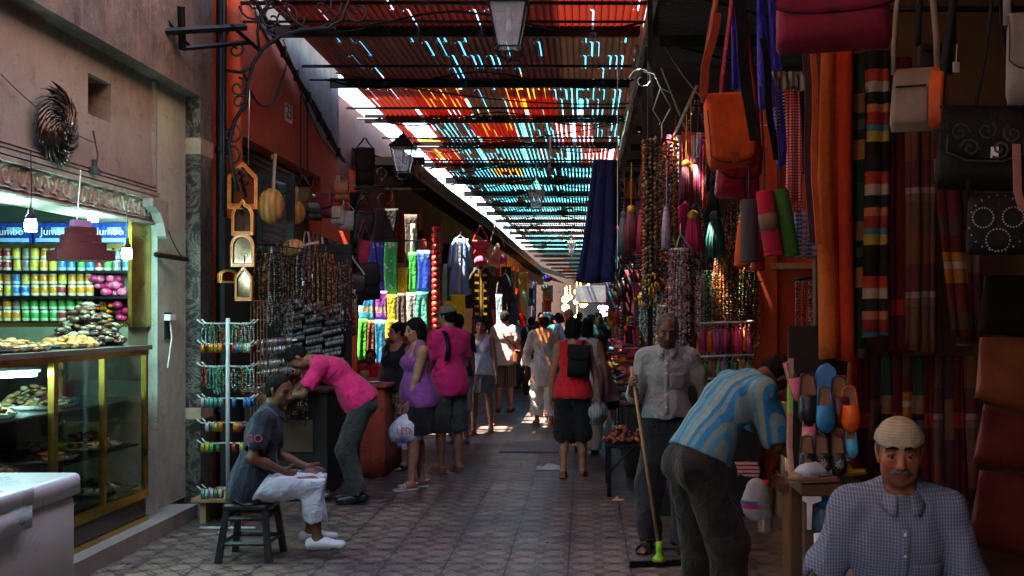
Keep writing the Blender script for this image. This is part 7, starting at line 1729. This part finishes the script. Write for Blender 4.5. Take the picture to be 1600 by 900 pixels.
slipper(1290, 610, 4.86, .25, SL('sky', (.10, .32, .75)), 'sky blue slipper standing toe up at the top of the rack', -80, 0, None, .03, inner=SL('sky', (.10, .32, .75)))
slipper(1288, 640, 4.78, .22, SL('blue', (.01, .20, .45)), 'deep blue slipper below the sky blue one', 78, 0)
slipper(1262, 625, 4.84, .25, SL('black', (.015, .015, .018)), 'plain black slipper left of the deep blue one', 78)
slipper(1311, 628, 4.84, .25, SL('maroon', (.08, .01, .02)), 'plain maroon slipper right of the deep blue one', 78)
slipper(1327, 640, 4.80, .22, SL('orange', (.75, .12, .01)), 'bright orange slipper at the rug edge', 78)
slipper(1263, 672, 4.80, .17, SL('pink', (.60, .14, .25)), 'pink slipper with a pale sequin flower', 78, 0, silv)
slipper(1285, 680, 4.80, .17, SL('black', (.015, .015, .018)), 'black slipper with gold sequins between pink and red', 78, 0, gold_)
slipper(1309, 682, 4.80, .17, SL('wine', (.22, .015, .03)), 'wine red slipper with gold sequins', 78, 0, gold_)
slipper(1329, 690, 4.78, .15, SL('cyan', (.05, .45, .70)), 'small cyan slipper at the rug edge', 78)
for x, q, lb in ((1260, gold_, 'left'), (1283, silv, 'middle'), (1308, silv, 'right')): slipper(x, 713, 4.74, .19, SL('black', (.015, .015, .018)), f"black slipper with a {'gold' if q is gold_ else 'silver'} flower in the lowest hanging row, {lb} of three", 78, 0, q)
slipper(1278, 741, 4.72, .25, SL('white', (.45, .55, .68)), 'pale blue white slipper lying nearer on the shelf', 0, R(-62), inner=SL('white', (.45, .55, .68)))
slipper(1294, 733, 4.82, .25, SL('white', (.45, .55, .68)), 'second pale slipper lying behind its pair on the shelf', 6, R(-58), inner=SL('white', (.45, .55, .68)))
slipper(1322, 742, 4.78, .2, SL('yellow', (.6, .30, .02)), 'mustard yellow slipper on the shelf by the rug', 0, R(-70))
slipper(1270, 752, 4.70, .24, M_tanfoot, 'tan slipper under the pale pair', 0, R(-80))
slipper(1285, 800, 4.74, .28, SL('navy', (.01, .05, .08)), 'dark navy slipper with blue lining hanging under the shelf', 75, 0, inner=SL('blue', (.01, .20, .45)))
slipper(1236, 598, 4.9, .20, SL('pink', (.60, .14, .25)), 'pink slipper hung sideways at the rack corner', 70, .9)
mb = MB(); c = P(1232, 640, 4.9); mb.tube([P(1236, 560, 4.9), P(1234, 700, 4.85), P(1238, 750, 4.8)], .016, 5, True, (1, .4)); single('ribbon', 'pale green and pink ribbons dangling at the rack corner', 'ribbon', mb, stripes('ribbon_m', [(0, (.35, .6, .15)), (.4, (.5, .3, .25))], .5, 2), c)
# basket and white chair
t = thing('basket', 'woven basket with a coloured rim on the floor by the chair', 'basket', (PX(1262, 4.4), 4.4, .0)); c = (PX(1262, 4.35), 4.35, .32); mb = MB(); mb.lathe((c[0], c[1], 0), [(.10, .0), (.14, .12), (.17, .34), (.16, .34), (.13, .14)], 20); build('body', mb, stripes('basket_weave', [(0, (.35, .2, .08)), (.5, (.2, .1, .04))], .03, 2, rough=.8), t, True)
mb = MB()
for i in range(28): a = 6.283 * i / 28; mb.cur = [(.5, .3, .1), (.35, .03, .03), (.5, .45, .3)][i % 3]; mb.ball((c[0] + .17 * math.cos(a), c[1] + .17 * math.sin(a), .35), .024, 6, 4, (1, 1, .7))
build('rim', mb, vcol('straw', .8), t, True)
mb = MB(); mb.ball((c[0], c[1], .33), .09, 10, 6, (1.2, 1, .5)); single('white_cloth', 'crumpled white cloth inside the woven basket', 'cloth', mb, M_plastic, c, smooth=True)
qx, qy = PX(1408, 3.72), 3.78; ch = thing('plastic_chair', 'white plastic garden chair under the man in the checked shirt', 'chair', (qx, qy, 0)); Mch = mat('white_plastic', (.62, .66, .68), .35)
mb = MB(); rbox(mb, qx - .24, qx + .24, qy - .30, qy + .20, .36, .40, .05); build('seat', mb, Mch, ch, True)
for a, b in ((-1, -1), (1, -1), (1, 1), (-1, 1)): mb = MB(); mb.tube([(qx + a * .21, qy + b * .2, .37), (qx + a * .25, qy + b * .26, 0)], .022, 5); build('leg', mb, Mch, ch)
mb = MB()
def fn(u, v): a = (u - .5) * 1.4; return (qx + .27 * math.sin(a) * 1.25, qy + .34 - .12 * (1 - math.cos(a)) + .06 * v, .42 + v * .40)
mb.slab(fn, 14, 6, .015); build('backrest', mb, Mch, ch, True)
for s in (-1, 1): mb = MB(); mb.tube([(qx + s * .27, qy - .24, .37), (qx + s * .285, qy - .26, .60), (qx + s * .30, qy - .1, .64), (qx + s * .30, qy + .2, .65), (qx + s * .27, qy + .30, .62)], .026, 6, True, (1, .6)); build('armrest', mb, Mch, ch, True)
# boxes behind the bending man
def carton(px, py, w, h, Y, lb, tape=True):
    c = P(px, py, Y); t = thing('carton', lb, 'box', (c.x, c.y, c.z - h / 2)); mb = MB(); mb.box(c, (w, .3, h)); build('body', mb, M_card, t)
    mb = MB(); mb.box(c + Vector((w * .1, -.152, h * .28)), (w * .55, .003, .05)); build('label', mb, M_white, t)
z = 0
for i, (w, h, lb) in enumerate(((.46, .36, 'bottom brown carton of the stack by the orange wall'), (.42, .30, 'middle brown carton with a pale label'), (.44, .30, 'upper brown carton of the stack'), (.38, .32, 'topmost darkest carton of the stack'))):
    c = Vector((1.88 + .02 * i, 8.75, z + h / 2)); t = thing('carton', lb, 'box', (c.x, c.y, z)); mb = MB(); mb.box(c, (w, .34, h - .004)); build('body', mb, M_card if i < 3 else M_wood, t); mb = MB(); mb.box(c + Vector((-.04, -.172, h * .3)), (w * .5, .003, .06)); build('label', mb, M_white, t); z += h
bt = thing('side_table', 'dark wooden table legs and shelf between the bending man and the rack', 'table', (PX(1200, 5.4), 5.4, 0))
wallbox('top', bt, M_wood, (1.0, 1.25, 5.25, 5.5, .80, .84)); wallbox('leg', bt, M_lwood, (1.03, 1.07, 5.28, 5.32, 0, .80)); wallbox('rear_leg', bt, M_wood, (1.16, 1.2, 5.42, 5.46, 0, .80))
# squeegee
if PEOPLE:
    g = O_['gripR']; h0 = P(1030, 868, 6.95); h0.z = .05; tp = g + (g - h0) * .09; t = thing('floor_squeegee', 'floor squeegee with a long wooden handle and green joint', 'squeegee', (h0.x, h0.y, 0))
    mb = MB(); mb.tube([h0 + Vector((0, 0, .06)), tp], .012, 7); build('handle', mb, M_lwood, t, True)
    mb = MB(); mb.lathe(h0 + Vector((0, 0, -.01)), [(.05, 0), (.045, .02), (.02, .05), (.024, .08), (.022, .13)], 10); build('joint', mb, mat('lime_plastic', (.25, .55, .02), .3), t, True)
    mb = MB(); mb.box((h0.x, h0.y, .025), (.40, .03, .035), R(8)); build('blade_holder', mb, M_iron, t); mb = MB(); mb.box((h0.x, h0.y, .008), (.41, .012, .014), R(8)); build('rubber_blade', mb, M_bp, t)
    # carried things
    g = D_['gripL']; c = g - Vector((0, 0, .30)); t = thing('carrier_bag', 'white plastic carrier bag with red and blue print held by the woman in purple', 'bag', c)
    mb = MB(); n, mm = 20, 10; vs = []; r = random.Random(3); prof = [(.05, 0), (.13, .02), (.16, .07), (.165, .13), (.15, .18), (.11, .22), (.06, .26), (.03, .29)]
    for rr_, zz in prof:
        for k in range(n): a = 6.283 * k / n; q = 1 + .10 * math.sin(4 * a + zz * 20) + r.uniform(-.03, .03); vs.append((c.x + math.cos(a) * rr_ * q, c.y + math.sin(a) * rr_ * .6 * q, c.z - .02 + zz))
    mb.add(vs, [(i * n + k, i * n + (k + 1) % n, (i + 1) * n + (k + 1) % n, (i + 1) * n + k) for i in range(len(prof) - 1) for k in range(n)] + [tuple(range(n))[::-1]]); build('body', mb, M_plastic, t, True)
    mb = MB(); put_text(mb, 'LED', .085, (c.x, c.y - .118, c.z + .11), (1, 0, 0), (0, 0, 1)); build('lettering', mb, mat('print_red', (.6, .03, .03), .5), t); mb = MB()
    for i in range(5): mb.box((c.x + (-1) ** i * .01, c.y - .113, c.z + .05 - i * .014), (.11 - i * .012, .004, .006))
    build('print', mb, mat('print_blue', (.05, .08, .35), .5), t); mb = MB(); mb.tube([c + Vector((-.03, 0, .24)), g + Vector((0, 0, .0)), c + Vector((.03, 0, .24))], .008, 5); build('handle', mb, M_plastic, t)
    def slung(W, s, dz, w, h, d, m, label, sm, back=0.0, group=None, flap=True, sw=.02, side=1):
        """bag on a strap from one shoulder to the other hip"""
        a = W['C'](-s * .07, .02, .19); f = W['C'](s * .02, .16, .02); e = W['Pl'](s * .22, back, dz + .12); bk = W['C'](s * .02, -.15, .04); cc = W['Pl'](s * .24, back, dz - .02)
        t = bag(label, cc, w, h, d, m, W['o'].rotation_euler.z + (1.57 if side else 0), 0, flap=flap); build('strap', strap_mb([e, f, W['C'](-s * .06, .12, .14), a + Vector((0, 0, .012)), W['C'](-s * .06, -.10, .14), bk, e], sw, .005, (.4, .4, .8)), sm, t, True)
    slung(C_, -1, -.10, .34, .28, .12, stripes('rasta_weave', [(0, (.10, .18, .08)), (.3, (.35, .06, .05)), (.5, (.06, .12, .10)), (.7, (.3, .22, .08))], .09, 2), 'green and red striped woven shoulder bag of the woman in black', M_blk, .10)
    slung(G_, 1, .12, .20, .13, .07, M_blk, 'small black camera bag across the white tank top', M_blk, .12, side=0)
    slung(H_, 1, .04, .28, .24, .09, leather('brown_satchel', (.16, .06, .03)), 'brown leather messenger bag of the man in plaid shorts', leather('brown_satchel', (.16, .06, .03)), -.05, sw=.04)
    # backpacks
    cc = L_['C'](.09, -.20, -.02); t = bag('black leather backpack on one shoulder of the woman in red', cc, .24, .33, .12, M_blk, L_['o'].rotation_euler.z, .06, flap=.45); build('strap', strap_mb([L_['C'](.10, -.15, .12), L_['C'](.13, -.04, .215), L_['C'](.14, .08, .16), L_['C'](.15, .12, .02)], .035, .008, (1, .1, 0)), M_blk, t, True)
    t = thing('shoulder_strap', 'black padded bag strap over the pink shirt of the capped man', 'strap', E_['C'](-.1, -.16, .1)); build('band', strap_mb([E_['C'](-.11, .10, .10), E_['C'](-.115, .02, .225), E_['C'](-.11, -.12, .17), E_['C'](-.10, -.165, .03), E_['C'](-.12, -.15, -.12)], .05, .015, (1, .2, 0)), M_blk, t, True)
    g = L_['gripR']; mb = MB(); rt = Matrix.Rotation(1.35, 3, 'X') @ Matrix.Rotation(.0, 3, 'Z'); mb.lathe(g - Vector((.02, .0, .09)), [(.13, 0), (.135, .008), (.085, .02), (.08, .09), (.04, .11)], 18, rt); single('sun_hat', 'grey white brimmed hat held by the woman in red', 'hat', mb, stripes('hat_weave', [(0, (.5, .5, .5)), (.5, (.3, .32, .36))], .03, 0), g, smooth=True)
    # plastic bag with bottle under the bending man
    c = P(1196, 800, 5.1); t = thing('water_bottle', 'clear plastic water bottle hanging in a thin bag below the bending man', 'bottle', c); gl = NT('clear_pet'); gl.fin((.75, .8, .85), .08, 0, **{'Transmission Weight': .85, 'IOR': 1.2})
    mb = MB(); mb.lathe(c - Vector((0, 0, .10)), [(.034, 0), (.038, .01), (.036, .06), (.038, .08), (.035, .12), (.038, .15), (.018, .21), (.016, .235)], 16); build('body', mb, gl.m, t, True); mb = MB(); mb.lathe(c + Vector((0, 0, .137)), [(.018, 0), (.018, .02)], 12); build('cap', mb, mat('red_print2', (.5, .03, .05), .4), t)
    c = P(1182, 772, 5.15); bagfn('handle_bag', 'thin clear shopping bag with red and blue print by the bottle', c - Vector((0, 0, .14)), .072, stripes('clear_red_print', [(0, (.4, .4, .45)), (.45, (.45, .04, .1)), (.6, (.06, .1, .35)), (.7, (.4, .4, .42))], .16, 2, rough=.3), (1, .6, 1.45), 4)
    c = P(1168, 722, 5.2); drape('striped_purse', 'maroon and cream striped purse at the hip of the bending man', 'purse', c, .11, .07, stripes('purse_stripe', [(0, (.35, .03, .06)), (.5, (.55, .45, .42))], .02, 2), th=.03, folds=1, amp=.005)
    # shirt badge on the navy sleeve
    mb = MB(); a = A_['shdR'].lerp(A_['elbR'], .52); cam_dir = (Vector((0, 0, 1.7)) - a).normalized(); cam_dir = Vector((cam_dir.x * .3 - .1, -1, .15)).normalized(); put_text(mb, 'GO', .075, a + cam_dir * .078, (1, .1, .0), (-.05, .1, 1)); o = build('sleeve_print', mb, mat('print_red3', (.45, .03, .06), .6), A_['o'])

# ================================================================== RIGHT STALLS: BEAD STALL
rr = random.Random(33)
mb = MB(); y = 7.9
mb.tube([P(1088, 135, 7.2), P(1053, 213, 8.3)], .013, 6); single('display_pole', 'pale slanting pole under the dark canopy', 'pole', mb, M_steel, P(1088, 135, 7.2))
mb = MB(); mb.tube(spin(12, .10, 1.2, P(1003, 125, y), (1, 0, 0), (0, 0, 1), -1, 3.0), .005, 5); mb.tube([P(1005, 112, y), P(1022, 116, y), P(1032, 138, y), P(1048, 145, y)], .005, 5)
mb.tube([P(1032, 138, y), P(1020, 172, y), P(1034, 194, y), P(1048, 168, y), P(1032, 138, y)], .005, 5); mb.tube([P(1034, 194, y), P(1034, 218, y)], .005, 5); single('wire_hook', 'scrolled and diamond shaped wire hook over the braided necklaces', 'hook', mb, M_steel, P(1034, 218, y))
def ringhang(px, py, Y, rad, n, L, cols, name, label, r=.010, loops=True, mR=M_white, seed=0, hang=.3, jit=.15):
    c = P(px, py, Y); q = random.Random(seed); t = thing(name, label, 'display', c); mb = MB(); torus(mb, c, rad, .008, (0, 0, 1), 20, 6)
    for k in range(3): a = 2.1 * k; mb.tube([c + Vector((math.cos(a) * rad, math.sin(a) * rad, 0)), c + Vector((0, 0, hang * .6)), c + Vector((0, 0, hang))], .004, 4)
    build('ring', mb, mR, t, True)
    for k in range(n):
        a = 6.283 * k / n; p = c + Vector((math.cos(a) * rad, math.sin(a) * rad, 0)); cc = q.choice(cols); l = L * q.uniform(1 - jit, 1 + jit)
        s = strand_mb(p, p - Vector((0, 0, l)), r * q.uniform(.8, 1.2), CB[cc], seed * 50 + k, loop=.03 if loops else 0); build('strand', s, M_bead, t)
    return t
ringhang(1031, 222, 7.9, .13, 20, 1.15, ['brown', 'dark', 'brown', 'amber', 'coral'], 'necklace_ring', 'ring of long braided brown necklaces under the wire hook', .016, False, M_iron, 1, .15, .25)
ringhang(1063, 390, 7.8, .085, 24, .78, ['white', 'dark', 'silver', 'rose', 'white'], 'necklace_ring', 'white ring hung with speckled black and white bead strings', .0095, True, M_white, 2, .2, .08)
ringhang(1134, 392, 8.6, .085, 18, .62, ['amber', 'amber', 'coral', 'brown'], 'necklace_ring', 'ring of amber bead strings in front of the dark recess', .011, True, M_iron, 3, .6)
ringhang(1168, 425, 8.8, .07, 12, .42, ['green', 'dark', 'brown'], 'necklace_ring', 'ring of dark green bead strings beside the orange wall', .010, True, M_iron, 4, .5)
ringhang(1103, 425, 8.7, .07, 12, .50, ['silver', 'dark', 'green'], 'necklace_ring', 'ring of smoky silver strings between the speckled and the amber ones', .010, True, M_iron, 5, .8)
ringhang(1020, 462, 8.3, .09, 14, .34, ['white', 'silver', 'turquoise'], 'necklace_ring', 'low ring of pale bead strings behind the grey haired man', .010, True, M_white, 6, .15)
ringhang(1048, 478, 8.0, .10, 16, .45, ['white', 'silver', 'dark', 'rose'], 'necklace_ring', 'lowest ring of speckled strings at the grey haired man\'s shoulder', .010, True, M_white, 8, .1)
ks = list(CB)
for i in range(90):
    px = rr.uniform(1002, 1186); Y = rr.uniform(8.6, 9.3); py = rr.choice((230, 300, 380, 440, 470)) + rr.uniform(-15, 15); k = rr.choice(['dark', 'brown', 'amber', 'green', 'dark', 'coral', 'silver', 'brown', 'mixed', 'rose']); L = rr.uniform(.5, .95); L = min(L, PZ(py, Y) - 1.15)
    strand(P(px, py, Y), L, k, f'{k} bead necklace hanging at the back of the bead stall', f'{k} necklaces at the back of the bead stall', rr.choice((.009, .011, .013)), .05, 200 + i)
for px0, px1, py, Y in ((1000, 1190, 228, 8.9), (1000, 1190, 380, 8.9), (1000, 1190, 440, 8.9), (1000, 1190, 300, 8.9)): rod('necklace_rail', f"{ {228:'highest',300:'second',380:'third',440:'lowest'}[py]} rail at the back of the bead stall", P(px0, py, Y), P(px1, py, Y), .008, M_iron, 'rail')
tm = lambda n, c: mat('silk_' + n, c, .5, scale=30, bump=.5, bd=.006, bscale=80)
W_, Mg, Gy, Mv, Pk = tm('wine', (.14, .012, .03)), tm('magenta', (.60, .02, .16)), tm('grey', (.07, .065, .075)), tm('mauve', (.42, .12, .32)), tm('pink', (.70, .12, .30))
Or_, Bk_, Tl, Gn = tm('orange', (.7, .2, .02)), tm('black', (.02, .02, .02)), tm('teal', (.03, .14, .14)), tm('green', (.06, .3, .08))
T_ = [(986, 332, 8.2, .30, .10, W_, 'long wine red tassel left of the braided necklaces'), (1003, 336, 8.1, .30, .08, tm('crimson', (.35, .01, .05)), 'long crimson tassel next to the wine red one'), (975, 340, 8.6, .32, .09, Gy, 'long grey tassel behind the wine red one'), (1072, 262, 7.7, .25, .10, W_, 'wine tassel under a silver bead, left of the satchel'), (1090, 258, 7.7, .28, .10, W_, 'second wine tassel touching the satchel'),
      (1068, 300, 8.2, .32, .10, Mg, 'bright magenta tassel behind the wine pair'), (1083, 344, 8.0, .24, .13, Mg, 'broad magenta tassel above the speckled strings'), (1118, 345, 8.2, .30, .14, Tl, 'dark teal tassel below the satchel'), (1112, 290, 8.4, .3, .12, Bk_, 'black tassel behind the satchel'), (1079, 225, 8.0, .25, .06, Or_, 'slim orange tassel high under the slanting pole'),
      (1014, 260, 8.5, .35, .05, tm('peach', (.55, .35, .25)), 'slim peach cord tassel at the outer edge of the braided ring'), (1041, 330, 7.6, .28, .06, tm('lilac', (.4, .3, .42)), 'slim lilac tassel over the white ring')]
for i, (px, py, Y, L, w, m, lb) in enumerate(T_): tassel(P(px, py, Y), L, w, m, lb, cap=M_gold if i % 3 == 0 else m, cord=.35, seed=i)
for i in range(14):
    px = 1046 + i * 4.6; a = P(px, 208 + rr.uniform(-5, 18), 8.3 - i * .06); c3 = [(.5, .02, .12), (.6, .25, .1), (.1, .25, .5), (.5, .5, .55), (.3, .03, .3), (.55, .05, .03), (.1, .02, .03)][i % 7]; nm = ['magenta', 'peach', 'blue', 'silver', 'violet', 'scarlet', 'dark wine'][i % 7]
    drape('silk_ribbon', f"{nm} silk ribbon, {'nearer' if i > 6 else 'farther'} of two that colour below the slanting pole", 'ribbon', a, .035, rr.uniform(.28, .5), cloth('rib_' + nm.replace(' ', '_'), c3, .4), folds=1, amp=.005, th=.006, seed=i, nz=4)
# tassel racks
for j, (py, n, cols, lb) in enumerate(((505, 13, [Pk, Mg, Or_, Pk, Mv, Mv, Pk, W_, tm('red', (.5, .02, .03))], 'upper'), (557, 12, [Tl, Gn, tm('gold', (.4, .28, .04)), Mv, Gn, Pk, Tl], 'middle'), (592, 10, [tm('navy', (.02, .04, .25)), Gn, Pk, Tl], 'lowest'))):
    rod('tassel_rail', f'{lb} white rail of the small tassel display', P(1093, py, 8.0), P(1178, py - 3, 8.0), .009, M_white, 'rail')
    for i in range(n):
        px = 1096 + i * (80 / n) + rr.uniform(-1.5, 1.5); m = cols[i % len(cols)]; tassel(P(px, py + 10 + rr.uniform(0, 4), 8.0 + rr.uniform(-.05, .05)), .16 if j == 0 else .11, .040, m, f"small {m.name.split('_')[1]} tassel on the {lb} white rail", f"small {m.name.split('_')[1]} tassels, {lb} rail", cord=.04, seed=i)
# hamsa hands, hooks
for px, py, lb, s in ((1015, 440, 'largest golden hand amulet above the low pale strings', .075), (1003, 464, 'small golden hand amulet, left of two', .05), (1012, 462, 'small golden hand amulet, right of two', .05), (1024, 434, 'golden hand amulet half behind the largest', .06)):
    c = P(px, py, 8.0); mb = MB(); mb.lathe(c, [(s * .75, 0), (s * .75, .012)], 12, Matrix.Rotation(R(90), 3, 'X'), 1, 1.1)
    for k in range(3): mb.tube([c + Vector(((k - 1) * s * .42, -.006, -s * .6)), c + Vector(((k - 1) * s * .4, -.006, -s * (1.7 + .25 * (k == 1))))], s * .19, 6)
    for k in (-1, 1): mb.tube([c + Vector((k * s * .6, -.006, 0)), c + Vector((k * s * .98, -.006, -s * .5)), c + Vector((k * s * 1.1, -.006, -s * .15))], s * .16, 5)
    mb.ball(c + Vector((0, -.014, 0)), s * .28, 8, 5, (1, .5, 1)); mb.tube([c + Vector((0, 0, s * .7)), c + Vector((0, 0, s * 3))], .002, 3); single('hand_amulet', lb, 'amulet', mb, M_brass, c, smooth=True)
# stall cabinet under the strings
bs = thing('bead_stall', 'dark stall counter under the bead strings', 'stall', (1.2, 9.1, 0)); wallbox('counter', bs, M_dark, (.62, 1.5, 8.7, 9.4, 0, .9)); wallbox('back', bs, M_dark, (.55, 2.2, 9.5, 9.56, 0, 4.0)); wallbox('side_post', bs, M_iron, (.5, .54, 8.0, 8.04, 0, 4.2))
# hanging navy gown and neighbours
a = P(945, 250, 11); drape('navy_gown', 'very long navy blue gown hanging alone from the gutter', 'gown', a, .20, 1.32, cloth('deep_navy', (.015, .015, .11), .6), folds=2.2, amp=.03, wb=.40, sway=-.12, th=.05)
drape('gown', 'black sleeve gown with a yellow clasp behind the navy one', 'gown', P(957, 250, 11.6), .16, .75, cloth('black_cotton_w', (.015, .015, .018)), folds=2, amp=.02)
drape('gown', 'violet blue underskirt showing behind the navy gown', 'gown', P(950, 320, 11.3), .10, .45, cloth('violet_voile', (.12, .10, .55), .4), folds=2, amp=.02, wb=.2)
mb = MB(); mb.tube([P(965, 60, 10.5), P(965, 420, 10.5)], .006, 5); single('steel_wire', 'taut steel wire running down beside the navy gown', 'wire', mb, M_steel, P(965, 60, 10.5))
# stock of the farther right stalls
kind = [('crimson', (.30, .015, .04)), ('wine', (.12, .01, .025)), ('orange', (.60, .15, .02)), ('grey', (.10, .09, .10)), ('black', (.02, .018, .02)), ('red', (.5, .02, .02)), ('striped', None), ('pink', (.6, .08, .2)), ('brown', (.18, .07, .03))]
stm = stripes('kilim_stripe', [(0, (.45, .03, .04)), (.2, (.6, .3, .05)), (.35, (.3, .03, .3)), (.55, (.6, .55, .5)), (.7, (.05, .05, .12))], .06, 2)
protos = {}
for i in range(150):
    f = i / 149; Y = 9.3 + 17 * f ** 1.15; x = float(roof_right(Y)) - .18 + rr.uniform(0, .65) + (.12 if Y > 13 else .05); z = rr.choice((3.35, 2.95, 2.6, 2.25, 1.9, 1.6)) + rr.uniform(-.1, .1); k = rr.randrange(9); nm, c3 = kind[k]; m = stm if c3 is None else leather('st_' + nm, c3)
    tp = rr.randrange(3); key = (tp, k)
    lab = [f'{nm} pouch bag among the stock of the farther right stalls', f'{nm} tassel among the stock of the farther right stalls', f'{nm} scarf among the stock of the farther right stalls'][tp]; g = lab.replace('pouch bag', 'pouch bags').replace('tassel', 'tassels').replace('scarf', 'scarves')
    if key not in protos:
        if tp == 0: o = bag(lab, (0, 0, 0), .20, .20, .07, m, 0, 0, strap_to=.42, sw=.015, group=g)
        elif tp == 1: o = tassel((0, 0, 0), .32, .09, m if c3 is None else tm('s' + nm, c3), lab, g, cord=.2)
        else: o = drape('scarf', lab, 'scarf', (0, 0, 0), .16, .55, m if c3 is None else cloth('sc_' + nm, c3), g, folds=1.6, amp=.015, nz=6)
        protos[key] = o; o.location = (x, Y, z); o.rotation_euler = (0, 0, rr.uniform(-.7, .7))
    else: dup(protos[key], (x, Y, z), rr.uniform(-.7, .7), lab, g, rr.uniform(.85, 1.15))
for i in range(6):
    Y = 10.6 + i * 2.4; rod('stock_rail', f"{['first','second','third','fourth','fifth','last'][i]} cross rail above the farther right stalls, counted from the bead stall", (float(roof_right(Y)) - .1, Y, 3.6), (float(roof_right(Y)) + 1.2, Y, 3.6), .012, M_iron, 'rail')
# purse piles and bench on the right kerb
ord_ = ['first', 'second', 'third', 'fourth', 'fifth', 'sixth']
for i in range(6):
    Y = 11.2 + i * 1.5; x = float(roof_right(Y)) + .05; t = thing('purse_table', f'{ord_[i]} table piled with striped purses along the right side, counted from the bench', 'table', (x, Y, 0)); mb = MB(); mb.bb(x - .2, x + .7, Y - .4, Y + .4, 0, .7); build('table', mb, M_dark, t)
    for j in range(22): mb = MB(); mb.box((x + rr.uniform(-.15, .3), Y + rr.uniform(-.35, .3), .74 + j * .026), (.22, .16, .05), Matrix.Rotation(rr.uniform(0, 3), 3, 'Z') @ Matrix.Rotation(rr.uniform(-.5, .5), 3, 'X')); build('purse', mb, [stm, leather('st_crimson', (.3, .015, .04)), leather('st_orange', (.6, .15, .02)), leather('st_wine', (.12, .01, .025))][j % 4], t)
bx, by = PX(972, 9.9), 9.9; t = thing('bench', 'dark metal bench loaded with beaded trinkets at the right kerb', 'bench', (bx, by, 0)); zt = .49
wallbox('top', t, M_iron, (bx - .17, bx + .75, 9.6, 10.5, zt - .03, zt))
for x, y in ((bx - .13, 9.64), (bx + .68, 9.64), (bx - .13, 10.44), (bx + .68, 10.44)): wallbox('leg', t, M_iron, (x - .02, x + .02, y - .02, y + .02, 0, zt - .03))
mb = MB(); mb.tube([(bx - .13, 9.64, .22), (bx - .02, 9.64, .36), (bx + .1, 9.64, .45)], .012, 5); build('brace', mb, M_iron, t)
cols = [mat('trinket_' + n, c, .4) for n, c in (('black', (.03, .02, .02)), ('orange', (.6, .18, .03)), ('red', (.4, .03, .03)), ('gold', (.45, .25, .06)), ('brown', (.15, .07, .04)))]
for i, (x, lb) in enumerate(((bx - .02, 'outer'), (bx + .25, 'middle'), (bx + .5, 'inner'))): pile('trinket_heap', f'heap of small beaded trinkets on the bench, {lb} of three', (x, 9.95, zt + .002), .16, .30, .16, cols, 150, .024, .7, 300 + i, cat='trinkets')
# folding rail, litter, mats
mb = MB(); a = [P(785, 708, GY(708)), P(878, 705, GY(705)), P(882, 690, GY(690)), P(788, 688, GY(688))]; X0_, X1_ = PX(786, 13.4), PX(880, 13.4)
mb.bb(X0_, X1_, 12.75, 13.95, .003, .016); single('floor_mat', 'flat grey metal cover lying in the middle of the paving', 'mat', mb, mat('grey_cover', (.14, .13, .13), .55), (0, 13.3, 0))
def litter(px, py, s, m, lb, seed, nm='crumpled_paper', cat='litter'):
    Y = GY(py); c = Vector((PX(px, Y), Y, .0)); r = random.Random(seed); mb = MB()
    h = [[abs(r.gauss(0, .35)) for _ in range(6)] for _ in range(6)]
    def fn(u, v): i, j = int(u * 5), int(v * 5); return (c.x + (u - .5) * s, c.y + (v - .5) * s * .8, .006 + h[i][j] * s * .35 * math.sin(3.1 * u) * math.sin(3.1 * v))
    mb.slab(fn, 5, 5, .004); return single(nm, lb, cat, mb, m, c)
litter(862, 732, .34, mat('grey_paper', (.55, .52, .52), .8), 'crumpled pale cloth lying behind the woman in red', 1, 'dropped_cloth')
litter(966, 782, .11, mat('orange_paper', (.6, .3, .15), .8), 'orange paper scrap at the foot of the bench', 2); litter(812, 655, .10, M_white, 'small white scrap on the sunlit paving', 3)
# cables overhead
cable('roof_cable', 'thin cable sagging across under the red roof', sag((-2.9, 12, 4.55), (.6, 13.5, 4.5), .12), .01); cable('roof_cable', 'second thin cable crossing farther under the red roof', sag((-2.8, 16, 4.5), (.6, 15.0, 4.55), .15), .01)
cable('right_wire', 'thin loose wire hanging from the canopy above the navy gown', sag((.75, 9.5, 4.2), (1.6, 8.5, 3.3), .25), .005, M_steel)
cable('hanging_strip', 'pale strip dangling from the slatted roof mid street', [P(860, 185, 17), P(858, 265, 17)], .02, M_white)
